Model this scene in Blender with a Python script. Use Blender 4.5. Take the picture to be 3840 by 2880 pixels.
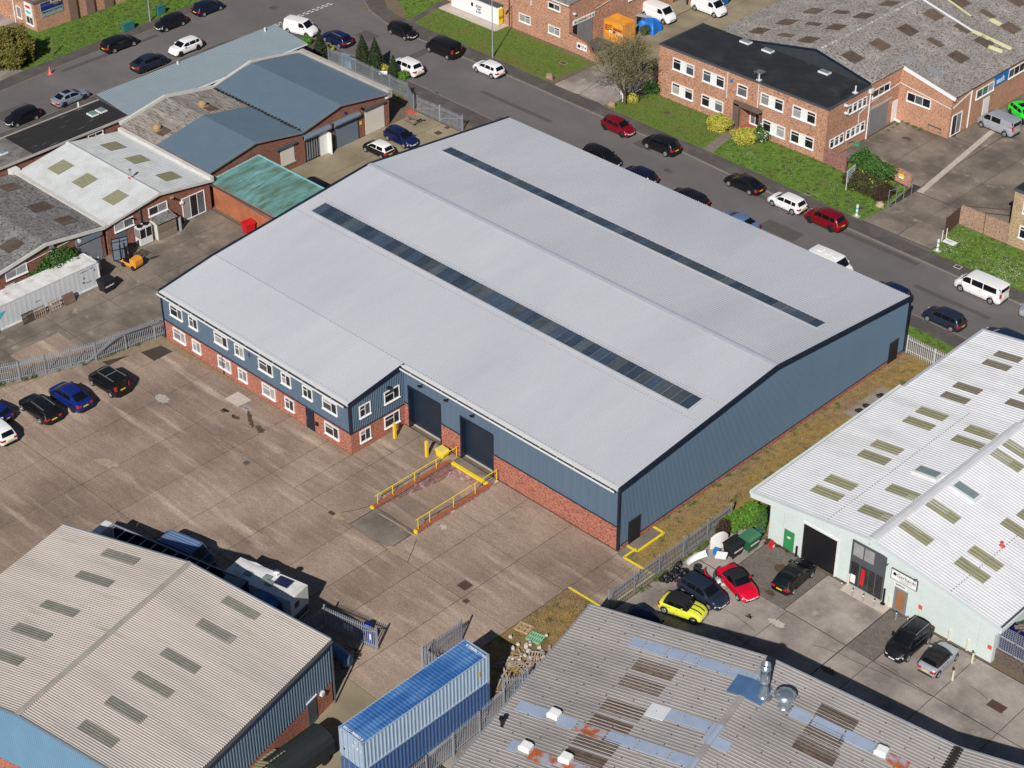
import bpy, bmesh, math, random
import numpy as np
from mathutils import Matrix, Vector
R = math.radians
random.seed(7); rng = np.random.default_rng(7)
for o in list(bpy.data.objects): bpy.data.objects.remove(o)
SC = bpy.context.scene; COL = SC.collection
# ---------------------------------------------------------------- camera
cd = bpy.data.cameras.new('camera'); cam = bpy.data.objects.new('camera', cd); COL.objects.link(cam)
cam.matrix_world = Matrix.Translation(Vector((77.722, -90.896, 99.617))) @ Matrix.Rotation(0.777499, 4, 'Z') @ Matrix.Rotation(0.961484, 4, 'X') @ Matrix.Rotation(-0.005891, 4, 'Z')
cd.sensor_width = 36; cd.lens = 68.0; cd.clip_start = 1; cd.clip_end = 2000
SC.camera = cam
# ---------------------------------------------------------------- sky and sun
SUN_EL, SUN_AZ = R(37.0), R(-60.3)
w = bpy.data.worlds.new('World'); SC.world = w; w.use_nodes = True
nt = w.node_tree; nt.nodes.clear()
sk = nt.nodes.new('ShaderNodeTexSky'); sk.sky_type = 'NISHITA'; sk.sun_disc = False
sk.sun_elevation = SUN_EL; sk.sun_rotation = R(150.3); sk.air_density = 0.75; sk.dust_density = 0.3
bg = nt.nodes.new('ShaderNodeBackground'); bg.inputs[1].default_value = 0.05
wo = nt.nodes.new('ShaderNodeOutputWorld'); nt.links.new(sk.outputs[0], bg.inputs[0]); nt.links.new(bg.outputs[0], wo.inputs[0])
sl = bpy.data.lights.new('sun', 'SUN'); sl.energy = 4.9; sl.angle = R(0.53); sl.color = (1.0, 0.955, 0.89)
sun = bpy.data.objects.new('sun', sl); COL.objects.link(sun)
sd = Vector((math.cos(SUN_AZ)*math.cos(SUN_EL), math.sin(SUN_AZ)*math.cos(SUN_EL), math.sin(SUN_EL)))
sun.rotation_euler = sd.to_track_quat('Z', 'Y').to_euler(); sun.location = sd*200
SC.view_settings.view_transform = 'Standard'; SC.view_settings.look = 'None'
SC.view_settings.exposure = -0.02; SC.view_settings.gamma = 1.0; SC.view_settings.use_curve_mapping = False
SC.render.engine = 'CYCLES'; SC.cycles.max_bounces = 4
# ---------------------------------------------------------------- materials
MATS = {}
def mat(name, col, rough=.7, metal=0., var=.12, scale=1.5, col2=None, thr=(.45, .7), sc2=.5, stretch=(1, 1, 1), world=False,
        bump=0., bsc=8., spec=.5, coat=0., pattern=None, rnd=.0, col3=None, thr3=(.6, .72), sc3=3., fine=0., fsc=30., st2=None):
    """procedural principled material: base colour, large blotches (col2), small spots (col3), brightness noise, per-object variation"""
    if name in MATS: return MATS[name]
    m = bpy.data.materials.new(name); m.use_nodes = True; MATS[name] = m
    n = m.node_tree; N = n.nodes; L = n.links
    b = N['Principled BSDF']
    b.inputs['Roughness'].default_value = rough; b.inputs['Metallic'].default_value = metal
    b.inputs['Specular IOR Level'].default_value = spec; b.inputs['Coat Weight'].default_value = coat; b.inputs['Coat Roughness'].default_value = .03
    if world:
        g = N.new('ShaderNodeNewGeometry'); P = g.outputs['Position']
    else:
        g = N.new('ShaderNodeTexCoord'); P = g.outputs['Object']
    def mapped(st):
        if st == (1, 1, 1): return P
        v = N.new('ShaderNodeVectorMath'); v.operation = 'MULTIPLY'; L.new(P, v.inputs[0]); v.inputs[1].default_value = st; return v.outputs[0]
    def noise(s, det=4, st=(1, 1, 1), rg=.55):
        t = N.new('ShaderNodeTexNoise'); t.inputs['Scale'].default_value = s; t.inputs['Detail'].default_value = det; t.inputs['Roughness'].default_value = rg
        L.new(mapped(st), t.inputs['Vector']); return t.outputs[0]
    def ramp(src, lo, hi):
        r = N.new('ShaderNodeMapRange'); L.new(src, r.inputs[0]); r.inputs[1].default_value = lo; r.inputs[2].default_value = hi; return r.outputs[0]
    def mix(f, a, c, op='MIX'):
        x = N.new('ShaderNodeMix'); x.data_type = 'RGBA'; x.blend_type = op
        if isinstance(f, float): x.inputs[0].default_value = f
        else: L.new(f, x.inputs[0])
        for k, q in ((6, a), (7, c)):
            if isinstance(q, tuple): x.inputs[k].default_value = (*q[:3], 1)
            else: L.new(q, x.inputs[k])
        return x.outputs[2]
    def scl(c, f):   # multiply colour with scalar socket
        x = N.new('ShaderNodeVectorMath'); x.operation = 'SCALE'
        if isinstance(c, tuple): x.inputs[0].default_value = c
        else: L.new(c, x.inputs[0])
        L.new(f, x.inputs['Scale']); return x.outputs[0]
    c = col
    if pattern:
        t = N.new('ShaderNodeTexBrick'); tc = N.new('ShaderNodeTexCoord'); sep = N.new('ShaderNodeSeparateXYZ'); sn = N.new('ShaderNodeSeparateXYZ')
        L.new(tc.outputs['Object'], sep.inputs[0]); L.new(tc.outputs['Normal'], sn.inputs[0])
        ax = N.new('ShaderNodeMath'); ax.operation = 'ABSOLUTE'; L.new(sn.outputs[0], ax.inputs[0])
        gt = N.new('ShaderNodeMath'); gt.operation = 'GREATER_THAN'; L.new(ax.outputs[0], gt.inputs[0]); gt.inputs[1].default_value = .6
        az = N.new('ShaderNodeMath'); az.operation = 'GREATER_THAN'; L.new(sn.outputs[2], az.inputs[0]); az.inputs[1].default_value = .6
        mu = N.new('ShaderNodeMix'); L.new(gt.outputs[0], mu.inputs[0]); L.new(sep.outputs[0], mu.inputs[2]); L.new(sep.outputs[1], mu.inputs[3])
        mv = N.new('ShaderNodeMix'); L.new(az.outputs[0], mv.inputs[0]); L.new(sep.outputs[2], mv.inputs[2]); L.new(sep.outputs[1], mv.inputs[3])
        cb = N.new('ShaderNodeCombineXYZ'); L.new(mu.outputs[0], cb.inputs[0]); L.new(mv.outputs[0], cb.inputs[1])
        L.new(cb.outputs[0], t.inputs['Vector']); t.inputs['Scale'].default_value = 1.0
        bw, bh, ms, mort, c2 = pattern
        t.inputs['Color1'].default_value = (*col, 1); t.inputs['Color2'].default_value = (*c2, 1); t.inputs['Mortar'].default_value = (*mort, 1)
        t.inputs['Brick Width'].default_value = bw; t.inputs['Row Height'].default_value = bh; t.inputs['Mortar Size'].default_value = ms
        t.inputs['Mortar Smooth'].default_value = .3; t.inputs['Bias'].default_value = 0.0
        c = t.outputs[0]
        # a third brick tone, picked brick by brick with stretched noise
        if name != 'block_paving': c = mix(ramp(noise(1/bw*1.3, 0, (1, 1, bw/bh*.8)), .52, .72), c, tuple(x*.55 for x in c2))
    if col2: c = mix(ramp(noise(sc2, 5, st2 or stretch), thr[0], thr[1]), c, col2)
    if col3: c = mix(ramp(noise(sc3, 3, stretch), thr3[0], thr3[1]), c, col3)
    f = None
    if var:
        nz = noise(scale, 5, stretch, .65); r = N.new('ShaderNodeMapRange'); L.new(nz, r.inputs[0]); r.inputs[1].default_value = .25; r.inputs[2].default_value = .75
        r.inputs[3].default_value = 1-var; r.inputs[4].default_value = 1+var; c = scl(c, r.outputs[0])
    if fine:
        nz = noise(fsc, 2, (1, 1, 1), .8); r = N.new('ShaderNodeMapRange'); L.new(nz, r.inputs[0]); r.inputs[1].default_value = .3; r.inputs[2].default_value = .7
        r.inputs[3].default_value = 1-fine; r.inputs[4].default_value = 1+fine; c = scl(c, r.outputs[0])
    if rnd:
        oi = N.new('ShaderNodeObjectInfo'); r = N.new('ShaderNodeMapRange'); L.new(oi.outputs['Random'], r.inputs[0]); r.inputs[3].default_value = 1-rnd; r.inputs[4].default_value = 1+rnd
        c = scl(c, r.outputs[0])
    if isinstance(c, tuple): b.inputs['Base Color'].default_value = (*c, 1)
    else: L.new(c, b.inputs['Base Color'])
    if bump:
        bp = N.new('ShaderNodeBump'); bp.inputs['Strength'].default_value = bump; bp.inputs['Distance'].default_value = .05
        L.new(noise(bsc, 5), bp.inputs['Height']); L.new(bp.outputs[0], b.inputs['Normal'])
    return m
# ---------------------------------------------------------------- mesh builder
class MB:
    def __init__(s): s.v = []; s.f = []; s.m = []; s.smooth = False
    def poly(s, pts, mi=0):
        b = len(s.v); s.v += [tuple(p) for p in pts]; s.f.append(tuple(range(b, b+len(pts)))); s.m.append(mi)
    def box(s, x0, x1, y0, y1, z0, z1, mi=0):
        b = len(s.v)
        s.v += [(x, y, z) for z in (z0, z1) for x, y in ((x0, y0), (x1, y0), (x1, y1), (x0, y1))]
        s.f += [tuple(b+i for i in q) for q in ((3, 2, 1, 0), (4, 5, 6, 7), (0, 1, 5, 4), (1, 2, 6, 5), (2, 3, 7, 6), (3, 0, 4, 7))]; s.m += [mi]*6
    def prism(s, pts, z0, z1, mi=0, mtop=None):
        # counter-clockwise plan polygon; z1 may be a list
        n = len(pts); b = len(s.v); zt = z1 if isinstance(z1, (list, tuple)) else [z1]*n
        s.v += [(p[0], p[1], z0) for p in pts] + [(p[0], p[1], zt[i]) for i, p in enumerate(pts)]
        s.f.append(tuple(b+i for i in range(n))[::-1]); s.m.append(mi)
        s.f.append(tuple(b+n+i for i in range(n))); s.m.append(mi if mtop is None else mtop)
        for i in range(n): s.f.append((b+i, b+(i+1) % n, b+n+(i+1) % n, b+n+i)); s.m.append(mi)
    def ext(s, sec, axis, a, c, mi=0):
        # section polygon (u,z) swept along axis from a to c ; axis 'y': u=x ; axis 'x': u=y
        n = len(sec); b = len(s.v)
        for t in (a, c): s.v += [((u, t, z) if axis == 'y' else (t, u, z)) for u, z in sec]
        s.f.append(tuple(b+i for i in range(n))); s.f.append(tuple(b+n+i for i in range(n))[::-1]); s.m += [mi, mi]
        for i in range(n): s.f.append((b+(i+1) % n, b+i, b+n+i, b+n+(i+1) % n)); s.m.append(mi)
    def bar(s, p, q, w, h=None, mi=0, up=(0, 0, 1)):
        h = h or w; p = Vector(p); q = Vector(q); d = (q-p).normalized(); u = Vector(up)
        if abs(d.dot(u)) > .95: u = Vector((0, 1, 0))
        a = d.cross(u).normalized()*w/2; c = a.cross(d).normalized()*h/2; b = len(s.v)
        for e in (p, q): s.v += [tuple(e+x) for x in (-a-c, a-c, a+c, -a+c)]
        s.f += [tuple(b+i for i in t) for t in ((0, 1, 2, 3), (7, 6, 5, 4), (0, 4, 5, 1), (1, 5, 6, 2), (2, 6, 7, 3), (3, 7, 4, 0))]; s.m += [mi]*6
    def tube(s, p, q, r, n=10, mi=0, r2=None, caps=True):
        p = Vector(p); q = Vector(q); d = (q-p).normalized(); u = Vector((0, 0, 1)) if abs(d.z) < .9 else Vector((0, 1, 0))
        a = d.cross(u).normalized(); c = a.cross(d); b = len(s.v); r2 = r if r2 is None else r2
        for e, rr in ((p, r), (q, r2)): s.v += [tuple(e+(a*math.cos(2*math.pi*i/n)+c*math.sin(2*math.pi*i/n))*rr) for i in range(n)]
        for i in range(n): j = (i+1) % n; s.f.append((b+i, b+j, b+n+j, b+n+i)[::-1]); s.m.append(mi)
        if caps: s.f += [tuple(b+i for i in range(n)), tuple(b+n+i for i in range(n))[::-1]]; s.m += [mi, mi]
    def lathe(s, prof, c=(0, 0, 0), n=16, mi=0, axis='z'):
        b = len(s.v)
        for r, z in prof:
            for i in range(n):
                a = 2*math.pi*i/n; p = (r*math.cos(a), r*math.sin(a), z)
                if axis == 'y': p = (p[0], p[2], p[1])
                if axis == 'x': p = (p[2], p[0], p[1])
                s.v.append((c[0]+p[0], c[1]+p[1], c[2]+p[2]))
        for k in range(len(prof)-1):
            for i in range(n):
                j = (i+1) % n; q = (b+k*n+i, b+k*n+j, b+(k+1)*n+j, b+(k+1)*n+i); s.f.append(q if axis != 'y' else q[::-1]); s.m.append(mi)
        for e in (0, len(prof)-1):
            if prof[e][0] > 1e-3: s.f.append(tuple(b+e*n+i for i in range(n))); s.m.append(mi)
    def grid(s, fn, nu, nv, mi=0, flip=False):
        b = len(s.v)
        for i in range(nu+1):
            for j in range(nv+1): s.v.append(tuple(fn(i/nu, j/nv)))
        for i in range(nu):
            for j in range(nv):
                q = (b+i*(nv+1)+j, b+(i+1)*(nv+1)+j, b+(i+1)*(nv+1)+j+1, b+i*(nv+1)+j+1); s.f.append(q[::-1] if flip else q); s.m.append(mi)
    def corr(s, A, B, C, D, pitch, depth, prof='trap', mi=0, lift=0., nrm=None, phase=0.):
        """ribbed sheet: ribs run from A to D, repeat from A to B (D to C at the other end)"""
        A, B, C, D = map(Vector, (A, B, C, D)); nn = (B-A).cross(D-A).normalized() if nrm is None else Vector(nrm)
        Lw = (B-A).length; P = {'trap': [(0, 0), (.50, 0), (.62, 1), (.86, 1), (1, 0)], 'sine': [(0, 0), (.17, .15), (.33, .75), (.5, 1), (.67, .75), (.83, .15), (1, 0)],
                                'box': [(0, 0), (.4, 0), (.5, 1), (.9, 1), (1, 0)], 'rib': [(0, 0), (.68, 0), (.78, 1), (.88, 1), (1, 0)]}[prof]
        n = max(1, round(Lw/pitch)); ts = []
        for k in range(n):
            for t, h in P[:-1]: ts.append(((k+t)/n, h))
        ts.append((1., 0)); b = len(s.v)
        for t, h in ts:
            o = nn*(h*depth+lift); s.v.append(tuple(A.lerp(B, t)+o)); s.v.append(tuple(D.lerp(C, t)+o))
        for i in range(len(ts)-1): s.f.append((b+2*i, b+2*i+2, b+2*i+3, b+2*i+1)); s.m.append(mi)
    def corrwall(s, p0, p1, z0, ztop, pitch, depth, mi=0, out=(0, -1), prof='trap'):
        """vertical ribbed cladding between plan points with a top edge ztop(t); z0 number or function"""
        P = {'trap': [(0, 0), (.5, 0), (.62, 1), (.88, 1)], 'sine': [(0, 0), (.25, .5), (.5, 1), (.75, .5)]}[prof]; Lw = math.hypot(p1[0]-p0[0], p1[1]-p0[1]); n = max(1, round(Lw/pitch)); b = len(s.v); ts = []
        for k in range(n):
            for t, h in P: ts.append(((k+t)/n, h))
        ts.append((1., 0)); zf = z0 if callable(z0) else (lambda t: z0)
        for t, h in ts:
            x = p0[0]+(p1[0]-p0[0])*t+out[0]*h*depth; y = p0[1]+(p1[1]-p0[1])*t+out[1]*h*depth
            s.v.append((x, y, zf(t))); s.v.append((x, y, ztop(t)))
        for i in range(len(ts)-1): s.f.append((b+2*i, b+2*i+2, b+2*i+3, b+2*i+1)); s.m.append(mi)
    def ico(s, c, r, mi=0, jit=.0):
        b = len(s.v); t = (1+5**.5)/2
        for x, y, z in ((-1, t, 0), (1, t, 0), (-1, -t, 0), (1, -t, 0), (0, -1, t), (0, 1, t), (0, -1, -t), (0, 1, -t), (t, 0, -1), (t, 0, 1), (-t, 0, -1), (-t, 0, 1)):
            k = r/1.9*(1+random.uniform(-jit, jit)); rr = r if not isinstance(r, tuple) else 1
            s.v.append((c[0]+x*k, c[1]+y*k, c[2]+z*k))
        for f in ((0, 11, 5), (0, 5, 1), (0, 1, 7), (0, 7, 10), (0, 10, 11), (1, 5, 9), (5, 11, 4), (11, 10, 2), (10, 7, 6), (7, 1, 8), (3, 9, 4), (3, 4, 2), (3, 2, 6), (3, 6, 8), (3, 8, 9), (4, 9, 5), (2, 4, 11), (6, 2, 10), (8, 6, 7), (9, 8, 1)):
            s.f.append(tuple(b+i for i in f)); s.m.append(mi)
    def mesh(s, name, mats, inv=None):
        me = bpy.data.meshes.new(name); v = s.v if inv is None else [tuple(inv @ Vector(p)) for p in s.v]
        me.from_pydata(v, [], s.f)
        for m in (mats if isinstance(mats, (list, tuple)) else [mats]): me.materials.append(m)
        if any(s.m): me.polygons.foreach_set('material_index', s.m)
        if s.smooth: me.polygons.foreach_set('use_smooth', [True]*len(s.f))
        me.update(); return me
FR = {}
def link(name, data, parent=None, loc=None, rz=0., label=None, kind=None):
    o = bpy.data.objects.new(name, data); COL.objects.link(o)
    if parent is not None: o.parent = parent
    if loc is not None: o.location = loc
    if rz: o.rotation_euler = (0, 0, rz)
    if label: o['label'] = label
    if kind: o['kind'] = kind
    return o
def part(name, mb, mats, parent, world=True, label=None, kind=None):
    root = parent
    while root.parent is not None: root = root.parent
    inv = FR[root.name].inverted() if (world and root.name in FR) else None
    return link(name, mb.mesh(name, mats, inv), parent, label=label, kind=kind)
def thing(name, label, cat, loc=(0, 0, 0), rz=0., group=None):
    o = bpy.data.objects.new(name, None); COL.objects.link(o); o.empty_display_size = .3
    o.location = loc; o.rotation_euler = (0, 0, rz); o['label'] = label; o['category'] = cat
    if group: o['group'] = group
    FR[o.name] = Matrix.Translation(loc) @ Matrix.Rotation(rz, 4, 'Z'); return o
def solo(name, mb, mats, label, cat, loc=(0, 0, 0), rz=0., group=None, kind=None, world=False):
    M = Matrix.Translation(loc) @ Matrix.Rotation(rz, 4, 'Z')
    o = link(name, mb.mesh(name, mats, M.inverted() if world else None), None, loc, rz, label, kind)
    o['category'] = cat
    if group: o['group'] = group
    FR[o.name] = M; return o
def struct(name, mb, mats, kind='structure', label=None):
    return link(name, mb.mesh(name, mats), None, kind=kind, label=label)
def copy_thing(root, loc, rz, label, group=None):
    r = root.copy(); COL.objects.link(r); r.location = loc; r.rotation_euler = (0, 0, rz); r['label'] = label
    if group: r['group'] = group
    def rec(a, pa):
        for ch in list(a.children):
            c = ch.copy(); COL.objects.link(c); c.parent = pa; rec(ch, c)
    rec(root, r); FR[r.name] = Matrix.Translation(loc) @ Matrix.Rotation(rz, 4, 'Z'); return r
def text(parent, s, size, pos, face, m, ang=0., name='lettering', bold=.0, squash=1., world=True):
    """flat lettering as a thin mesh; face: 'S' (-y), 'E' (+x), 'T' (up); ang in-plane rotation"""
    cu = bpy.data.curves.new('t', 'FONT'); cu.body = s; cu.size = size; cu.align_x = 'CENTER'; cu.align_y = 'CENTER'; cu.extrude = .004; cu.offset = bold
    to = bpy.data.objects.new('t', cu); COL.objects.link(to); bpy.context.view_layer.update()
    me = bpy.data.meshes.new_from_object(to); bpy.data.objects.remove(to); bpy.data.curves.remove(cu)
    base = {'S': Matrix.Rotation(R(90), 4, 'X'), 'E': Matrix.Rotation(R(90), 4, 'Z') @ Matrix.Rotation(R(90), 4, 'X'), 'T': Matrix.Identity(4), 'W': Matrix.Rotation(R(-90), 4, 'Z') @ Matrix.Rotation(R(90), 4, 'X')}[face]
    M = Matrix.Translation(pos) @ base @ Matrix.Rotation(ang, 4, 'Z') @ Matrix.Diagonal((squash, 1, 1, 1))
    root = parent
    while root.parent is not None: root = root.parent
    if world and root.name in FR: M = FR[root.name].inverted() @ M
    me.transform(M); me.materials.clear(); me.materials.append(m); me.name = name
    return link(name, me, parent)

# ---------------------------------------------------------------- palette
M_soil = mat('soil', (.16, .12, .08), .95, var=.25, world=True, fine=.2)
M_base = mat('joint_dirt', (.05, .04, .03), .95, var=.2, world=True)
M_asph = mat('asphalt', (.130, .120, .119), .9, var=.10, scale=.35, world=True, col2=(.155, .143, .140), sc2=.12, thr=(.45, .62), st2=(.35, 1, 1), fine=.10, fsc=14)
M_asphold = mat('footway_asphalt', (.088, .077, .072), .92, var=.16, scale=.8, world=True, col2=(.12, .106, .098), sc2=.4, fine=.12, fsc=14)
M_kerb = mat('kerb_stone', (.20, .18, .155), .9, var=.2, scale=2, world=True)
M_grass = mat('grass', (.11, .20, .018), .95, var=.26, scale=1.1, world=True, col2=(.14, .16, .03), sc2=.35, thr=(.5, .75), col3=(.045, .095, .014), sc3=2.2, thr3=(.5, .62), fine=.35, fsc=12, bump=.6, bsc=9)
M_grass2 = mat('worn_grass', (.115, .175, .024), .95, var=.26, scale=1.1, world=True, col2=(.165, .145, .04), sc2=.3, thr=(.48, .72), col3=(.07, .14, .014), sc3=1.1, thr3=(.55, .68), fine=.35, fsc=12, bump=.6, bsc=9)
M_dirtgrass = mat('dry_grass', (.27, .185, .06), .95, var=.28, scale=1.2, world=True, col2=(.24, .165, .09), sc2=.28, thr=(.45, .6), col3=(.10, .10, .03), sc3=.9, thr3=(.55, .7), fine=.4, fsc=11, bump=.6, bsc=8, st2=(1, .35, 1))
M_gravel = mat('gravel', (.25, .19, .12), .95, var=.25, scale=2, world=True, fine=.4, fsc=14, bump=.7, bsc=12)
M_slab = mat('yard_concrete', (.332, .247, .188), .9, var=.17, scale=1.3, world=True, stretch=(.25, 1.7, 1), col2=(.200, .146, .112), sc2=.11, thr=(.40, .64), st2=(1, .8, 1), col3=(.43, .345, .265), sc3=.45, thr3=(.54, .74), rnd=.09, fine=.24, fsc=7, bump=.25, bsc=6)
M_slab2 = mat('grey_concrete', (.365, .318, .285), .9, var=.14, scale=1.2, world=True, col2=(.20, .172, .15), sc2=.22, thr=(.42, .62), col3=(.34, .30, .26), sc3=.9, thr3=(.58, .74), rnd=.06, fine=.12, fsc=10)
M_slab3 = mat('ochre_concrete', (.30, .25, .165), .9, var=.16, scale=1., world=True, col2=(.21, .175, .115), sc2=.25, thr=(.44, .62), rnd=.07, fine=.12, fsc=10)
M_slab4 = mat('dark_concrete', (.235, .192, .155), .9, var=.17, scale=.8, world=True, col2=(.13, .108, .088), sc2=.25, thr=(.42, .62), col3=(.33, .27, .2), sc3=.8, thr3=(.62, .76), rnd=.05, fine=.13, fsc=10)
def brick(name, c1, c2, mort, **k): return mat(name, c1, .88, var=.16, scale=.9, pattern=(.235, .078, .012, mort, c2), **k)
M_brick = brick('red_brick', (.46, .115, .062), (.33, .078, .048), (.45, .30, .23), fine=.1, fsc=8)
M_brickd = brick('dark_red_brick', (.30, .085, .050), (.21, .062, .042), (.27, .20, .15), fine=.1, fsc=8)
M_brickm = brick('multi_brick', (.58, .27, .155), (.42, .175, .105), (.50, .38, .28), fine=.12, fsc=8)
M_brickw = brick('whitewashed_brick', (.30, .10, .09), (.23, .08, .075), (.4, .35, .32), col2=(.55, .5, .5), sc2=1.3, thr=(.56, .68), st2=(1, 1, 2.2))
M_brickb = brick('buff_brick', (.50, .36, .2), (.42, .27, .15), (.46, .38, .27), fine=.1, fsc=8)
M_brickdk = brick('engineering_brick', (.12, .085, .07), (.09, .06, .05), (.2, .17, .14))
M_render = mat('orange_render', (.40, .135, .06), .9, var=.14, scale=.8, col2=(.29, .09, .04), sc2=.5)
M_clad = mat('blue_grey_cladding', (.099, .153, .218), .42, var=.05, scale=.8, stretch=(1, 1, .15))
M_navy = mat('navy_trim', (.010, .017, .036), .35, var=.05)
M_door = mat('navy_door', (.011, .023, .042), .4, var=.08, scale=.7)
M_roof = mat('pale_grey_roof_sheet', (.500, .512, .548), .48, col2=(.45, .463, .505), sc2=.13, thr=(.42, .66), st2=(1, .35, 1), var=.045, scale=.25, metal=.0, stretch=(1, .15, 1))
M_ridge = mat('ridge_cap', (.42, .44, .5), .5, var=.05)
M_rlight = mat('rooflight_glazing', (.050, .072, .105), .3, var=.25, scale=1.2, spec=.6, rnd=.28)
M_rlight2 = mat('clouded_rooflight_glazing', (.075, .092, .105), .4, var=.25, scale=1.0, spec=.5, rnd=.25)
M_glass2 = mat('reflection_tint_glass', (.085, .10, .115), .1, var=.4, scale=.8, spec=.7, rnd=.4)  # lighter grey base colour stands in for reflections on some panes
M_gutter = mat('gutter_black', (.02, .018, .016), .8, var=.3)
M_white = mat('white_upvc', (.80, .80, .80), .4, var=.02)
M_whitep = mat('white_paint', (.70, .71, .70), .5, var=.05)
M_glass = mat('window_glass', (.018, .020, .022), .06, var=.5, scale=.6, spec=.7, rnd=.5)
M_blind = mat('window_blind', (.30, .30, .30), .4, var=.25, scale=1.5, rnd=.35, coat=.6)
M_yellow = mat('safety_yellow', (.83, .62, .015), .5, var=.08)
M_galv = mat('galvanised_steel', (.35, .38, .43), .48, metal=.25, var=.10, scale=3, rnd=.08)
M_steel = mat('bright_steel', (.50, .56, .62), .25, metal=.8, var=.1, scale=2)
M_black = mat('black_plastic', (.010, .010, .012), .5, var=.1)
M_rubber = mat('tyre_rubber', (.012, .012, .013), .85, var=.1)
M_rim = mat('alloy_rim', (.40, .41, .43), .35, metal=.6, var=0)
M_rimd = mat('dark_alloy_rim', (.035, .036, .04), .35, metal=.6, var=0)
M_cglass = mat('car_glass', (.006, .007, .009), .04, var=0, spec=.6)
M_lampw = mat('headlamp', (.75, .78, .82), .12, var=0, coat=.5)
M_lampr = mat('tail_lamp', (.42, .01, .015), .2, var=0, coat=.6)
M_platey = mat('rear_number_plate', (.85, .60, .02), .5, var=0)
M_platew = mat('front_number_plate', (.8, .8, .78), .5, var=0)
M_asb = mat('weathered_fibre_cement', (.235, .215, .205), .95, var=.2, scale=2.5, col2=(.33, .30, .285), sc2=.5, col3=(.105, .09, .075), sc3=4.5, thr3=(.5, .62), fine=.25, fsc=12)
M_asbd = mat('lichened_fibre_cement', (.25, .23, .215), .95, var=.22, scale=2, stretch=(.3, 2, 1), col2=(.36, .32, .29), sc2=.5, col3=(.10, .075, .05), sc3=3.5, thr3=(.5, .64), fine=.2, fsc=12)
M_asbg = mat('sooty_fibre_cement', (.17, .165, .165), .95, var=.25, scale=2, col2=(.27, .26, .255), sc2=.5, col3=(.07, .062, .055), sc3=4, thr3=(.5, .62), fine=.25, fsc=12)
M_felt = mat('roofing_felt', (.016, .018, .023), .85, var=.25, scale=.8, col3=(.055, .05, .022), sc3=.28, thr3=(.62, .72), col2=(.034, .036, .038), sc2=.35, thr=(.5, .7))
M_feltg = mat('felt_with_grit', (.020, .019, .019), .85, var=.25, scale=.8, col2=(.16, .15, .14), sc2=.8, thr=(.64, .8), stretch=(3, .6, 1))
M_slateroof = mat('slate_blue_roof_sheet', (.115, .165, .215), .5, var=.06, scale=.6, rnd=.02)
M_stripr = mat('grey_green_roof_sheet', (.225, .275, .305), .48, var=.05, scale=.5)
M_wroof = mat('white_roof_sheet', (.665, .675, .70), .55, var=.07, scale=.6, col2=(.56, .565, .565), sc2=.45, st2=(.15, 1, 1), thr=(.5, .7))
M_wroofo = mat('offwhite_roof_sheet', (.575, .59, .595), .6, var=.07, scale=.8, col2=(.48, .50, .48), sc2=.5, col3=(.3, .29, .26), sc3=3, thr3=(.7, .8))
M_olive = mat('mossy_rooflight', (.24, .235, .145), .6, var=.25, scale=3, stretch=(.4, 3, 1), rnd=.12)
M_brown = mat('dirty_rooflight', (.088, .060, .046), .7, var=.3, scale=4, col2=(.12, .095, .065), sc2=1.5, rnd=.2)
M_grime = mat('grimy_rooflight', (.19, .185, .155), .7, var=.2, scale=2, rnd=.08)
M_teal = mat('teal_rooflight_sheet', (.12, .235, .21), .5, var=.25, scale=1.2, stretch=(2, .5, 1), col2=(.17, .37, .39), sc2=.3, col3=(.10, .16, .11), sc3=.8, thr3=(.5, .7))
M_beige = mat('beige_fibre_roof', (.49, .44, .405), .9, var=.10, scale=.9, col2=(.40, .365, .335), sc2=.25, col3=(.33, .31, .25), sc3=.9, thr3=(.58, .75), stretch=(.2, 1.4, 1), fine=.06)
M_grey8 = mat('old_grey_roof_sheet', (.315, .295, .285), .7, var=.14, scale=.8, stretch=(.4, 1, 1), col2=(.22, .205, .195), sc2=.25, fine=.08, fsc=6)
M_patch = mat('bluish_roof_patch', (.33, .40, .52), .5, var=.10, scale=1.2)
M_patchb = mat('blue_roof_patch', (.07, .145, .28), .5, var=.10)
M_rust = mat('rusty_flashing', (.35, .36, .42), .7, var=.15, col2=(.42, .10, .025), sc2=1.1, thr=(.42, .55), scale=2)
M_lblue = mat('light_blue_cladding', (.155, .29, .43), .5, var=.06, scale=.7)
M_mint = mat('pale_mint_cladding', (.64, .705, .705), .55, var=.04, scale=.6)
M_mintb = mat('mint_blockwork', (.62, .70, .68), .6, var=.05, scale=.7)
M_dgrey = mat('dark_grey_frame', (.075, .085, .10), .5, var=.05)
M_mgrey = mat('mid_grey_paint', (.20, .215, .235), .5, var=.1)
M_shut = mat('grey_blue_shutter', (.155, .20, .25), .5, var=.08)
M_cream = mat('cream_board', (.66, .60, .54), .6, var=.06)
M_wood = mat('weathered_wood', (.23, .18, .14), .9, var=.25, scale=3, rnd=.2)
M_woodl = mat('pale_new_wood', (.46, .32, .18), .9, var=.2, scale=3, rnd=.1)
M_green = mat('green_plastic', (.03, .30, .12), .6, var=.1)
M_greenp = mat('pale_green_paint', (.22, .50, .32), .7, var=.15, scale=4)
M_bingreen = mat('dark_green_bin', (.02, .11, .045), .5, var=.1)
M_binblack = mat('black_bin', (.012, .013, .016), .55, var=.15)
M_red = mat('red_paint', (.55, .01, .018), .4, var=.05)
M_cblue = mat('container_blue', (.030, .115, .33), .55, var=.16, scale=1.4, col2=(.10, .235, .48), sc2=.45, thr=(.42, .66), st2=(3, .6, 1), col3=(.20, .07, .035), sc3=2.2, thr3=(.67, .78))
M_cbluel = mat('faded_container_blue', (.36, .47, .60), .5, var=.10, scale=2, stretch=(1, 4, .6))
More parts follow.
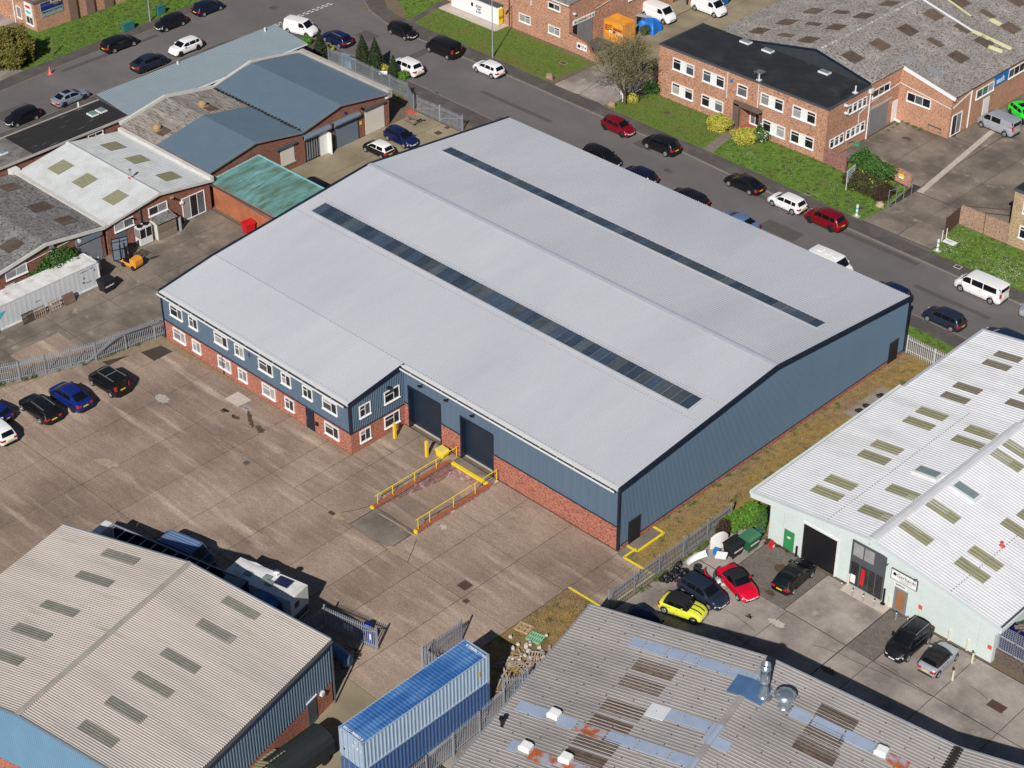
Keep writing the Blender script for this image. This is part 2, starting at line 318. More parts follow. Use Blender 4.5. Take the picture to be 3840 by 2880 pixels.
M_cblued = mat('container_side_blue', (.06, .12, .27), .5, var=.10, scale=2)
M_orange = mat('orange_paint', (.78, .33, .035), .55, var=.10, scale=1.5, col2=(.62, .24, .03), sc2=.9)
M_cwhite = mat('aged_white_paint', (.74, .73, .71), .6, var=.08, scale=1.2, col2=(.5, .47, .43), sc2=.8, thr=(.5, .75), col3=(.09, .07, .05), sc3=1.5, thr3=(.68, .74))
M_cwside = mat('white_container_side', (.58, .60, .62), .5, var=.05, scale=1)
M_pave = mat('block_paving', (.21, .18, .155), .9, var=.2, scale=.9, pattern=(.21, .105, .012, (.08, .07, .06), (.14, .12, .11)))
M_iron = mat('rusty_iron_cover', (.085, .045, .032), .85, var=.3, scale=5)
M_patchc = mat('light_concrete_patch', (.50, .44, .38), .9, var=.12, world=True)
M_tarp = mat('blue_tarpaulin', (.01, .15, .55), .45, var=.3, scale=3, bump=.5, bsc=3)
M_canvas = mat('dark_canvas', (.012, .017, .018), .8, var=.2)
M_bluep = mat('vehicle_blue', (.015, .065, .20), .35, var=.03, coat=.6)
M_sign = mat('sign_white', (.82, .82, .82), .5, var=0)
M_signblue = mat('sign_blue', (.01, .16, .48), .5, var=.03)
M_signnavy = mat('sign_navy', (.012, .022, .16), .5, var=.05)
M_signteal = mat('sign_grey_blue', (.24, .32, .34), .5, var=.15)
M_cyan = mat('cyan_paint', (.05, .50, .56), .5, var=.03)
M_vent = mat('roof_vent_tan', (.36, .24, .13), .8, var=.2)
M_clear = mat('dome_glazing', (.20, .26, .26), .15, var=.2, spec=.6)
M_concp = mat('parapet_concrete', (.40, .375, .34), .85, var=.15, scale=1.2)
M_concl = mat('pale_bargeboard', (.58, .565, .53), .7, var=.12, scale=1)
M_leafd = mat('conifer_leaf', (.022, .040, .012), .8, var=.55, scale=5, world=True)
M_leafh = mat('hedge_leaf', (.17, .15, .022), .8, var=.6, scale=3.5, world=True, col2=(.04, .055, .012), sc2=2.5)
M_leafy = mat('golden_leaf', (.46, .42, .06), .7, var=.35, scale=6, world=True, col2=(.22, .24, .03), sc2=3)
M_leafg = mat('green_leaf', (.045, .115, .018), .7, var=.5, scale=5, world=True)
M_leafb = mat('bright_leaf', (.085, .20, .015), .7, var=.4, scale=5, world=True)
M_bud = mat('spring_bud', (.17, .155, .055), .8, var=.4, scale=4, world=True)
M_bark = mat('bark', (.10, .078, .058), .9, var=.3, scale=6)
M_dead = mat('dead_foliage', (.05, .028, .015), .9, var=.4, scale=5, world=True)
M_daisy = mat('daisy', (.8, .8, .78), .7, var=0)
M_linewhite = mat('road_line_white', (.62, .60, .56), .8, var=.2, scale=3, world=True)
M_tp = mat('tie_plank', (.30, .24, .19), .9, var=.2, rnd=.2)
M_brass = mat('brown_carpet', (.30, .14, .06), .8, var=.2)
M_pink = mat('faded_red', (.62, .09, .07), .6, var=.1)
M_btank = mat('dark_blue_liquid', (.008, .010, .07), .25, var=.2)

# ---------------------------------------------------------------- ground
DX0, DX1, DY0, DY1 = -17.95, -13.35, -9.6, -1.05      # sunken loading dock
def ring(mb, x0, x1, y0, y1, z, hx0=DX0, hx1=DX1, hy0=DY0, hy1=DY1):
    for a, b, c, d in ((x0, hx0, y0, y1), (hx1, x1, y0, y1), (hx0, hx1, y0, hy0), (hx0, hx1, hy1, y1)):
        if b > a and d > c: mb.poly([(a, c, z), (b, c, z), (b, d, z), (a, d, z)])
m = MB(); ring(m, -420, 380, -260, 520, 0); struct('ground', m, M_soil)
def flat(name, pts, z1, mt, z0=-.05, kind='structure'):
    m = MB(); a = sum(pts[i][0]*pts[(i+1) % len(pts)][1]-pts[(i+1) % len(pts)][0]*pts[i][1] for i in range(len(pts)))
    m.prism(pts if a > 0 else pts[::-1], z0, z1); return struct(name, m, mt, kind)
def rect(x0, x1, y0, y1): return [(x0, y0), (x1, y0), (x1, y1), (x0, y1)]
flat('road', rect(-107, -94, -120, 260), .012, M_asph)
flat('road', rect(-94, 220, 43, 56.5), .012, M_asph)
# footways on both sides (kerb upstand about 0.1 m)
curveN = [(-97.6, 200), (-97.6, 63), (-97.2, 61), (-96.2, 59.4), (-94.8, 58.2), (-92, 56.6), (-88, 55.5), (-83.2, 55.0), (-79.5, 55.1)]
kN = curveN+[(-66, 55.4), (-51.8, 55.2), (-39.7, 55.05), (-33.4, 54.7), (-17.4, 54.2), (-4.4, 54.0), (60, 53.6), (200, 53.4)]
bN = [(200, 55.8), (60, 55.8), (-8.4, 56.0), (-17.6, 56.4), (-37.9, 57.1), (-54.4, 57.2), (-68, 57.5), (-78.2, 57.7), (-86.3, 57.8), (-88.7, 58), (-91.3, 58.7), (-93.3, 60.2), (-95.3, 63), (-95.4, 200)]
flat('footway', kN+bN, .11, M_asphold)
kT = [(-106.6, 200), (-107.6, 45), (-107.2, 40), (-106.8, 30), (-106.5, 22), (-105.9, 13), (-105.6, -100)]
flat('footway', kT+[(-107.9, -100), (-108.2, 13), (-108.5, 17), (-109, 35), (-109.3, 45), (-109.3, 200)], .11, M_asphold)
kS = [(-97.0, -100), (-97.0, 12), (-97.6, 28), (-97.9, 38), (-97.3, 41), (-95.6, 43.8), (-92.8, 45.8), (-90, 46.5), (-72.8, 46.4), (-59.7, 46.1), (-3.2, 45.3), (60, 44.8), (200, 44.4)]
flat('footway', kS+[(200, 42.2), (60, 42.6), (3, 43.3), (-2.5, 43.6), (-60, 43.6), (-88, 43.7), (-94.6, 42.5), (-94.8, 30), (-94.2, -100)], .11, M_asphold)
def kerb(pts, w=.14):
    m = MB()
    for a, b in zip(pts, pts[1:]): m.bar((*a, .06), (*b, .06), w, .125)
    struct('kerb', m, M_kerb)
for k in (kN[1:], kT, kS): kerb(k)
# gully trays and worn tarmac patches along the road
# give-way dashes at the mouth of the side road
m = MB()
for row, x in enumerate((-97.25, -96.85)):
    for k in range(17):
        y = 41.6+k*.78+(.2 if row else 0); m.box(x-.1, x+.1, y, y+.5, .0135, .017)
for k in range(9): m.box(-107.5+k*0, -107.4, 60+k*6, 64+k*6, .0135, .017)
struct('give_way_marking', m, M_linewhite, kind='stuff')
# grass
gz = .085
flat('grass_verge', [(-108.4, 17), (-108.9, 35), (-109.2, 45), (-109.2, 110), (-116.4, 110), (-116.4, 25), (-121, 22), (-113.6, 16.8)], gz, M_grass)
flat('grass_verge', [(-86.2, 57.7), (-94.8, 63.2), (-95.3, 90), (-89, 90), (-87.6, 66)], gz, M_grass)
flat('grass_verge', [(-85.2, 57.85), (-62.6, 57.45), (-61.4, 64.6), (-76.3, 64.9), (-76.3, 62.9), (-86.4, 62.9)], gz, M_grass2)
flat('front_lawn', [(-53.6, 57.2), (-38.6, 57.05), (-39.7, 63.7), (-51.3, 63.7), (-52.5, 60)], gz, M_grass2)
flat('front_lawn', [(-37.4, 57.05), (-17.2, 56.45), (-16.7, 60.4), (-17.4, 65.2), (-24.6, 66.2), (-27.0, 63.5), (-38.6, 63.7)], gz, M_grass)
flat('front_lawn', [(-8.4, 56.05), (60, 55.8), (60, 62.6), (-9.4, 62.6), (-9.3, 60.9)], gz, M_grass)
flat('grass_strip', [(-2.3, 42.2), (30, 41.9), (30, 42.7), (-2.3, 43.5)], gz, M_grass)
flat('concrete_path', [(-87.4, 64), (-86.2, 57.75), (-85.2, 57.8), (-86.2, 63.2), (-86.2, 90), (-87.4, 90)], .09, M_asphold)
flat('concrete_path', [(-38.6, 57.1), (-37.4, 57.1), (-38.5, 63.9), (-39.7, 63.9)], .09, mat('gravel_path', (.20, .17, .15), .95, var=.2, world=True, fine=.35, fsc=16))
flat('concrete_pad', [(-86.2, 62.95), (-76.2, 62.95), (-76.2, 65.3), (-86.2, 65.3)], .12, M_patchc)
flat('dry_grass', [(.25, 2), (1.2, 2), (1.2, 4.25), (.15, 4.3), (.1, 39.5), (3.2, 39.4), (7.5, 39.4), (7.5, 9.8), (4.4, 9.6), (4.4, -.2), (1.5, -.3), (1.35, 1.0)], gz-.02, M_dirtgrass)
flat('dry_grass', [(.32, -14), (.32, -6.05), (3.9, -6.0), (3.95, -.35), (4.4, -.35), (4.4, -26), (.32, -26)], gz-.02, M_dirtgrass)
flat('driveway', [(-142, -60), (-108.3, -60), (-108.3, 16.9), (-113.6, 16.7), (-121, 22), (-121, 60), (-142, 60)], .075, M_slab2)
flat('grey_margin', [(-94.3, -60), (-94.7, 40), (-91, 43.4), (-88, 43.5), (-88.4, -60)], .07, M_asphold)
flat('planting_bed', rect(-84.6, -60.3, 41.9, 43.5), .09, M_soil)
flat('gravel_margin', [(-52.2, -6.3), (-51, -6.3), (-38.5, -6.3), (-38.5, -6.6), (-44, -6.8), (-50.2, -7.3), (-50.6, -9.2), (-53.6, -17), (-55, -22), (-57, -27), (-58.5, -26)], .062, M_gravel)
# a slab grid: every slab one piece with an open joint round it
def slabs(owner, xs, ys, mt, z=.042, gap=.03, skip=None, hole=None):
    for i in range(len(xs)-1):
        for j in range(len(ys)-1):
            x0, x1, y0, y1 = xs[i]+gap, xs[i+1]-gap, ys[j]+gap, ys[j+1]-gap
            cx, cy = (x0+x1)/2, (y0+y1)/2
            if skip and skip(cx, cy): continue
            m = MB(); dz = random.uniform(-.006, .006)
            m.box(x0, x1, y0, y1, -.02, z+dz); link('slab', m.mesh('slab', mt), owner)
def surface(name, pts, mt=M_base, z=.008):
    a = sum(pts[i][0]*pts[(i+1) % len(pts)][1]-pts[(i+1) % len(pts)][0]*pts[i][1] for i in range(len(pts)))
    m = MB(); m.prism(pts if a > 0 else pts[::-1], -.04, z); return struct(name, m, mt)
y1 = MB(); 
for a, b, c, d in ((-54, DX0, -60, 0), (DX1, .3, -60, 0), (DX0, DX1, -60, DY0), (DX0, DX1, DY1, 0)): y1.box(a, b, c, d, -.04, .008)
yard = struct('concrete_yard', y1, M_base)
slabs(yard, [-79.7, -74.5, -69.3, -64.1, -58.9, -53.8, -48.6, -43.4, -38.1, -32.9, -27.8, -22.6], [-49, -37, -24.8, -12.7], M_slab, skip=lambda x, y: x < -58)
slabs(yard, [-22.6, -17.5, -13.4, -9.8, -4.9], [-24.8, -12.7], M_slab)
slabs(yard, [-4.9, .25], [-18.7, -12.7, -6.5, -.1], M_slab)
slabs(yard, [-9.8, -4.9], [-12.7, -6.5, -.1], M_slab)
slabs(yard, [-13.33, -9.8], [-12.7, -5.2, -.1], M_slab)
slabs(yard, [-22.6, -17.97], [-12.7, -8.0, -.1], M_slab)
slabs(yard, [-17.93, -13.37], [-12.7, -9.65], M_slab4)
slabs(yard, [-17.93, -13.37], [-1.0, -.1], M_slab4)
slabs(yard, [-27.8, -24.86, -22.6], [-12.7, -6.26, -3.6, -.1], M_slab, skip=lambda x, y: x < -25 and y > -6.2)
slabs(yard, [-53.8, -48.6, -43.4, -38.1, -32.9, -27.8], [-12.7, -6.26], M_slab, skip=lambda x, y: x < -48)
slabs(yard, [-51.0, -48.6], [-12.7, -9.3], M_slab)
slabs(yard, [-22.6, -13.4, -4.9, .25], [-60, -49, -37, -24.8], M_slab3, skip=lambda x, y: x < -13)
slabs(yard, [-4.9, .25], [-24.8, -18.7], M_slab)
slabs(yard, [-4.9, -.2, 2.1], [-49, -41, -33, -26.1], M_slab3, z=.05)
slabs(yard, [.25, 2.2, 4.0], [-5.95, -3.2, -.35], M_slab, z=.05)
for c, d in (((1, 2, 30, 170), (1, 2, -30, 120)),): pass
m = MB(); m.prism([(-39.2, -8.6), (-37.4, -8.6), (-37.3, -7.1), (-39.2, -7.1)], .03, .052); link('concrete_patch', m.mesh('concrete_patch', M_patchc), yard)
# neighbour's yard (west)
wy = surface('workshop_yard', [(-67, -40), (-53.9, -40), (-53.9, -14.5), (-51.6, -6), (-51.2, 11.9), (-67, 11.9)], z=.014)
slabs(wy, [-67.5, -63.8, -60.15, -57.1, -54.0, -51.1], [-30, -24, -18, -12, -6, 0, 6, 11.8], M_slab4, skip=lambda x, y: (x > -54 and y < -6))
wy2 = surface('upper_workshop_yard', rect(-67.6, -51.0, 18.6, 41.8))
slabs(wy2, [-67.5, -63.5, -59.4, -55.2, -51.1], [19, 24.6, 30.2, 35.8, 38.9, 41.7], M_slab3)
# forecourts on the far side of the road
fn = surface('forecourt', [(-61.3, 57.4), (-53.2, 57.3), (-51.4, 64), (-50.9, 72), (-50.5, 140), (-66.3, 140), (-66.3, 66), (-61.3, 65)])
slabs(fn, [-61.2, -57.2, -53.0], [57.45, 61, 65], M_slab2)
slabs(fn, [-66.2, -63.4], [66, 68.3, 70.4], M_asphold, z=.05)
slabs(fn, [-63.3, -60, -55.5, -51.0], [65.1, 70, 75, 80, 86, 92, 98, 104, 112], M_slab3)
slabs(fn, [-66.2, -63.4], [70.5, 75, 80, 86, 92, 98, 104, 112], M_slab3)
fe = surface('forecourt', [(-17.0, 56.5), (-8.6, 56.2), (-9.4, 62.8), (-9.8, 68), (-9.8, 120), (-20.6, 120), (-20.6, 79), (-27.5, 79), (-27.4, 66.3), (-17.4, 65.3)])
slabs(fe, [-17.1, -12.8, -8.7], [56.6, 60.8], M_slab4)
slabs(fe, [-16.6, -12.5, -9.4], [60.85, 65.3], M_slab4)
slabs(fe, [-27.3, -22, -16.75], [66.5, 71.5, 78.3], M_slab4, z=.035)
slabs(fe, [-16.7, -12.5, -8.4, -4, 1, 6], [65.4, 71.5, 78.5, 85, 92, 100], M_slab4, z=.035)
slabs(fe, [-20.6, -16.75], [78.4, 85, 92, 100], M_slab4, z=.035)
m = MB()
for k in range(7):
    t0, t1 = k/7+.003, (k+1)/7-.003; a = (-16.1, 65.4); b = (-18.3, 82.6)
    p = [a[i]+(b[i]-a[i])*t0 for i in (0, 1)]; q = [a[i]+(b[i]-a[i])*t1 for i in (0, 1)]
    m = MB(); m.bar((*p, .035), (*q, .035), .62, .07); link('drain_slab', m.mesh('drain_slab', M_patchc), fe)
# showroom yard (right)
sy = surface('showroom_yard', [(4.45, -30), (70, -30), (70, 9.4), (4.45, 9.4)])
slabs(sy, [4.5, 9.2, 14.2, 19.75], [-26, -20, -14, -8, -1.4, 3.65], M_slab2)
slabs(sy, [4.5, 8.0], [3.7, 9.3], M_slab2)
slabs(sy, [13.9, 19.75], [3.7, 9.3], M_slab2)
slabs(sy, [19.8, 22.2, 27.6, 33, 39, 46], [-26, -20, -14, -8, -1.4, 3.65], M_slab2)
slabs(sy, [22.25, 27.6, 33, 39, 46], [3.7, 9.3], M_slab2)
pv = surface('block_paving', rect(19.82, 22.18, 3.7, 9.3), M_pave, .045)
surface('block_paving', rect(8.05, 13.85, 3.7, 9.3), M_pave, .045)
surface('apron_slab', rect(15.6, 19.7, 8.5, 9.55), M_patchc, .10)
surface('side_lane', [(29.5, 9.5), (70, 9.5), (70, 60), (29.5, 60)], M_soil, .02)
flat('grass_verge', rect(29.6, 60, 12, 40), .05, M_grass)
# yellow edging by the corner
def yline(pts, w=.16, z=.058, h=.02):
    m = MB()
    for a, b in zip(pts, pts[1:]): m.bar((*a, z), (*b, z), w, h)
    return m
struct('yellow_edge_line', yline([(.15, 4.22), (1.25, 4.22), (1.25, .95), (.2, .95)], .18, .10, .06), M_yellow)
struct('yellow_edge_line', yline([(.95, 1.15), (.95, -.3), (4.05, -.28), (4.05, -4.9)], .17, .085, .05), M_yellow)
struct('yellow_edge_line', yline([(.25, -6.0), (3.9, -5.95)], .17, .075, .03), M_yellow)
m = MB(); m.prism([(.2, 1.05), (1.2, 1.05), (1.2, 4.15), (.2, 4.15)], -.02, .075); struct('door_step_slab', m, M_slab4)
m = MB(); m.prism([(.2, -.3), (.9, -.3), (.9, .95), (.2, .95)], -.02, .06); struct('corner_slab', m, M_slab4)
# bare concrete base beside the long wall with fire-scorched patches
m = MB(); m.prism([(1.77, 27.84), (3.14, 27.84), (3.09, 33.54), (1.79, 33.53)], 0, .09); struct('old_concrete_base', m, M_slab2)
def blob(name, c, r, mt, z, n=14, sx=1.):
    m = MB(); pts = [(c[0]+math.cos(k*2*math.pi/n)*r*sx*random.uniform(.6, 1.1), c[1]+math.sin(k*2*math.pi/n)*r*random.uniform(.6, 1.1)) for k in range(n)]
    m.prism(pts, z-.02, z); return m
m = MB()
for c, r in (((2.6, 29.01), .5), ((2.57, 30.08), .4), ((2.59, 32.23), .45)):
    q = blob('ash', c, r, None, .1); b = len(m.v); m.v += q.v; m.f += [tuple(i+b for i in f) for f in q.f]; m.m += q.m
struct('ash_heap', m, mat('ash', (.02, .012, .01), .95, var=.4, world=True), kind='stuff')
# daisies: tiny specks nobody could count
def specks(name, region, n, mt, z, s=.05):
    m = MB(); xs = [p[0] for p in region]; ys = [p[1] for p in region]
    def inside(x, y):
        c = False
        for i in range(len(region)):
            (xa, ya), (xb, yb) = region[i-1], region[i]
            if (ya > y) != (yb > y) and x < (xb-xa)*(y-ya)/(yb-ya)+xa: c = not c
        return c
    cl = [(random.uniform(min(xs), max(xs)), random.uniform(min(ys), max(ys)), random.uniform(.4, 1.6)) for _ in range(max(4, n//40))]
    k = 0
    while k < n:
        if random.random() < .7: c = random.choice(cl); x, y = random.gauss(c[0], c[2]), random.gauss(c[1], c[2]*.6)
        else: x, y = random.uniform(min(xs), max(xs)), random.uniform(min(ys), max(ys))
        k += 1
        if not inside(x, y): continue
        a = s*random.uniform(.5, 1.2); zz = z+random.uniform(.01, .04); m.poly([(x-a, y, zz), (x, y-a, zz), (x+a, y, zz+.01), (x, y+a, zz)])
    o = struct(name, m, mt, kind='stuff'); return o
specks('daisies', [(-37, 57.2), (-17.4, 56.6), (-17, 65), (-25, 66), (-38, 63.5)], 1100, M_daisy, gz, .035)
specks('daisies', [(-8.4, 56.2), (10, 56.2), (10, 62.4), (-9.2, 62.4)], 1500, M_daisy, gz, .045)
specks('daisies', [(-53, 57.4), (-39, 57.3), (-40, 63.4), (-51, 63.4)], 350, M_daisy, gz, .03)
specks('daisies', [(-108.8, 20), (-109, 45), (-116, 45), (-116, 26)], 200, M_daisy, gz, .04)
specks('daisies', [(-94.6, 63.5), (-86, 58), (-62.6, 57.6), (-62, 64), (-88, 66)], 350, M_daisy, gz, .03)
# short grass tufts giving the lawns an uneven nap
def tufts(name, region, n, mt, z, h=.09):
    m = MB(); xs = [p[0] for p in region]; ys = [p[1] for p in region]
    X = rng.uniform(min(xs), max(xs), n); Y = rng.uniform(min(ys), max(ys), n); A = rng.uniform(0, math.pi, n); S = rng.uniform(.5, 1.4, n)
    for x, y, a, s in zip(X, Y, A, S):
        c = False
        for i in range(len(region)):
            (xa, ya), (xb, yb) = region[i-1], region[i]
            if (ya > y) != (yb > y) and x < (xb-xa)*(y-ya)/(yb-ya)+xa: c = not c
        if not c: continue
        dx, dy = math.cos(a)*.06*s, math.sin(a)*.06*s; m.poly([(x-dx, y-dy, z-.01), (x+dx, y+dy, z-.01), (x+dy*.6, y-dx*.6, z+h*s)])
    struct(name, m, mt, kind='stuff')
for rg, n in (([(-37.2, 57.2), (-17.4, 56.6), (-17, 65), (-25, 66), (-38, 63.5)], 9000), ([(-8.4, 56.2), (14, 56.1), (14, 62.4), (-9.2, 62.4)], 8000), ([(-53.3, 57.4), (-38.8, 57.3), (-39.9, 63.6), (-51, 63.6)], 6000),
              ([(-108.6, 17.4), (-109, 48), (-116.2, 48), (-116.2, 26), (-113, 17)], 9000), ([(-85, 57.9), (-62.8, 57.6), (-61.6, 64.4), (-76, 64.7), (-76, 62.8), (-86, 62.8)], 8000), ([(-86.3, 58), (-94.5, 63.4), (-95, 80), (-89, 80)], 5000)):
    tufts('grass_tufts', rg, n, M_grass2 if rg[0] in ((-53.3, 57.4), (-85, 57.9)) else M_grass, gz)
tufts('dry_grass_tufts', [(.2, 4.4), (.2, 39.2), (7.2, 39.2), (7.2, 10), (4.3, 9.7), (4.3, 0), (1.6, 0), (1.6, 4.4)], 9000, M_dirtgrass, gz-.02, .12)
tufts('dry_grass_tufts', [(.4, -14), (.4, -6.2), (3.8, -6.2), (3.8, -14)], 2500, M_dirtgrass, gz-.02, .1)
# iron covers and gullies
def cover(c, w, d, z, label, mt=M_iron, frame=M_kerb, rz=0.):
    m = MB(); m.box(-w/2, w/2, -d/2, d/2, -.02, .006, 1); m.box(-w/2+.05, w/2-.05, -d/2+.05, d/2-.05, .006, .012, 0)
    solo('manhole_cover', m, [mt, frame], label, 'manhole cover', (c[0], c[1], z), rz)
cover((-5.76, -11.47), 1.0, 1.0, .046, 'large square rusty manhole cover in the middle of the lower yard', frame=M_slab4)
cover((-4.38, -12.7), .5, .5, .046, 'small square rusty cover on the slab joint below the large cover', frame=M_slab4)
cover((-30.43, -13.28), .6, .6, .046, 'square grid cover in the yard below the dark office door', M_asphold)
cover((31.47, 5.98), 1.35, .9, .046, 'dark brown rectangular cover in the showroom yard', frame=M_slab4)
cover((-101.17, 48.94), 1.1, 1.0, .018, 'manhole cover in the road before the give-way dashes', M_asphold, M_asphold)
cover((-62.13, 39.8), .8, .8, .046, 'rusty cover beside the picnic table in the upper workshop yard')
cover((-62.35, 41.38), .6, .6, .046, 'rusty cover close to the palisade gate of the upper yard')
cover((-64.19, 62.26), .9, .7, gz+.005, 'rusty cover with pale surround in the grass below the loading bay', frame=M_patchc)
cover((-46.97, 60.93), .8, .7, gz+.005, 'rusty cover in the front lawn behind the red hatchback')
cover((-38.22, 50.87), .9, .7, .018, 'grey cover in the road tarmac before the red hatchback', M_asphold, M_asphold)
cover((-24.32, 57.12), .7, .6, gz+.005, 'rusty cover in the lawn above the white hatchback roof', frame=M_patchc)
cover((-4.82, 55.5), .7, .6, .12, 'red-framed cover in the footway before the white minibus', frame=M_sign)
cover((-20.31, 58.54), .8, .6, gz+.005, 'round-edged rusty cover in the grass left of the marker post')
cover((-18.6, 58.41), .7, .6, gz+.005, 'rusty cover in the grass just right of the marker post')
cover((-69.41, 46.52), .55, .4, .018, 'small gully grate at the kerb by the palisade fence', M_black, M_asphold)
cover((-20.06, -12.75), .7, .45, .046, 'torn brown stain-edged cover beside the ramp foot')
cover((-36.63, -8.22), .7, .5, .062, 'blue-grey cover beside the pale patch at the office wall', M_mgrey, M_patchc)
cover((-57.24, -13.37), 1.2, .18, .046, 'narrow drain grate in the neighbouring yard', M_rust, M_slab4)

# stains, oil and tyre marks with shapes of their own
def stain(pts, mt, z=.0485, name='ground_stain'):
    m = MB(); n = len(pts); out = []
    for i in range(n):
        a, b = pts[i-1], pts[i]
        for k in range(4): f = k/4; out.append((a[0]+(b[0]-a[0])*f+random.gauss(0, .07), a[1]+(b[1]-a[1])*f+random.gauss(0, .07)))
    m.prism(out, z-.01, z); return struct(name, m, mt, kind='stuff')
def ellp(c, rx, ry, a=0., n=7): return [(c[0]+rx*math.cos(t)*math.cos(a)-ry*math.sin(t)*math.sin(a), c[1]+rx*math.cos(t)*math.sin(a)+ry*math.sin(t)*math.cos(a)) for t in [2*math.pi*k/n for k in range(n)]]
M_st1 = mat('oil_stain', (.085, .055, .035), .7, var=.3, world=True, scale=3); M_st2 = mat('pale_stain', (.36, .275, .205), .92, var=.3, scale=2, world=True, fine=.2); M_st3 = mat('dark_concrete_stain', (.155, .122, .095), .92, var=.28, scale=1.8, world=True, fine=.2, fsc=8); M_st4 = mat('tan_stain', (.34, .27, .17), .92, var=.25, scale=1.5, world=True, fine=.2)
for c, rx, ry, a, mt in (((-37.76, -9.73), .38, .25, 0, M_st1), ((-35.25, -8.95), 1.5, .22, R(-30), M_st1), ((-36.27, -9.69), .5, .2, 0, M_st1), ((-33.45, -9.37), .7, .28, R(-20), M_st1), ((-43.23, -12.5), .9, .5, 0, mat('white_spatter', (.40, .36, .32), .9, var=.4, scale=5, world=True)), ((-39.09, -21.52), 1.2, .45, R(20), M_st2),
                         ((-19.52, -12.66), .9, .35, 0, M_st4), ((-12.99, -12.5), .8, .3, 0, M_st4), ((-12.25, -7.67), .4, .2, 0, M_patchc),
                         ((12.47, 1.18), .3, .2, 0, M_st1), ((10.83, 7.35), .8, .5, 0, M_st1), ((20.44, 0.53), .7, .35, 0, M_st1), ((11.97, 4.43), .5, .3, 0, M_st1), ((14.51, 2.05), .7, .35, 0, M_patchc), ((-24.07, 74.51), .6, .3, 0, M_st1), ((-23.27, 52.43), .2, .12, 0, M_st4)):
    stain(ellp(c, rx, ry, a), mt, z=.0495)
# worn cracks and diagonal saw cuts around the dock
def crack(pts, w=.035, z=.051, mt=None):
    m = MB()
    for a, b in zip(pts, pts[1:]):
        n = max(1, int(math.hypot(b[0]-a[0], b[1]-a[1])/.6)); p = a
        for k in range(1, n+1):
            q = (a[0]+(b[0]-a[0])*k/n+random.gauss(0, .05), a[1]+(b[1]-a[1])*k/n+random.gauss(0, .05)) if k < n else b; m.bar((*p, z-.005), (*q, z-.005), w, .012); p = q
    struct('crack', m, mt or M_base, kind='stuff')
crack([(-18.34, -9.5), (-19.24, -11.64), (-19.59, -12.09)], .05); crack([(-12.55, -10.26), (-11.07, -12.64)], .05); crack([(-17.29, -10.08), (-15.02, -9.98), (-13.1, -9.98)], .14, mt=M_st2)
crack([(17.97, 1.97), (20.14, 2.66), (22.32, 2.86), (25.29, 3.34), (27.7, 3.66)]); crack([(22.31, 3.89), (24.02, 3.98), (25.2, 3.76), (26.19, 3.96)]); crack([(28.85, 6.44), (30.62, 6.15)]); crack([(10.57, 0.44), (11.77, 0.5), (13.86, 0.15)])
crack([(-66.19, 55.63), (-57.3, 57.51), (-58.19, 62.04)], .04, .062); crack([(-57.3, 57.51), (-54.01, 57.43)], .05, .115); crack([(-12.73, 56.41), (-12.71, 57.39), (-13.09, 58.95)], .04, .055)
crack([(-66.04, -1.74), (-60.88, -2.19), (-56.24, -1.24)], .03, .05)
# relaid strips of tarmac and tyre-polished bands on the road
M_rp = mat('tarmac_patch', (.092, .083, .079), .92, var=.14, world=True, scale=1.5, fine=.14, fsc=12); M_rp2 = mat('pale_tarmac_patch', (.155, .139, .130), .92, var=.14, world=True, scale=1.5, fine=.14, fsc=12)
for (x0, x1, y0, y1_), mt in (((-60, -40, 46.6, 47.4), M_rp), ((-30, -8, 53.0, 53.7), M_rp), ((-79, -77.8, 46.5, 54.9), M_rp), ((-66, -55, 50.1, 50.7), M_rp), ((-24, -19.5, 48.2, 50.2), M_rp), ((-105.6, -104.9, 20, 34), M_rp), ((-101.5, -99.4, 8, 12.5), M_rp), ((-88, -85.4, 50.5, 52.4), M_rp), ((-6, 2.5, 49.5, 50.1), M_rp), ((-45, -42.5, 52.8, 54.4), M_rp)):
    m = MB(); m.prism([(x0, y0), (x1, y0), (x1, y1_), (x0, y1_)], .005, .0155); struct('tarmac_patch', m, mt, kind='structure')

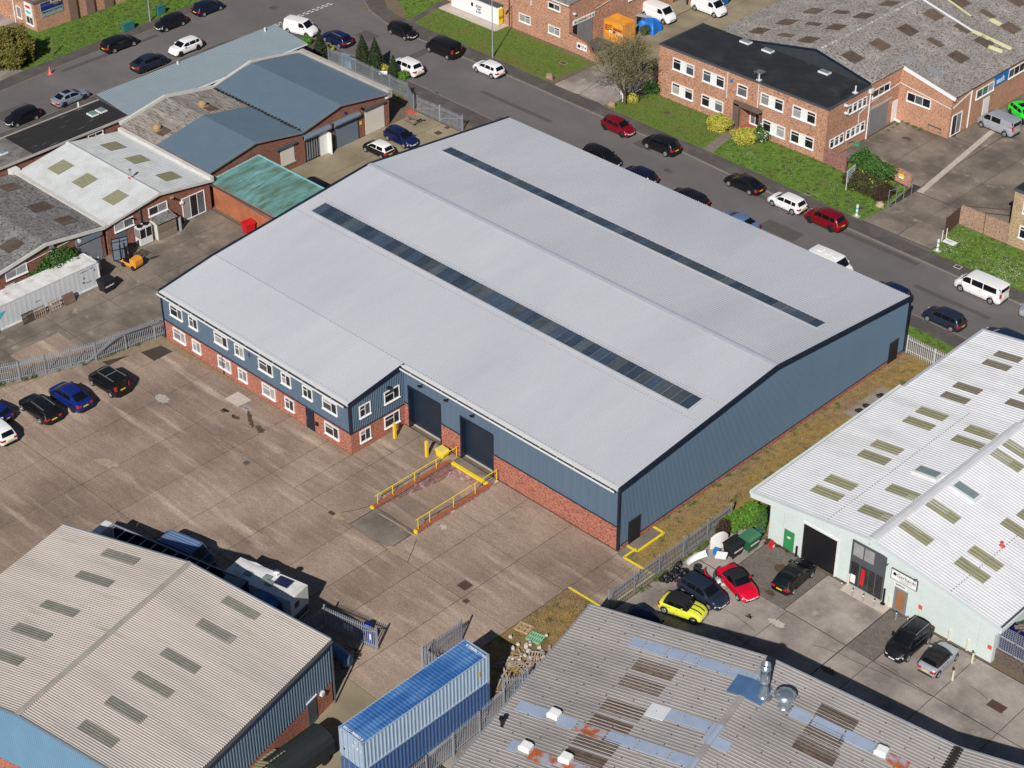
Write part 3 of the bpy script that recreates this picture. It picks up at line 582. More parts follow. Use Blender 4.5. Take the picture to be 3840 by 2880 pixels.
# ---------------------------------------------------------------- windows, doors shared by all buildings
WM = {}
def win(parent, pos, face, w, h, panes, sill=True, fm=None, rim=.06, name='window', glass=None, plain=False):
    """pos: bottom-left corner on the wall (world x,y,z) seen from outside; face 'S','E','N','W' or angle; panes: fractions (u0,v0,u1,v1[,blind])"""
    fm = fm or M_white; ang = face if isinstance(face, float) else {'S': 0., 'E': R(90), 'N': R(180), 'W': R(-90)}[face]
    key = (round(w, 2), round(h, 2), tuple(panes), sill, fm.name, glass.name if glass else '', rim)
    if key not in WM:
        m = MB(); m.box(0, w, -.045, .02, 0, h)
        m.box(-.012, rim, -.10, .0, -.006, h+.006); m.box(w-rim, w+.012, -.10, .0, -.006, h+.006); m.box(rim, w-rim, -.098, .0, h-rim, h+.005); m.box(rim, w-rim, -.098, 0, -.004, rim)
        if sill: m.box(-.06, w+.06, -.17, -.001, -.07, -.008)
        ps = []
        for p in panes:
            q = MB(); g = .035; a0, b0, a1, b1 = rim+p[0]*(w-2*rim)+g, rim+p[1]*(h-2*rim)+g, rim+p[2]*(w-2*rim)-g, rim+p[3]*(h-2*rim)-g
            q.box(a0, a1, -.058, -.02, b0, b1); ps.append((q.mesh('pane', M_blind if len(p) > 4 and p[4] else (glass or M_glass))))
            if len(p) > 5 or True: m.box(a0-.028, a0-.001, -.075, -.04, b0-.028, b1+.028); m.box(a1+.001, a1+.028, -.075, -.04, b0-.028, b1+.028); m.box(a0, a1, -.075, -.04, b1+.001, b1+.028); m.box(a0, a1, -.075, -.04, b0-.028, b0-.001)
        WM[key] = (m.mesh('window', fm), ps)
    fmesh, ps = WM[key]; root = parent; inv = FR[root.name].inverted() if root.name in FR else Matrix.Identity(4)
    o = bpy.data.objects.new(name, fmesh); COL.objects.link(o); o.parent = parent
    o.location = inv @ Vector(pos); o.rotation_euler = (0, 0, ang)
    for pm in ps:
        q = link('pane', pm, o)
        if pm.materials[0] is M_glass and random.random() < .42: q.material_slots[0].link = 'OBJECT'; q.material_slots[0].material = M_glass2 if random.random() < .7 else M_blind
    return o
A_BIG = ((0, .68, .62, 1), (0, 0, .62, .68), (.62, 0, 1, 1)); A_SM = ((0, .68, .5, 1), (0, 0, .5, .68), (.5, 0, 1, 1))
A_BIGB = ((0, .68, .62, 1, 1), (0, 0, .62, .68, 1), (.62, 0, 1, 1, 1)); A_SMB = ((0, .68, .5, 1, 1), (0, 0, .5, .68, 1), (.5, 0, 1, 1, 1))
# ---------------------------------------------------------------- main warehouse
L, L1, P, DP, YR = 50.8, 24.86, 6.24, 39.35, 19.78
HE, HR, HB, HO, BB, BM = 6.28, 8.22, 6.08, 5.28, 2.2, 2.39
mw = thing('warehouse', 'large pale-grey roofed warehouse with blue-grey cladding over red brick, filling the centre', 'warehouse', (-L/2, 10, 0))
def roofz(y): return HE+(HR-HE)*y/YR if y <= YR else HR-(HR-HB)*(y-YR)/(DP-YR)
m = MB()   # brick plinth walls
T = .3
m.box(-L, -L1, -P, -P+T, -.3, BB); m.box(-L1-T, -L1, -P+T, 0, -.3, BB); m.box(-L1, -24.3, 0, T, -.3, BM)
m.box(-20.25, -17.88, 0, T, -.3, BM); m.box(-13.95, -.02, 0, T, -.3, BM); m.box(-T, .03, T, DP, -.3, .42); m.box(-L, -L+T, -P+T, DP, -.3, .42); m.box(-L+T, -T, DP-T, DP-.02, -.3, .5)
part('brick_wall', m, M_brick, mw)
m = MB()   # cladding backing walls
m.box(-L+.03, -L1-.03, -P+.02, -P+T-.05, BB, HO-.05); m.prism([(-L1-.25, -P+.3), (-L1-.02, -P+.3), (-L1-.02, 0), (-L1-.25, 0)], BB, [HO-.06, HO-.06, HE-.1, HE-.1])
for a, b, z in ((-L1-.02, -24.3, BM), (-20.25, -17.88, BM), (-13.95, -.05, BM), (-24.3, -20.25, 4.42), (-17.88, -13.95, 4.42)): m.box(a, b, .02, T-.05, z, HE-.05)
m.ext([(T, .42), (DP-.06, .42), (DP-.06, HB-.1), (YR, HR-.1), (T, HE-.08)], 'x', -.24, -.02)
m.ext([(-P+T, .42), (DP-.06, .42), (DP-.06, HB-.1), (YR, HR-.1), (0, HE-.1), (-P+T, HO-.08)], 'x', -L+.03, -L+.2)
m.box(-L+.2, -.24, DP-.3, DP-.06, .5, HB-.1)
part('cladding_wall', m, M_clad, mw)
m = MB()   # flush-ribbed front cladding and deep-ribbed gable cladding
m.corrwall((-L+.01, -P+.019), (-L1-.01, -P+.019), BB+.02, lambda t: HO-.12, .9, .012, out=(0, -1))
for a, b, z in ((-L1+.02, -24.32, BM+.02), (-20.23, -17.9, BM+.02), (-13.93, -.06, BM+.02), (-24.3, -20.25, 4.44), (-17.88, -13.95, 4.44)): m.corrwall((a, .018), (b, .018), z, lambda t: HE-.12, .9, .012, out=(0, -1))
m.corrwall((-L1-.018, -P+.03), (-L1-.018, -.02), BB+.02, lambda t: HO+(HE-HO)*t-.16, .2, .07, out=(1, 0))
m.corrwall((-.018, .02), (-.018, DP-.03), lambda t: .44, lambda t: roofz(t*DP)-.12, .165, .066, out=(1, 0))
part('cladding_sheet', m, M_clad, mw)
m = MB()   # sill flashings, corner posts, verges
m.bar((-L, -P-.03, BB+.0), (-L1+.05, -P-.03, BB+.0), .07, .06); m.bar((-L1+.04, -P, BB), (-L1+.04, 0, BB), .07, .06)
for a, b in ((-L1, -24.3), (-20.25, -17.88), (-13.95, 0)): m.bar((a, -.035, BM), (b, -.035, BM), .07, .06)
m.bar((.045, 0, .43), (.045, DP, .43), .07, .06)
m.box(-.10, .09, -.09, .13, .12, HE-.02); m.box(-L1-.10, -L1+.08, -P-.08, -P+.16, BB-.05, HO-.1); m.box(-L-.08, -L+.1, -P-.07, -P+.13, .3, HO-.05)
m.box(-.09, .10, DP-.16, DP+.08, .3, HB-.05); m.box(-L-.08, -L+.1, DP-.16, DP+.08, .3, HB-.05)
def verge(p, q, w=.22, h=.42): m.bar(p, q, w, h)
for x in (.06, -L-.06):
    verge((x, YR, HR-.10), (x, DP+.15, roofz(DP+.15)-.10))
    verge((x, -.12 if x > 0 else 0, roofz(-.1)-.10), (x, YR, HR-.10))
verge((-L-.06, -P-.12, HO-.12), (-L-.06, 0, HE-.10)); verge((-L1+.05, -P-.12, HO-.12), (-L1+.05, .12, HE-.09), .2, .34)
part('navy_trim', m, M_navy, mw)
m = MB()   # roof deck (thickness) under the sheets
m.ext([(-.25, HE-.2), (YR, HR-.13), (YR, HR-.02), (-.25, HE-.07)], 'x', -L1+.05, -.03)
m.ext([(-P-.2, HO-.15), (0, HE-.13), (YR, HR-.13), (YR, HR-.03), (0, HE-.03), (-P-.2, HO-.06)], 'x', -L+.02, -L1+.05)
m.ext([(YR, HR-.13), (DP+.1, HB-.14), (DP+.1, HB-.03), (YR, HR-.02)], 'x', -L+.02, -.03)
part('roof_deck', m, M_ridge, mw)
m = MB(); m.corr((-L+.05, 0, HE), (-.05, 0, HE), (-.05, YR, HR), (-L+.05, YR, HR), .21, .022, 'trap'); part('roof_sheet', m, M_roof, mw)
m = MB(); m.corr((-L+.05, -P-.22, HO-.01), (-L1+.02, -P-.22, HO-.01), (-L1+.02, .15, HE+.05), (-L+.05, .15, HE+.045), .21, .022, 'trap'); part('roof_sheet', m, M_roof, mw)
m = MB(); m.bar(((-L1-.03)/2-12.4, -.1, HE+.02), (-.05, -.1, HE+.02), .34, .06); part('eaves_flashing', m, M_whitep, mw); m = MB(); m.bar((-L+.1, -P-.06, HO+.03), (-L1, -P-.06, HO+.03), .3, .05); part('eaves_flashing', m, M_whitep, mw)
m = MB(); m.corr((-.05, DP+.15, roofz(DP+.15)), (-L+.05, DP+.15, roofz(DP+.15)), (-L+.05, YR, HR), (-.05, YR, HR), .26, .042, 'trap'); part('roof_sheet', m, M_roof, mw)
m = MB(); m.ext([(YR-.32, HR+.045), (YR+.32, HR+.045), (YR+.32, HR+.065), (YR, HR+.10), (YR-.32, HR+.065)], 'x', -L-.1, .1); part('ridge_cap', m, M_ridge, mw)
# fixings along the sheet laps: fine dark screws read as dotted lines
m = MB()
for y, z in ((.1, HE+.1), (4.9, None), (-P+.25, None), (9.9, None), (12.9, None), (YR-1.2, None)):
    zz = z or ((roofz(y) if y >= 0 else HO+(HE-HO)*(y+P)/P)+.048)
    x1 = -L1 if y < 0 else -.5; n = int((x1+L-.3)/.333)
    if y in (4.9, YR-1.2): continue
    for k in range(n):
        x = -L+.3+k*.333; m.box(x, x+.11, y, y+.055, zz, zz+.016)
part('roof_fixings', m, mat('dull_fixings', (.30, .31, .34), .6, var=.1), mw, kind='stuff')
# rooflight strips, panel by panel
def strip(y0, y1, x0, x1, n):
    for k in range(n):
        a, b = x0+(x1-x0)*k/n+.012, x0+(x1-x0)*(k+1)/n-.012; m = MB()
        m.corr((a, y0, roofz(y0)) if y1 > y0 and y0 < YR else (b, y1, roofz(y1)), (b, y0, roofz(y0)) if y0 < YR else (a, y1, roofz(y1)), (b, y1, roofz(y1)) if y0 < YR else (a, y0, roofz(y0)), (a, y1, roofz(y1)) if y0 < YR else (b, y0, roofz(y0)), .5, .03, 'rib', lift=.058)
        part('rooflight_panel', m, M_rlight2 if random.random() < .3 else M_rlight, mw)
strip(10.7, 12.45, -49.0, -2.1, 47); strip(27.75, 29.1, -48.8, -1.95, 47)
m = MB()
for y0, y1, x0, x1 in ((10.7, 12.45, -49.0, -2.1), (27.75, 29.1, -48.8, -1.95)):
    for y in (y0-.12, y1+.12): m.bar((x0-.1, y, roofz(y)+.07), (x1+.1, y, roofz(y)+.07), .2, .03)
    for x in (x0-.1, x1+.1): m.bar((x, y0-.1, roofz(y0)+.075), (x, y1+.1, roofz(y1)+.075), .16, .03)
part('rooflight_flashing', m, M_roof, mw)
# gutters
def gutter(x0, x1, y, z, parent, w=.36):
    m = MB(); m.box(x0, x1, y-w/2, y-w/2+.05, z-.16, z); m.box(x0, x1, y+w/2-.04, y+w/2, z-.16, z-.03); m.box(x0, x1, y-w/2+.05, y+w/2-.04, z-.16, z-.12, 1)
    k = x0+1.2
    while k < x1: m.box(k, k+.04, y-w/2+.05, y+w/2-.04, z-.02, z-.005); k += 1.9
    g = part('gutter', m, [M_whitep, M_gutter], parent); return g
gutter(-L+.1, -L1-.1, -P-.34, HO-.0, mw, .42); gutter(-L1+.2, -.1, -.38, HE-.0, mw, .40)
m = MB(); m.box(-L+.1, -L1-.1, -P-.13, -P-.0, HO-.3, HO-.2); m.box(-L1+.2, -.1, -.16, 0, HE-.34, HE-.22); part('eaves_trim', m, M_navy, mw)
# windows of the office front
for i, (x, w, z) in enumerate(((-49.5, 1.8, 3.32), (-46.7, 1.25, 3.32), (-43.0, 1.85, 3.32), (-40.1, 1.25, 3.32), (-36.8, 1.9, 3.32), (-33.7, 1.25, 3.32), (-30.85, 1.25, 3.32), (-28.25, 1.85, 3.35))):
    win(mw, (x, -P-.02, z), 'S', w, 1.15, A_BIG if w > 1.5 else A_SM)
for i, (x, w) in enumerate(((-49.45, 1.78), (-46.6, 1.2), (-42.85, 1.78), (-39.95, 1.2), (-36.6, 1.75), (-33.5, 1.2), (-28.2, 1.8))):
    b = i < 5; win(mw, (x, -P-.0, .74), 'S', w, 1.2, (A_BIGB if w > 1.5 else A_SMB) if b else (A_BIG if w > 1.5 else A_SM))
for y, w, z in ((-5.2, 1.25, 3.32), (-2.35, 1.75, 3.32)): win(mw, (-L1+.04, y, z), 'E', w, 1.2, A_BIG if w > 1.5 else A_SM)
for y, w, z in ((-5.25, 1.2, .72), (-2.42, 1.75, .75)): win(mw, (-L1, y, z), 'E', w, 1.2, A_BIG if w > 1.5 else A_SM)
# office door
m = MB(); m.box(-30.72, -29.62, -P-.05, -P+.02, -.02, 2.08); m.box(-30.66, -29.68, -P-.075, -P-.05, .02, 2.02); d = part('door', m, M_navy, mw)
m = MB(); m.box(-30.58, -30.53, -P-.12, -P-.076, .9, 1.3); part('door_handle', m, M_steel, d)
m = MB(); m.box(-29.4, -29.1, -P-.14, -P, .9, 1.25); part('post_box', m, M_black, mw)
m = MB(); m.box(-42.2, -42.14, -P-.1, -P, .1, BB-.1); part('downpipe', m, M_black, mw)
m = MB(); m.bar((-.6-24.9+.2, 0, 0), (-25.3, 0, 0), .01)
# loading doors, set back in their openings
for x0, x1 in ((-24.3, -20.25), (-17.88, -13.95)):
    m = MB(); m.box(x0, x0+.12, -.05, .75, 0, 4.42); m.box(x1-.12, x1, -.05, .75, 0, 4.42); m.box(x0+.12, x1-.12, -.05, .75, 4.3, 4.42); m.box(x0-.03, x0, -.06, .0, 0, 4.45)
    part('door_surround', m, M_navy, mw)
    dr = thing  # sectional door made of horizontal panels
    first = None
    for k in range(9):
        m = MB(); z0, z1 = .03+k*.475, .03+(k+1)*.475-.012
        m.box(x0+.12, x1-.12, .52, .6, z0, min(z1, 4.29)); part('door_panel', m, M_door, mw)
    m = MB(); m.box(x0+.12, x1-.12, .38, .52, -.1, .055); part('threshold', m, M_patchc, mw)
# bulkhead lamps over the doors
for p in ((-19.23, 5.47), (-16.12, 5.41), (-22.42, 5.37)):
    m = MB(); m.bar((p[0], 0, p[1]), (p[0], -.45, p[1]+.05), .07); m.box(p[0]-.14, p[0]+.14, -.5, -.32, p[1]-.03, p[1]+.09); part('wall_lamp', m, M_black, mw)
m = MB(); m.box(-L1+.02, -L1+.35, -1.95, -1.7, 4.75, 4.95); m.tube((-L1+.3, -1.82, 4.8), (-L1+.55, -1.75, 4.7), .12, 10); part('camera_housing', m, M_black, mw)
for x in (-39.0+.65, -39.0+.85): pass
m = MB()
for z in (3.95, 4.12, 4.29): m.tube((-38.1, -P-.02, z), (-38.1, -P-.12, z), .07, 8)
part('flue_vent', m, M_dgrey, mw)
# personnel doors in the long gable
for y in (1.35, 36.9):
    m = MB(); m.box(-.05, .085, y-.12, y+1.2, .05, 2.25); m.box(.085, .13, y-.12, y-.0, .05, 2.25); m.box(.085, .13, y+1.08, y+1.2, .05, 2.25); m.box(.085, .16, y-.14, y+1.22, 2.25, 2.33); part('door_frame', m, M_navy, mw)
    m = MB(); m.box(.085, .11, y+.0, y+1.08, .06, 2.2); part('door', m, M_black, mw)
# ---------------------------------------------------------------- loading dock
m = MB(); zf = -1.22
m.poly([(DX0, DY0, .0), (DX1, DY0, .0), (DX1, DY1-1.6, zf), (DX0, DY1-1.6, zf)]); m.poly([(DX0, DY1-1.6, zf), (DX1, DY1-1.6, zf), (DX1, DY1+.02, zf), (DX0, DY1+.02, zf)])
struct('dock_ramp', m, M_slab)
dw = thing('loading_dock', 'sunken brick-walled loading dock ramp before the right-hand warehouse door', 'loading dock', (-15.6, -1, 0))
m = MB(); m.box(DX0-.34, DX0-.02, DY0-.35, DY1, -1.4, .14); part('side_wall', m, M_brickw, dw)
m = MB(); m.box(DX1+.02, DX1+.34, DY0-.1, -.35, -1.4, .30); part('side_wall', m, M_brickw, dw)
m = MB(); m.box(DX0-.02, DX1+.02, DY1, DY1+.3, -1.4, .02); part('end_wall', m, M_brickw, dw)
m = MB()
for k in range(37):
    y = DY0-.32+k*.232; m.box(DX0-.36, DX0-.0, y, y+.215, .14, .215)
    if y < -.5: m.box(DX1+.0, DX1+.36, y+.2, y+.415, .30, .372)
part('brick_coping', m, mat('coping_brick', (.36, .10, .045), .85, var=.3, scale=4), dw, kind='stuff')
m = MB(); m.box(DX0+.05, DX1-.02, DY1-.14, DY1+.12, -.12, .075); part('dock_edge', m, M_yellow, dw)
m = MB(); m.box(DX0-.36, DX0-.02, DY0-.48, DY0-.34, -.02, .24); part('wall_end_cap', m, M_yellow, dw)
m = MB(); m.box(DX1+.02, DX1+.36, DY0-.24, DY0-.11, .1, .4); part('wall_end_cap', m, M_yellow, dw)
def rail(x, ys, z0, ztop, label):
    t = thing('handrail', label, 'railing', (x, ys[0], 0), group=None)
    for y in ys:
        m = MB(); m.tube((x, y, z0), (x, y, ztop), .036, 8); part('post', m, M_yellow, t)
    m = MB(); m.tube((x, ys[0]-.25, ztop), (x, ys[-1]+.1, ztop), .034, 8); part('top_rail', m, M_yellow, t)
rail(DX0-.17, (-9.4, -7.7, -5.2, -2.7, -.3), .12, 1.12, 'yellow tubular handrail on the left dock wall, nearest the yellow bin')
rail(DX1+.2, (-9.5, -8.2, -5.5, -3.0, -.5), .15, 1.42, 'yellow tubular handrail on the right dock wall')
for p, lab in (((-23.95, -2.1), 'yellow steel guard post beside the office side wall'), ((-20.05, -2.0), 'yellow steel guard post between the two loading doors')):
    m = MB(); m.box(-.11, .11, -.09, .0, 0, 1.6); m.box(-.03, .03, .0, .09, 0, 1.6); m.box(-.11, .11, .09, .12, 0, 1.6); solo('guard_post', m, M_yellow, lab, 'bollard', (*p, .03), group='yellow guard posts')
# yellow grit bin
t = thing('grit_bin', 'yellow plastic grit bin beside the dock handrail', 'grit bin', (-19.17, -1, 0.04), 0)
m = MB(); m.ext([(-.45, 0), (.45, 0), (.52, .55), (-.52, .55)], 'y', -.3, .3); part('bin_body', m, M_yellow, t, world=False)
m = MB(); m.ext([(-.56, .55), (.56, .55), (.56, .60), (.40, .78), (-.40, .78), (-.56, .60)], 'y', -.36, .36); part('lid', m, mat('pale_yellow', (.72, .58, .12), .6), t, world=False)

# ---------------------------------------------------------------- west row of workshops
def corr2(mb, x0, x1, y, z, axis, **k): pass
def rl(parent, plane, pts, prof, mt, lift=.06, name='rooflight'):
    """one rooflight sheet lying on a roof plane: plane(x,y)->z ; pts 4 plan corners, ribs run p0->p3"""
    m = MB(); q = [(*p, plane(*p)) for p in pts]; m.corr(*q, prof[1], prof[2], prof[0], lift=lift); return part(name, m, mt, parent)
def ipl(v, a, za, b, zb): return za+(zb-za)*(v-a)/(b-a)
XE, XW = -66.9, -82.4     # yard face, rear wall
# white-roofed unit
u1 = thing('workshop', 'white-roofed brick workshop with five mossy rooflights and a small metal flue', 'workshop', (XE, 5.5, 0))
YA, YB, YM, ZE, ZR = -1.0, 11.9, 5.5, 3.45, 4.5
def u1z(x, y): return ipl(y, YA, ZE+.1, YM, ZR) if y < YM else ipl(y, YM, ZR, YB, ZE)
m = MB(); m.ext([(YA, -.2), (YB, -.2), (YB, ZE-.12), (YM, ZR-.12), (YA, ZE-.02)], 'x', XW, XE); part('brick_wall', m, M_brickd, u1)
m = MB(); m.corr((XE+.25, YA, ZE+.1), (XE+.25, YM, ZR), (XW, YM, ZR), (XW, YA, ZE+.1), .34, .05, 'trap', nrm=(0, 0, 1)); m.v = m.v
part('roof_sheet', m, M_wroofo, u1)
M_ = MB()
def ribx(mb, x0, x1, ya, za, yb, zb, pitch, d, prof='trap', lift=0):
    # ribs run down the slope (along y)
    mb.corr((x0, ya, za), (x1, ya, za), (x1, yb, zb), (x0, yb, zb), pitch, d, prof, lift=lift, nrm=(0, 0, 1))
def riby(mb, y0, y1, xa, za, xb, zb, pitch, d, prof='trap', lift=0):
    mb.corr((xa, y0, za), (xa, y1, za), (xb, y1, zb), (xb, y0, zb), pitch, d, prof, lift=lift, nrm=(0, 0, 1))
# replace: ribs on this unit run down the slopes
bpy.data.objects.remove([o for o in u1.children if o.name.startswith('roof_sheet')][0])
m = MB(); ribx(m, XW, XE+.25, YA, ZE+.1, YM, ZR, .34, .05); part('roof_sheet', m, M_wroofo, u1)
m = MB(); ribx(m, XW, XE+.25, YM, ZR, YB, ZE, .34, .05); part('roof_sheet', m, M_wroofo, u1)
m = MB(); m.ext([(YM-.25, ZR+.05), (YM+.25, ZR+.05), (YM, ZR+.14)], 'x', XW, XE+.3); m.box(XE+.2, XE+.34, YA, YA+.01, ZE, ZE+.1); part('ridge_cap', m, M_wroofo, u1)
m = MB(); m.bar((XE+.27, YA, ZE+.0), (XE+.27, YM, ZR-.08), .10, .24); m.bar((XE+.27, YM, ZR-.08), (XE+.27, YB, ZE-.06), .10, .24); part('bargeboard', m, M_concl, u1)
m = MB(); m.box(XW, XE+.35, YB-.05, YB+.38, ZE-.2, ZE+.38); part('parapet', m, M_concl, u1); m = MB(); m.box(XW, XE+.3, YA-.32, YA+.05, ZE-.15, ZE+.22); part('parapet', m, M_concl, u1)
for c in ((0,0,525,1450), (0,0,735,1568), (0,0,975,1255), (0,0,1185,1370), (0,0,1455,1515), ): pass
for (cx, cy) in ((-79.1, 2.3), (-74.89, 2.33), (-79.11, 8.87), (-74.88, 8.87), (-69.64, 8.91), (-69.79, 2.41)):
    w, d = .95, 1.0; q = [(cx-w, cy-d), (cx+w, cy-d), (cx+w, cy+d), (cx-w, cy+d)]; rl(u1, u1z, q, ('trap', .38, .05), M_olive, .06)
fx, fy = (-71.29, 5.47)
m = MB(); m.tube((fx, fy, 4.4), (fx, fy, 5.35), .09, 10); m.tube((fx, fy, 5.3), (fx, fy, 5.5), .15, 10); part('flue', m, M_steel, u1); m = MB(); m.box(fx-.22, fx+.22, fy-.22, fy+.22, 4.45, 4.6); part('flue_base', m, M_pink, u1)
T2 = ((0, 0, .5, 1), (.5, 0, 1, 1))
win(u1, (XE+.0, -.05, 2.25), 'E', 2.3, .95, T2); win(u1, (XE, 4.15, 2.3), 'E', 2.3, .95, T2)
win(u1, (XE, 8.25, .1), 'E', 2.85, 2.55, ((0, 0, .34, 1), (.34, 0, .67, 1), (.67, 0, 1, 1)), sill=False, name='glazed_door')
m = MB(); m.box(XE, XE+.03, .25, 1.2, .3, 2.1); part('blue_panel', m, M_clad, u1)
for y, z in ((6.9, 3.25), (8.0, 2.2)): 
    m = MB(); m.box(XE, XE+.22, y, y+.35, z, z+.22); part('wall_box', m, M_vent if z > 3 else M_white, u1)
m = MB(); m.tube((XE+.12, 3.05, 0), (XE+.12, 3.05, 3.6), .08, 8); part('downpipe', m, M_dgrey, u1)
for y in (2.0, 7.4): 
    m = MB(); m.box(XE, XE+.3, y, y+.18, 3.0, 3.12); part('wall_lamp', m, M_black, u1)
# left unit with weathered roof (partly outside the frame)
u0 = thing('workshop', 'brick workshop at the left edge with mottled grey roof and brown rooflights', 'workshop', (XE, -8, 0))
Y0, Y1, YM0 = -15.5, -1.35, -8.0
def u0z(x, y): return ipl(y, Y0, 3.3, YM0, 4.5) if y < YM0 else ipl(y, YM0, 4.5, Y1, 3.5)
m = MB(); m.ext([(Y0, -.2), (Y1, -.2), (Y1, 3.35), (YM0, 4.35), (Y0, 3.15)], 'x', XW, XE+.0)
part('brick_wall', m, M_brickd, u0)
m = MB(); ribx(m, XW, XE+.2, YM0, 4.5, Y1, 3.5, .17, .035, 'sine'); part('roof_sheet', m, M_asbg, u0)
m = MB(); ribx(m, XW, XE+.2, Y0, 3.3, YM0, 4.5, .17, .035, 'sine'); part('roof_sheet', m, M_asbg, u0)
m = MB(); m.bar((XE+.26, YM0, 4.38), (XE+.26, Y1+.1, 3.42), .12, .34); m.bar((XE+.26, Y0, 3.16), (XE+.26, YM0, 4.38), .12, .34); part('bargeboard', m, M_concl, u0)
for (cx, cy) in ((-74.06, -3.57), (-69.92, -3.5), (-69.27, -10.19), (-79.64, -3.48), (-73.93, -3.97)):
    w, d = .9, .95; rl(u0, u0z, [(cx-w, cy-d), (cx+w, cy-d), (cx+w, cy+d), (cx-w, cy+d)], ('sine', .17, .035), M_brown, .03)
m = MB(); m.box(XE+.0, XE+.05, -4.6, -1.75, 0, 2.75); part('doorway', m, M_mgrey, u0); m = MB(); m.box(XE+.05, XE+.2, -4.7, -1.6, 2.72, 3.3); part('door_lintel', m, M_shut, u0)
win(u0, (XE, -12.7, 2.3), 'E', 2.4, 1.0, ((0, 0, .5, 1, 1), (.5, 0, 1, 1, 1)))
m = MB(); m.tube((XE+.14, -7.4, .2), (XE+.14, -7.4, 3.9), .09, 8); m.box(XE+.02, XE+.3, -7.6, -7.2, 3.7, 4.2); part('downpipe', m, M_mgrey, u0)
m = MB(); m.bar((XE+.06, -13.8, 2.95), (XE+.06, -5.0, 3.55), .05); part('cable_conduit', m, M_whitep, u0)
m = MB(); m.tube((XE+.05, -4.3, 3.15), (XE+.25, -4.3, 3.15), .2, 10); part('wall_lamp', m, M_whitep, u0)
m = MB(); m.box(XE, XE+.06, -12.9, -11.9, .0, 1.75); part('white_hatch', m, M_whitep, u0)
# slate-blue double workshop with roller shutters
u2 = thing('workshop', 'slate-blue roofed brick workshop with roller shutter doors beside the road fence', 'workshop', (XE-.7, 25, 0))
XF = -67.6; Z2 = 4.05; secs = [(12.3, 3.9), (18.6, 5.0), (24.9, 3.85), (30.4, 5.05), (37.6, 3.9)]
m = MB(); m.ext([(12.3, -.2), (37.5, -.2)]+[(y, z-.12) for y, z in secs[::-1]], 'x', XW, XF); part('brick_wall', m, M_brickd, u2)
def u2z(x, y):
    for (a, za), (b, zb) in zip(secs, secs[1:]):
        if a <= y <= b: return ipl(y, a, za, b, zb)
    return 4.
for k, ((a, za), (b, zb)) in enumerate(zip(secs, secs[1:])):
    xs = XW+.0
    if k < 2:
        xm = -76.2
        m = MB(); ribx(m, XW, xm, a, za, b, zb, .17, .035, 'sine'); part('roof_sheet', m, M_asbd, u2, label='old mottled fibre cement sheet with two vents')
        xs = xm
    m = MB(); ribx(m, xs, XF+.25, a, za, b, zb, .3, .06, 'trap', .01); part('roof_sheet', m, M_slateroof, u2)
m = MB()
for (a, za), (b, zb) in zip(secs, secs[1:]): m.bar((XF+.27, a, za-.05), (XF+.27, b, zb-.05), .08, .2)
part('verge_trim', m, M_mgrey, u2)
m = MB(); m.box(XW, XF+.2, 24.75, 25.05, 3.8, 3.9); 
for k in range(26): x = XW+.3+k*.56; m.box(x, x+.3, 24.72+random.uniform(-.1, .1), 25.1, 3.9, 3.98)
part('valley_gutter', m, M_gutter, u2)
m = MB(); m.box(XW, XF+.3, 37.3, 37.85, 3.4, 4.32); part('parapet', m, M_concp, u2)
for (cx, cy) in ((-78.52, 20.35), (-78.37, 14.11)):
    z = u2z(0, cy); m = MB(); m.box(cx-.5, cx+.5, cy-.5, cy+.5, z, z+.12); m.lathe([(.42, .12), (.42, .3), (.5, .32), (.46, .48), (.15, .66), (.02, .68)], (cx, cy, z), 12); part('roof_vent', m, M_vent, u2)
for (cx, cy) in ((-77.67, 20.74), (-77.61, 14.25)): rl(u2, u2z, [(cx-.8, cy-.65), (cx+.8, cy-.65), (cx+.8, cy+.65), (cx-.8, cy+.65)], ('sine', .17, .035), M_brown, .04)
m = MB(); xv = -82.55; m.bar((xv, 12.3, 4.1), (xv, 18.4, 5.15), .3, .34); m.bar((xv, 18.4, 5.15), (xv, 24.9, 4.0), .3, .34); m.bar((xv, 24.9, 4.0), (xv, 30.4, 5.2), .25, .2); m.bar((xv, 30.4, 5.2), (xv, 37.4, 4.05), .25, .2); part('back_flashing', m, M_concl, u2)
def shutter(y0, y1, zt, parent, x, hood=True, leaf=None, mt=None):
    n = int(zt/.1); m = MB(); m.corrwall((x+.03, y0), (x+.03, y1), 0, lambda t: zt, 99, .0, out=(1, 0))
    q = MB(); q.box(x, x+.04, y0, y1, 0, zt); 
    for k in range(n): q.box(x+.04, x+.062, y0, y1, k*zt/n+.02, (k+1)*zt/n-.015)
    part('roller_shutter', q, mt or M_shut, parent)
    if hood:
        q = MB(); q.tube((x+.28, y0-.25, zt+.2), (x+.28, y1+.25, zt+.2), .27, 12); q.box(x, x+.3, y0-.25, y1+.25, zt-.02, zt+.45); part('shutter_hood', q, mt or M_shut, parent)
    q = MB(); q.box(x, x+.12, y0-.12, y0-.01, 0, zt); q.box(x, x+.12, y1+.01, y1+.12, 0, zt); part('guide_rail', q, M_dgrey, parent)
shutter(29.5, 32.75, 2.85, u2, XF)
m = MB(); m.box(XF+.0, XF+.03, 25.3, 28.5, 0, 2.85); part('dark_doorway', m, M_black, u2)
m = MB(); m.tube((XF+.28, 25.0, 3.05), (XF+.28, 28.75, 3.05), .27, 12); m.box(XF, XF+.3, 25.0, 28.75, 2.83, 3.3); part('shutter_hood', m, M_shut, u2)
m = MB(); m.box(XF+.02, XF+.8, 28.35, 28.42, 0, 2.6); m.box(XF+.1, XF+.14, 27.3, 28.35, 0, 2.6); part('door_leaf', m, M_whitep, u2)
for k in range(6):
    m = MB(); m.box(XF+.05, XF+.07, 25.45+k*.34, 25.62+k*.34, .15, 2.75); part('strip_curtain', m, M_mgrey, u2)
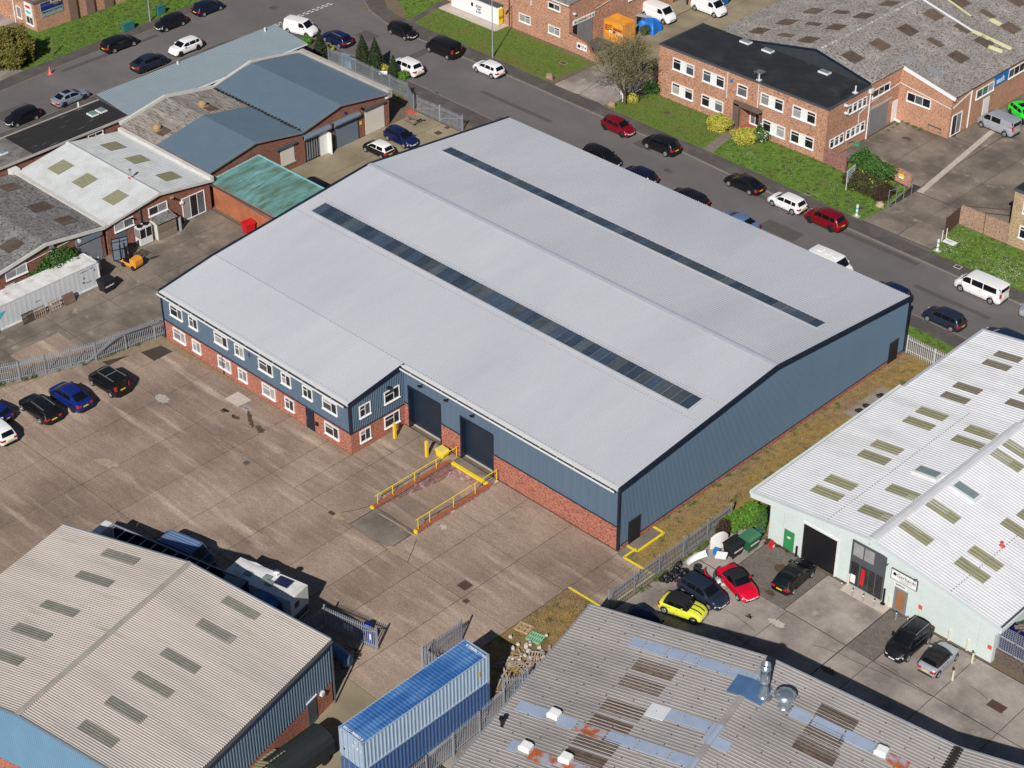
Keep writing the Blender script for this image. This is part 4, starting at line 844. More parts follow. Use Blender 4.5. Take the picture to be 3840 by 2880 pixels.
m = MB(); m.box(XF+.0, XF+.05, 33.95, 36.75, 0, 2.95); part('boarded_opening', m, M_cream, u2); m = MB(); m.box(XF+.0, XF+.25, 33.8, 36.9, 2.98, 3.2); part('lintel_canopy', m, M_dgrey, u2)
m = MB(); m.box(XF+.0, XF+.05, 21.9, 23.75, .85, 2.75); part('boarded_opening', m, M_cream, u2); m = MB(); m.box(XF+.0, XF+.3, 21.3, 24.0, 2.9, 3.1); part('lintel_canopy', m, M_dgrey, u2)
m = MB(); m.box(XF+.0, XF+.12, 21.8, 23.9, .7, .84); part('window_sill', m, M_concp, u2)
m = MB(); m.box(XF+.0, XF+.05, 18.4, 19.9, .9, 2.75); part('boarded_opening', m, M_cream, u2)
for y, z, mt in ((31.2, 3.75, M_signnavy), ): m = MB(); m.tube((XF, y, z), (XF+.12, y, z), .16, 8); part('alarm_box', m, mt, u2)
m = MB(); m.box(XF, XF+.02, 33.15, 33.45, 1.55, 1.95); part('warning_sign', m, M_yellow, u2)
for y, z in ((33.5, 3.4), (37.1, 3.4), (28.95, 1.3)): m = MB(); m.box(XF, XF+.3, y-.12, y+.12, z, z+.16); part('wall_lamp', m, M_whitep if y > 37 else M_black, u2)
# orange rendered lean-to with teal translucent roof
lt = thing('lean_to', 'orange-rendered lean-to with a teal translucent roof between the two workshops', 'lean-to', (-58, 14, 0))
z0 = 3.35
m = MB(); m.prism([(-66.9, 12.3), (-52.2, 12.3), (-52.2, 18.5), (-66.9, 18.5)], -.2, [2.95, 2.95, 3.35, 3.35]); part('rendered_wall', m, M_render, lt)
m = MB(); ribx(m, -67.1, -52.0, 12.1, 3.05, 18.7, 3.5, .26, .05, 'rib'); part('roof_sheet', m, M_teal, lt)
m = MB(); m.box(-67.0, -52.1, 12.02, 12.16, 2.72, 2.86); m.tube((-66.3, 12.22, 2.7), (-53, 12.22, 2.1), .05, 6); part('gutter', m, M_dgrey, lt)
m = MB(); m.bar((-67.15, 12.1, 3.1), (-67.15, 18.7, 3.55), .12, .16); m.bar((-67.15, 18.75, 3.55), (-52, 18.75, 3.55), .12, .12); part('edge_flashing', m, mat('teal_flashing', (.25, .50, .50), .5), lt)
# long office range facing the road: pale ribbed roof and flat felt roof
of = thing('office_range', 'long low brick office range along the road with a grey-green ribbed roof', 'office building', (-85.6, 26, 0))
m = MB(); m.prism([(-88.0, 14.0), (-83.0, 14.0), (-83.0, 38.6), (-88.0, 38.6)], -.2, [4.45, 4.3, 4.3, 4.45]); part('brick_wall', m, M_brickd, of)
m = MB(); riby(m, 13.7, 38.9, -88.6, 5.0, -82.85, 4.45, .25, .055); part('roof_sheet', m, M_stripr, of)
m = MB(); m.prism([(-88.5, 13.8), (-82.9, 13.8), (-82.9, 38.8), (-88.5, 38.8)], 4.3, [4.95, 4.42, 4.42, 4.95]); part('roof_deck', m, M_dgrey, of)
m = MB(); m.box(-82.92, -82.74, 13.7, 38.9, 4.28, 4.42); part('gutter', m, M_whitep, of)
m = MB(); m.tube((-82.8, 14.1, 3.6), (-82.8, 14.1, 4.3), .07, 8); m.tube((-82.8, 31.0, 3.6), (-82.8, 31.0, 4.3), .07, 8); part('downpipe', m, M_black, of)
for y in ((21.32, 4.03), (33.94, 4.45)): win(of, (-82.95, y[0]-.9, 3.72), 'E', 2.2, .52, T2)
m = MB(); m.tube((-88.3, 24.6, 4.9), (-88.3, 24.6, 5.3), .12, 8); m.tube((-88.0, 37.0, 4.9), (-88.0, 37.0, 5.4), .12, 8); part('roof_pipe', m, M_whitep, of)
og = thing('office_range', 'low brick office range with black felt roof and two small dome rooflights', 'office building', (-85.6, 5, 0))
m = MB(); m.prism([(-87.8, -30), (-83.0, -30), (-83.0, 13.95), (-87.8, 13.95)], -.2, 4.3); part('brick_wall', m, M_brickd, og)
m = MB(); m.box(-88.2, -82.85, 1.6, 13.68, 4.3, 4.48); part('felt_roof', m, M_feltg, og)
m = MB(); m.box(-88.2, -82.85, -30, 1.57, 4.3, 4.47); part('felt_roof', m, mat('gritty_grey_felt', (.13, .12, .115), .9, var=.3, scale=1.5, col2=(.25, .24, .22), sc2=.8), og)
m = MB(); m.box(-88.3, -88.15, -30, 13.68, 4.3, 4.56); m.box(-82.86, -82.72, -30, 13.68, 4.28, 4.5); part('roof_edge', m, M_concp, og)
for (cx, cy) in ((-85.84, 11.18), (-85.86, 12.3), (-85.49, -0.51)):
    m = MB(); m.box(cx-.55, cx+.55, cy-.45, cy+.45, 4.48, 4.6); d = part('rooflight', m, M_white, og); m = MB(); m.box(cx-.45, cx+.45, cy-.36, cy+.36, 4.6, 4.68); part('pane', m, M_clear, d)
win(og, (-82.95, (8.41, 4.13)[0], 3.55), 'E', 1.9, .5, T2)
m = MB(); m.tube((-88.3, 11.1, 4.3), (-88.3, 11.1, 5.1), .1, 8); part('roof_pipe', m, M_whitep, og)
m = MB(); cx, cy = (-81.79, -1.14); m.box(-82.9, -82.1, cy-.5, cy+.5, 3.2, 3.95); part('air_conditioner', m, M_whitep, og)

# ---------------------------------------------------------------- top-left brick workshop with signs
b3 = thing('workshop', 'brick workshop in the top left corner with blue trade sign and buttressed wall', 'workshop', (-116.3, 40, 0))
X3 = -116.3
m = MB(); m.prism([(-135, 24.2), (X3, 24.2), (X3, 120), (-135, 120)], -.2, 3.75); part('brick_wall', m, M_brickm, b3)
m = MB(); m.prism([(-135, 24.0), (X3+.1, 24.0), (X3+.1, 120), (-135, 120)], 3.75, 4.05); part('parapet', m, mat('dark_coping', (.15, .11, .09), .9, var=.15), b3)
m = MB(); m.box(-134.7, X3-.2, 24.3, 120, 4.05, 4.12); part('felt_roof', m, M_asb, b3)
for k, (a, b) in enumerate(((28.85, 30.0), (31.35, 32.5), (33.95, 35.3))):
    m = MB(); m.box(X3+.0, X3+.28, a, b, -.1, 4.04); part('brick_pier', m, mat('brown_render', (.19, .125, .095), .9, var=.15), b3)
m = MB(); m.box(X3, X3+.07, 25.0, 28.15, 1.75, 3.55); s3 = part('trade_sign', m, M_signteal, b3)
m = MB(); m.box(X3+.07, X3+.085, 25.03, 28.12, 2.55, 3.52); part('sign_upper_band', m, M_signnavy, s3)
LBL = mat('sign_text_blue', (.10, .17, .45), .5, var=0)
text(s3, 'banbury', .42, (X3+.095-.0, 25.75, 3.2), 'E', LBL); text(s3, 'flocking', .5, (X3+.095, 27.2, 3.3), 'E', mat('sign_text_cream', (.75, .62, .3), .5, var=0), bold=.006)
text(s3, 'SERVICES', .16, (X3+.095, 27.2, 2.98), 'E', M_platey); text(s3, 'Motorsport Services', .34, (X3+.08, 26.6, 2.3), 'E', M_black, bold=.004)
for o in s3.children:
    if o.name.startswith('lettering'): o.location.x += .0 
m = MB(); m.box(X3, X3+.06, 35.5, 38.3, 2.2, 3.6); s4 = part('white_sign', m, M_sign, b3); text(s4, '70', .6, (X3+.065, 36.6, 2.55), 'E', M_black)
m = MB(); m.box(-118.4, -116.9, 24.1, 24.2, 1.9, 3.5); s5 = part('white_sign', m, M_sign, b3)
m = MB(); m.lathe([(0.001, -.02), (.55, -.02), (.55, .02), (.001, .02)], (0, 0, 0), 20, axis='y'); m.v = [(x-117.65, y+24.08, z*.32+3.05) for x, y, z in m.v]; part('red_oval', m, M_red, s5)
m = MB(); m.lathe([(0.001, -.02), (.55, -.02), (.55, .02), (.001, .02)], (0, 0, 0), 20, axis='y'); m.v = [(x-117.65, y+24.08, z*.32+2.35) for x, y, z in m.v]; part('blue_oval', m, M_cyan, s5)
win(b3, (-118.4, 24.2, .7), 'S', 1.5, 1.1, ((0, 0, .5, 1), (.5, 0, 1, 1))); win(b3, (-120.4, 24.2, .9), 'S', 1.0, 1.5, ((0, 0, 1, 1, 1),))
m = MB(); m.tube((-120.9, 24.1, 0), (-120.9, 24.1, 3.8), .08, 8); part('downpipe', m, M_whitep, b3)
# ---------------------------------------------------------------- loading bay building
X4, Y4 = -66.2, 65.35
b4 = thing('storage_building', 'red brick storage building at the top with a loading bay lettered LOADING BAY 05', 'storage building', (-75, 72, 0))
m = MB(); m.prism([(-125, Y4), (X4, Y4), (X4, 84.5), (-125, 84.5)], -.2, 5.85); part('brick_wall', m, M_brickm, b4)
m = MB(); ribx(m, -125, X4+.1, Y4-.25, 5.85, 84.6, 7.0, .17, .035, 'sine'); part('roof_sheet', m, M_asb, b4)
m = MB(); m.box(-125, X4+.1, Y4-.3, Y4-.1, 5.7, 5.86); part('gutter', m, M_whitep, b4)
m = MB(); m.ext([(Y4, 5.85), (84.5, 5.85), (84.5, 6.98)], 'x', X4-.3, X4+.02); part('gable_wall', m, M_brickm, b4)
CAS = ((0, 0, .55, 1, 1), (.55, .72, 1, 1), (.55, 0, 1, .72, 1))
win(b4, (-74.45, Y4, 1.3), 'S', 1.9, 1.05, CAS); win(b4, (-69.55, Y4, 1.3), 'S', 1.9, 1.05, CAS); win(b4, (-69.6, Y4, 4.5), 'S', 1.95, .8, ((0, 0, .5, 1), (.5, 0, 1, 1)))
m = MB(); m.tube((-72.4, Y4-.08, 3.9), (-72.4, Y4-.08, 5.8), .07, 8); part('downpipe', m, M_whitep, b4)
m = MB(); m.tube((-76.1, Y4-.08, .2), (-76.1, Y4-.08, 5.8), .06, 8); part('downpipe', m, M_black, b4)
win(b4, (X4, 75.9, 3.0), 'E', 2.2, 1.15, CAS)
m = MB(); m.box(X4+.0, X4+.03, 66.0, 69.35, 0, 3.0); part('dark_opening', m, M_black, b4)
for k in range(5):
    m = MB(); m.box(X4+.03, X4+.10, 66.75+k*.52, 66.75+k*.52+.49, 0, 2.95); part('folding_door_panel', m, M_mgrey, b4)
m = MB(); m.box(X4+.02, X4+.12, 65.95, 69.75, 3.03, 3.6); s = part('bay_sign', m, M_sign, b4)
text(s, 'LOADING', .42, (X4+.125, 67.35, 3.31), 'E', M_black, bold=.012, squash=.8); text(s, 'BAY', .42, (X4+.125, 68.35, 3.31), 'E', M_red, bold=.012, squash=.8); text(s, '05', .42, (X4+.125, 68.95, 3.31), 'E', M_black, bold=.012, squash=.8)
for y in (66.3, 69.45):
    m = MB(); m.box(X4+.12, X4+.13, y-.17, y+.17, 3.15, 3.47); part('sign_logo', m, M_mgrey, s)
m = MB(); m.tube((X4+.2, 75.0, 3.9), (X4+.2, 75.0, 5.8), .2, 8); part('black_duct', m, M_black, b4)
m = MB(); m.bar((X4+.1, 69.9, 3.9), (X4+.1, 73.2, 4.3), .06); part('conduit', m, M_concl, b4)
for y in (66.0, 74.0): m = MB(); m.box(X4, X4+.3, y, y+.25, 4.4, 4.6); part('wall_lamp', m, M_whitep, b4)
wl = thing('garden_wall', 'low red brick wall ramping down from the loading bay corner, with a white sign', 'wall', (-63.5, Y4, 0))
m = MB(); m.ext([(X4+.02, -.1), (-61.35, -.1), (-61.35, .75), (-62.6, .95), (-63.4, 1.9), (-64.9, 2.15), (X4+.02, 2.25)], 'y', Y4-.02, Y4+.22); part('brick_wall', m, M_brickm, wl)
m = MB()
for a, b in (((X4, 2.27), (-64.9, 2.17)), ((-64.9, 2.17), (-63.4, 1.92)), ((-63.4, 1.92), (-62.6, .97)), ((-62.6, .97), (-61.3, .77))): m.bar((a[0], Y4+.1, a[1]), (b[0], Y4+.1, b[1]), .34, .08)
part('coping', m, M_brickd, wl)
m = MB(); m.box(-64.9, -63.3, Y4-.07, Y4-.02, .75, 1.55); s = part('white_sign', m, M_sign, wl)
m = MB(); m.lathe([(.17, -.01), (.24, -.01), (.24, .01), (.17, .01), (.17, -.01)], (-64.5, Y4-.09, 1.15), 16, axis='y'); part('sign_ring', m, M_mgrey, s)
m = MB(); m.box(-64.15, -63.75, Y4-.085, Y4-.07, 1.17, 1.27); m.box(-64.1, -63.8, Y4-.085, Y4-.07, .98, 1.03); m.box(-63.6, -63.42, Y4-.085, Y4-.07, 1.05, 1.25); part('sign_print', m, M_black, s)
# parcel locker bank
pk = thing('parcel_locker', 'long white parcel locker bank lettered SCAN TAP & GO on a concrete pad', 'parcel locker', (-81, 64.8, .12))
m = MB(); m.box(-85.3, -77.05, 64.35, 65.1, .22, 2.25); part('cabinet', m, M_sign, pk)
m = MB(); m.box(-85.3, -77.05, 64.25, 65.2, 2.5, 2.56); 
for k in range(12): m.box(-81.3+k*.36, -81.2+k*.36, 64.1, 65.15, 2.52, 2.62)
part('canopy', m, M_dgrey, pk); m = MB(); m.box(-85.2, -77.1, 64.5, 65.0, 2.25, 2.5); m.box(-85.2, -77.2, 64.45, 64.95, .12, .22); part('canopy_support', m, M_whitep, pk)
m = MB(); m.box(-77.05, -76.98, 64.36, 65.09, .22, 2.25); e = part('yellow_end_panel', m, M_yellow, pk); text(e, 'PICK UP\n& DROP', .2, (-76.97, 64.72, 1.1), 'E', M_black, bold=.006)
for i in range(13):
    for j in range(4):
        if i in (5, 6, 7, 8): continue
        m = MB(); x = -85.25+i*.63; z = .27+j*.49; m.box(x+.012, x+.615, 64.325, 64.35, z, z+.47); part('locker_door', m, M_sign, pk)
m = MB(); m.box(-82.05, -79.7, 64.33, 64.35, .27, 2.2); fp = part('front_panel', m, M_sign, pk); m = MB(); m.box(-81.75, -81.4, 64.30, 64.33, 1.35, 1.8); part('touch_screen', m, M_black, fp)
text(fp, 'SCAN\nTAP\n& GO', .38, (-80.45, 64.32, 1.2), 'S', M_black, bold=.012)
# cut: right hand side boxes of the wall
m = MB(); m.box(-77.3, -76.8, 65.1, 65.34, 3.4, 4.0); part('wall_cabinet', m, M_whitep, b4); m = MB(); m.box(-78.9, -77.5, 65.25, 65.34, 3.0, 3.5); part('wall_vent', m, M_whitep, b4)
# ---------------------------------------------------------------- two-storey office with flat black roof
X5, Y5, H5 = -27.4, 63.8, 6.35
b5 = thing('office_building', 'two-storey brick office with flat black roof and white paired windows', 'office building', (-39, 67, 0))
m = MB(); m.prism([(-50.9, Y5), (-38.95, Y5), (-38.95, Y5+1.6), (-36.15, Y5+1.6), (-36.15, Y5), (X5, Y5), (X5, 71.5), (-50.9, 71.5)], -.2, 2.75); m.prism([(-50.9, Y5), (X5, Y5), (X5, 71.5), (-50.9, 71.5)], 2.75, H5-.1)
part('brick_wall', m, M_brickm, b5)
m = MB(); m.box(-50.75, X5-.15, Y5+.15, 71.45, H5-.1, H5-.02); part('felt_roof', m, M_felt, b5)
m = MB(); m.box(-50.97, X5+.07, Y5-.07, Y5+.12, H5-.16, H5+.02); m.box(X5-.12, X5+.07, Y5+.12, 71.5, H5-.16, H5+.02); m.box(-50.97, -50.78, Y5+.12, 71.5, H5-.16, H5+.02); part('roof_edge', m, M_dgrey, b5)
PW = ((0, .74, .36, 1), (0, 0, .36, .74), (.64, .74, 1, 1), (.64, 0, 1, .74))
for x in (-48.8, -44.45, -36.3, -31.95): win(b5, (x, Y5, 3.95), 'S', 3.1, 1.38, PW, rim=.08)
win(b5, (-39.55, Y5, 3.9), 'S', 1.42, 1.38, ((0, .74, 1, 1), (0, 0, 1, .74)), rim=.08)
for x in (-48.8, -44.45, -36.25+.0, -31.95): 
    win(b5, (x, Y5, .95), 'S', 3.1, 1.38, PW, rim=.08) if x != -36.25 else win(b5, (-35.8, Y5, .9), 'S', 3.1, 1.38, PW, rim=.08)
SW = ((0, .7, 1, 1), (0, 0, 1, .7))
for k in range(4): win(b5, (X5, 67.45+k*.86, 4.35), 'E', .75, 1.05, SW)
for k in range(4): win(b5, (X5, 67.5+k*.88, 1.3), 'E', .75, 1.1, SW)
for k in range(3): win(b5, (X5, 64.6+k*.86, 1.3), 'E', .75, 1.1, SW)
# porch
m = MB(); m.box(-39.75, -38.96, Y5-.35, Y5, 0, 2.95); m.box(-36.14, -35.95, Y5-.35, Y5, 0, 2.95); m.box(-39.75, -35.95, Y5-.35, Y5, 2.75, 3.25); part('porch_surround', m, mat('brown_stone', (.14, .10, .08), .85, var=.2), b5)
win(b5, (-38.7, Y5+1.58, .15), 'S', 2.3, 2.4, ((0, .8, .3, 1), (0, 0, .3, .8), (.3, .8, .7, 1), (.3, 0, .7, .8), (.7, .8, 1, 1), (.7, 0, 1, .8)), name='entrance_door')
m = MB(); m.box(-39, -36.1, Y5-.6, Y5+1.58, 0, .14); part('door_step', m, mat('red_tile', (.35, .09, .06), .7), b5)
m = MB(); m.box(-36.05, -35.8, Y5-.40, Y5-.36, .6, .9); part('name_plate', m, M_sign, b5)
m = MB(); m.tube((-40.95, Y5-.07, 3.0), (-40.95, Y5-.07, 6.2), .045, 6); m.tube((-36.65, Y5-.07, 3.3), (-36.65, Y5-.07, 6.2), .045, 6); part('downpipe', m, M_whitep, b5)
m = MB(); m.lathe([(.001, .0), (.2, .02), (.2, .15), (.001, .2)], (-40.4, Y5-.12, 5.3), 6, axis='y'); part('alarm_box', m, mat('alarm_blue', (.02, .17, .5), .5), b5)
cx, cy = -37.0, Y5+.1; m = MB(); m.tube((cx, cy, 4.6), (cx, cy, 7.6), .035, 6)
for k in range(7): m.bar((cx-.5, cy-.1+k*.14, 7.35), (cx+.5, cy-.1+k*.14, 7.35), .025)
m.bar((cx, cy-.2, 7.35), (cx, cy+.9, 7.35), .03); m.bar((cx-.3, cy-.2, 7.15), (cx-.3, cy-.2, 7.6), .03); part('aerial', m, M_mgrey, b5)
for (cx, cy) in ((-44.08, 70.73), (-40.88, 70.65), (-33, 70.59)):
    m = MB(); m.box(cx-.65, cx+.65, cy-.38, cy+.38, 6.32, 6.5); d = part('rooflight', m, M_white, b5); m = MB(); m.box(cx-.58, cx+.58, cy-.31, cy+.31, 6.5, 6.56); part('pane', m, M_clear, d)
cx, cy = (-29.66, 67.59); m = MB(); m.box(cx-1.6, cx+1.6, cy-.9, cy+.9, 6.3, 7.15); part('roof_hatch_box', m, M_felt, b5)
for (cx, cy) in ((-27.64, 68.87), (-37, 64.16)):
    m = MB(); m.box(cx-.25, cx+.25, cy-.2, cy+.2, 6.32, 6.45); m.tube((cx, cy, 6.4), (cx, cy, 7.2), .08, 8); part('roof_pipe', m, M_whitep, b5)
for p in ((66.79, 5.73), (66.94, 4.78)):
    m = MB(); m.tube((X5, p[0], p[1]), (X5+.4, p[0], p[1]+.05), .16, 8); part('wall_lamp', m, M_whitep, b5)
m = MB(); m.tube((X5+.1, 71.35, 0), (X5+.1, 71.35, 6.1), .08, 8); m.box(X5, X5+.3, 71.1, 71.6, 5.6, 6.1); m.bar((X5+.05, 71.2, 4.2), (X5+.05, 69.6, 3.7), .07); m.tube((X5+.05, 69.6, 2.6), (X5+.05, 69.6, 3.7), .04, 6); part('downpipe', m, M_whitep, b5)
m = MB(); m.prism([(X5+.0, Y5-.1), (-24.3, Y5-.35), (-24.3, Y5-.1), (X5+.0, Y5+.15)], 0, 1.9)
wg = thing('boundary_wall', 'pink-tinted red brick wall running on from the black-roofed office corner', 'wall', (-25.9, Y5, 0)); part('brick_wall', m, mat('pink_brick', (.38, .15, .12), .9, var=.2, scale=.9, pattern=(.235, .078, .012, (.3, .22, .2), (.27, .10, .085))), wg)
# big shed behind with fibre cement roof
sh = thing('factory_shed', 'broad factory shed with mottled grey roof and dark square rooflights, top right', 'factory', (-35, 85, 0))
YS, YW, YN, XR2, XR1, XRW = 71.5, 77.6, 125, -20.9, -27.7, -50.2
ZRr, ZEE = 8.0, 5.0
def shz(x, y): return ipl(x, XRW, ZEE, -35.0, ZRr) if x < -35 else ipl(x, -35.0, ZRr, -20.6, ZEE-.0)
m = MB()
m.ext([(XRW+.2, -.2), (XR1, -.2), (XR1, shz(XR1, 0)-.12), (-35, ZRr-.12), (XRW+.2, ZEE-.1)], 'y', YS+.05, YW); m.ext([(XRW+.2, -.2), (XR2, -.2), (XR2, ZEE-.08), (-35, ZRr-.12), (XRW+.2, ZEE-.1)], 'y', YW, YN)
part('brick_wall', m, M_brickm, sh)
m = MB(); m.ext([(XRW+.1, 6.25), (XR1-.05, 6.25), (XR1-.05, shz(XR1, 0)-.02), (-35, ZRr-.03), (XRW+6.3, 6.3)], 'y', YS-.06, YS+.04); part('felt_gable', m, mat('dark_slate_felt', (.028, .035, .045), .8, var=.2), sh)
m = MB(); riby(m, YS, YN, XRW, ZEE, -35, ZRr, .17, .035, 'sine'); part('roof_sheet', m, M_asb, sh)
m = MB(); riby(m, YS, YW, -35, ZRr, XR1+.2, shz(XR1+.2, 0), .17, .035, 'sine'); part('roof_sheet', m, M_asb, sh)
m = MB(); riby(m, YW, YN, -35, ZRr, XR2+.35, shz(XR2+.35, 0), .17, .035, 'sine'); part('roof_sheet', m, M_asb, sh)
m = MB(); m.tube((-35, YS, ZRr-.09), (-35, YN, ZRr-.09), .2, 10); part('ridge_cap', m, mat('pale_ridge_tile', (.27, .26, .25), .9, var=.3, scale=4, col2=(.55, .55, .55), sc2=2.2, thr=(.5, .6)), sh)
m = MB(); m.bar((XRW-.02, YS-.05, ZEE+.1), (-35, YS-.05, ZRr+.12), .16, .2); m.bar((-35, YS-.05, ZRr+.12), (XR1+.2, YS-.05, shz(XR1, 0)+.08), .16, .2); part('verge_trim', m, M_navy, sh)
m = MB(); m.bar((XR1+.3, YW-.1, shz(XR1+.3, 0)-.02), (XR2+.45, YW-.1, ZEE-.12), .1, .42); part('bargeboard', m, M_white, sh)
big = ((-44.27, 78.54), (-43.79, 82.98), (-37.75, 78.97), (-38.03, 74.22), (-37.19, 83.41), (-31.64, 84.17), (-31.63, 78.83), (-31.92, 74.09), (-31.87, 89.56), (-37.03, 88.14), (-25.1, 84.78), (-25.19, 90.13), (-25.11, 95.37), (-31.76, 94.8), (-45.38, 74.88), (-28.05, 101.14))
for (cx, cy) in big: rl(sh, shz, [(cx-.95, cy-.95), (cx+.95, cy-.95), (cx+.95, cy+.95), (cx-.95, cy+.95)][1:]+[(cx-.95, cy-.95)], ('sine', .17, .035), M_brown, .05)
for (cx, cy) in ((-40.91, 79.07), (-41.41, 74.63), (-40.44, 83.67), (-28.33, 84.91), (-28.26, 90.1), (-28.37, 95.48)):
    rl(sh, shz, [(cx-.95, cy-.5), (cx+.95, cy-.5), (cx+.95, cy+.5), (cx-.95, cy+.5)][1:]+[(cx-.95, cy-.5)], ('sine', .17, .035), M_brown, .05)
M_py = mat('pale_yellow_sheet', (.56, .54, .32), .6, var=.15, scale=2)
def stripp(a, b, w, mt, z):
    d = Vector((b[0]-a[0], b[1]-a[1])); L_ = d.length; d /= L_; n = Vector((-d.y, d.x))*w/2
    q = [(a[0]-n.x, a[1]-n.y), (b[0]-n.x, b[1]-n.y), (b[0]+n.x, b[1]+n.y), (a[0]+n.x, a[1]+n.y)]
    rl(sh, shz, [q[1], q[2], q[3], q[0]], ('sine', .17, .035), mt, .06, 'patch_sheet')
stripp((-34.42, 91.17), (-27.24, 90.76), .42, M_wroof, 0); stripp((-27.24, 90.76), (-22.52, 91.59), .75, M_py, 0); stripp((-24.37, 89.62), (-22.84, 90.17), .85, M_py, 0)
stripp((-32.92, 93.86), (-29.21, 93.25), .35, M_py, 0); stripp((-27.54, 94.76), (-26.14, 94.82), .9, M_py, 0)
stripp((-28.72, 79.17), (-27.52, 79.68), .85, M_mgrey, 0); stripp((-25.78, 79.68), (-24.29, 80.08), .9, M_mgrey, 0)
W3 = ((0, 0, .34, 1), (.34, 0, .67, 1), (.67, 0, 1, 1))
win(sh, (XR1, 72.3, 4.4), 'E', 3.2, .95, W3); win(sh, (-26.6, YW, 2.7), 'S', 3.1, 1.1, W3)
win(sh, (XR2, 82.4, 3.0), 'E', 3.5, 1.1, W3); win(sh, (XR2, 88.8, 3.25), 'E', 4.4, 1.1, ((0, 0, .25, 1), (.25, 0, .5, 1), (.5, 0, .75, 1), (.75, 0, 1, 1)))
win(sh, (XR2, 78.0, .1), 'E', 1.9, 2.5, ((0, 0, .5, 1), (.5, 0, 1, 1)), sill=False, name='glazed_door')
m = MB(); m.box(XR2, XR2+.06, 84.2, 85.4, 0, 2.4); part('door', m, M_white, sh); m = MB(); m.box(XR1, XR1+.06, 77.0-.45, 77.0+.5, 0, 2.5); part('door', m, M_white, sh)
m = MB(); m.box(XR1+.0, XR1+.05, 72.3, 75.6, 0, 3.0); part('goods_door', m, M_mgrey, sh); m = MB(); m.box(XR1, XR1+.12, 72.0, 76.2, 3.03, 3.3); part('lintel', m, M_concp, sh)
m = MB(); m.box(XR2, XR2+.1, 85.85, 88.7, 3.3, 4.5); s = part('company_sign', m, M_signblue, sh); text(s, 'aask', .95, (XR2+.105, 87.1, 3.85), 'E', M_sign, bold=.02)
m = MB(); m.tube((XR2+.08, 81.3, 0), (XR2+.08, 81.3, 4.6), .08, 8); m.bar((XR2+.05, 77.9, 3.6), (XR2+.05, 81.2, 4.4), .08); m.bar((XR1+.1, YW-.05, 4.5), (XR2, YW-.05, 3.6), .07); m.bar((XR1+.05, 71.6, 4.0), (XR1+.05, 77.5, 4.5), .07); part('white_pipework', m, M_whitep, sh)
# buff brick office, right edge
b6 = thing('office_building', 'buff brick office building cut off by the right edge', 'office building', (0, 66, 0))
m = MB(); m.box(-3.9, 40, 62.8, 74, -.2, 6.1); part('brick_wall', m, M_brickb, b6); m = MB(); m.box(-4.05, 40, 62.65, 74.1, 6.1, 6.35); part('roof_edge', m, M_dgrey, b6); m = MB(); m.box(-3.9, 40, 62.8, 74, 6.35, 6.4); part('felt_roof', m, M_felt, b6)
for z in (4.0, 1.25): win(b6, (-2.75, 62.8, z), 'S', 3.1, 1.38, PW, rim=.08)
for x in (2, 6.5, 11): 
    for z in (4.0, 1.25): win(b6, (x, 62.8, z), 'S', 3.1, 1.38, PW, rim=.08)
wb = thing('boundary_wall', 'buff and pink brick wall with a leaning rail beside the right-hand office', 'wall', (-7, 63, 0))
m = MB(); m.box(-9.6, -3.95, 62.85, 63.1, -.1, 2.15); part('brick_wall', m, mat('faded_brick', (.46, .28, .18), .9, var=.2, scale=.9, pattern=(.235, .078, .012, (.4, .32, .25), (.34, .2, .13))), wb)
m = MB(); m.tube((-6.7, 62.8, 0), (-6.7, 62.8, 2.6), .04, 6); m.bar((-9.6, 62.8, 2.1), (-3.95, 65.5, 2.6), .06); part('rail', m, M_iron, wb)
w7 = thing('boundary_wall', 'crumbling brick wall stub with a yellow notice behind the dark bushes', 'wall', (-19.5, 66.2, 0))
m = MB(); m.prism([(-22.0, 66.2), (-17.5, 65.6), (-17.5, 65.85), (-22.0, 66.45)], -.1, 1.5); part('brick_wall', m, M_brickm, w7)
m = MB(); m.box(-19.0, -18.4, 65.6, 65.66, .85, 1.15); part('yellow_notice', m, M_yellow, w7); m = MB(); m.box(-19.0, -18.4, 65.6, 65.66, .65, .849); part('white_notice', m, M_sign, w7)

# ---------------------------------------------------------------- white-roofed showroom (right)
G7 = 9.55; XA, XB, XP = 7.7, 28.6, 17.6
s7 = thing('showroom', 'white ribbed-roof showroom with mint block front, olive rooflights and dark glazing', 'showroom', (18, 20, 0))
ZA, ZP, ZB2 = 4.55, 5.95, 4.05
def z7(x, y=0): return ipl(x, 6.3, 4.35, XP, ZP) if x < XP else ipl(x, XP, ZP, 29.2, 4.15)
m = MB(); m.ext([(XA, -.2), (XB, -.2), (XB, z7(XB)-.15), (XP, ZP-.15), (XA, z7(XA)-.15)], 'y', G7+.05, 29.4); part('blockwork_wall', m, M_mintb, s7)
m = MB()   # profiled courses on the front
for a, b in ((7.72, 9.1), (9.15, 10.85), (14.3, 15.6), (18.85, 22.1), (22.15, 27.3), (27.35, 28.58)):
    k = 0
    zt0 = min(z7(a), z7(b))-.3
    while .1+k*.2 < zt0: m.box(a, b, G7-.02, G7+.05, .1+k*.2, .1+k*.2+.165); k += 1
m.box(10.9, 14.25, G7-.02, G7+.05, 3.6, 4.6)
part('block_course', m, M_mintb, s7, kind='stuff')
m = MB(); riby(m, 9.0, 29.4, 6.3, z7(6.3), XP-.2, ZP, .3, .04); part('roof_sheet', m, M_wroof, s7)
m = MB(); riby(m, 9.0, 29.4, XP+.2, ZP, 29.2, z7(29.2), .3, .04); part('roof_sheet', m, M_wroof, s7)
m = MB(); m.ext([(XP-.42, ZP-.02), (XP+.42, ZP-.02), (XP+.3, ZP+.12), (XP, ZP+.17), (XP-.3, ZP+.12)], 'y', 8.95, 29.5); part('ridge_cap', m, mat('ridge_flashing', (.58, .59, .61), .5, var=.08, scale=1), s7)
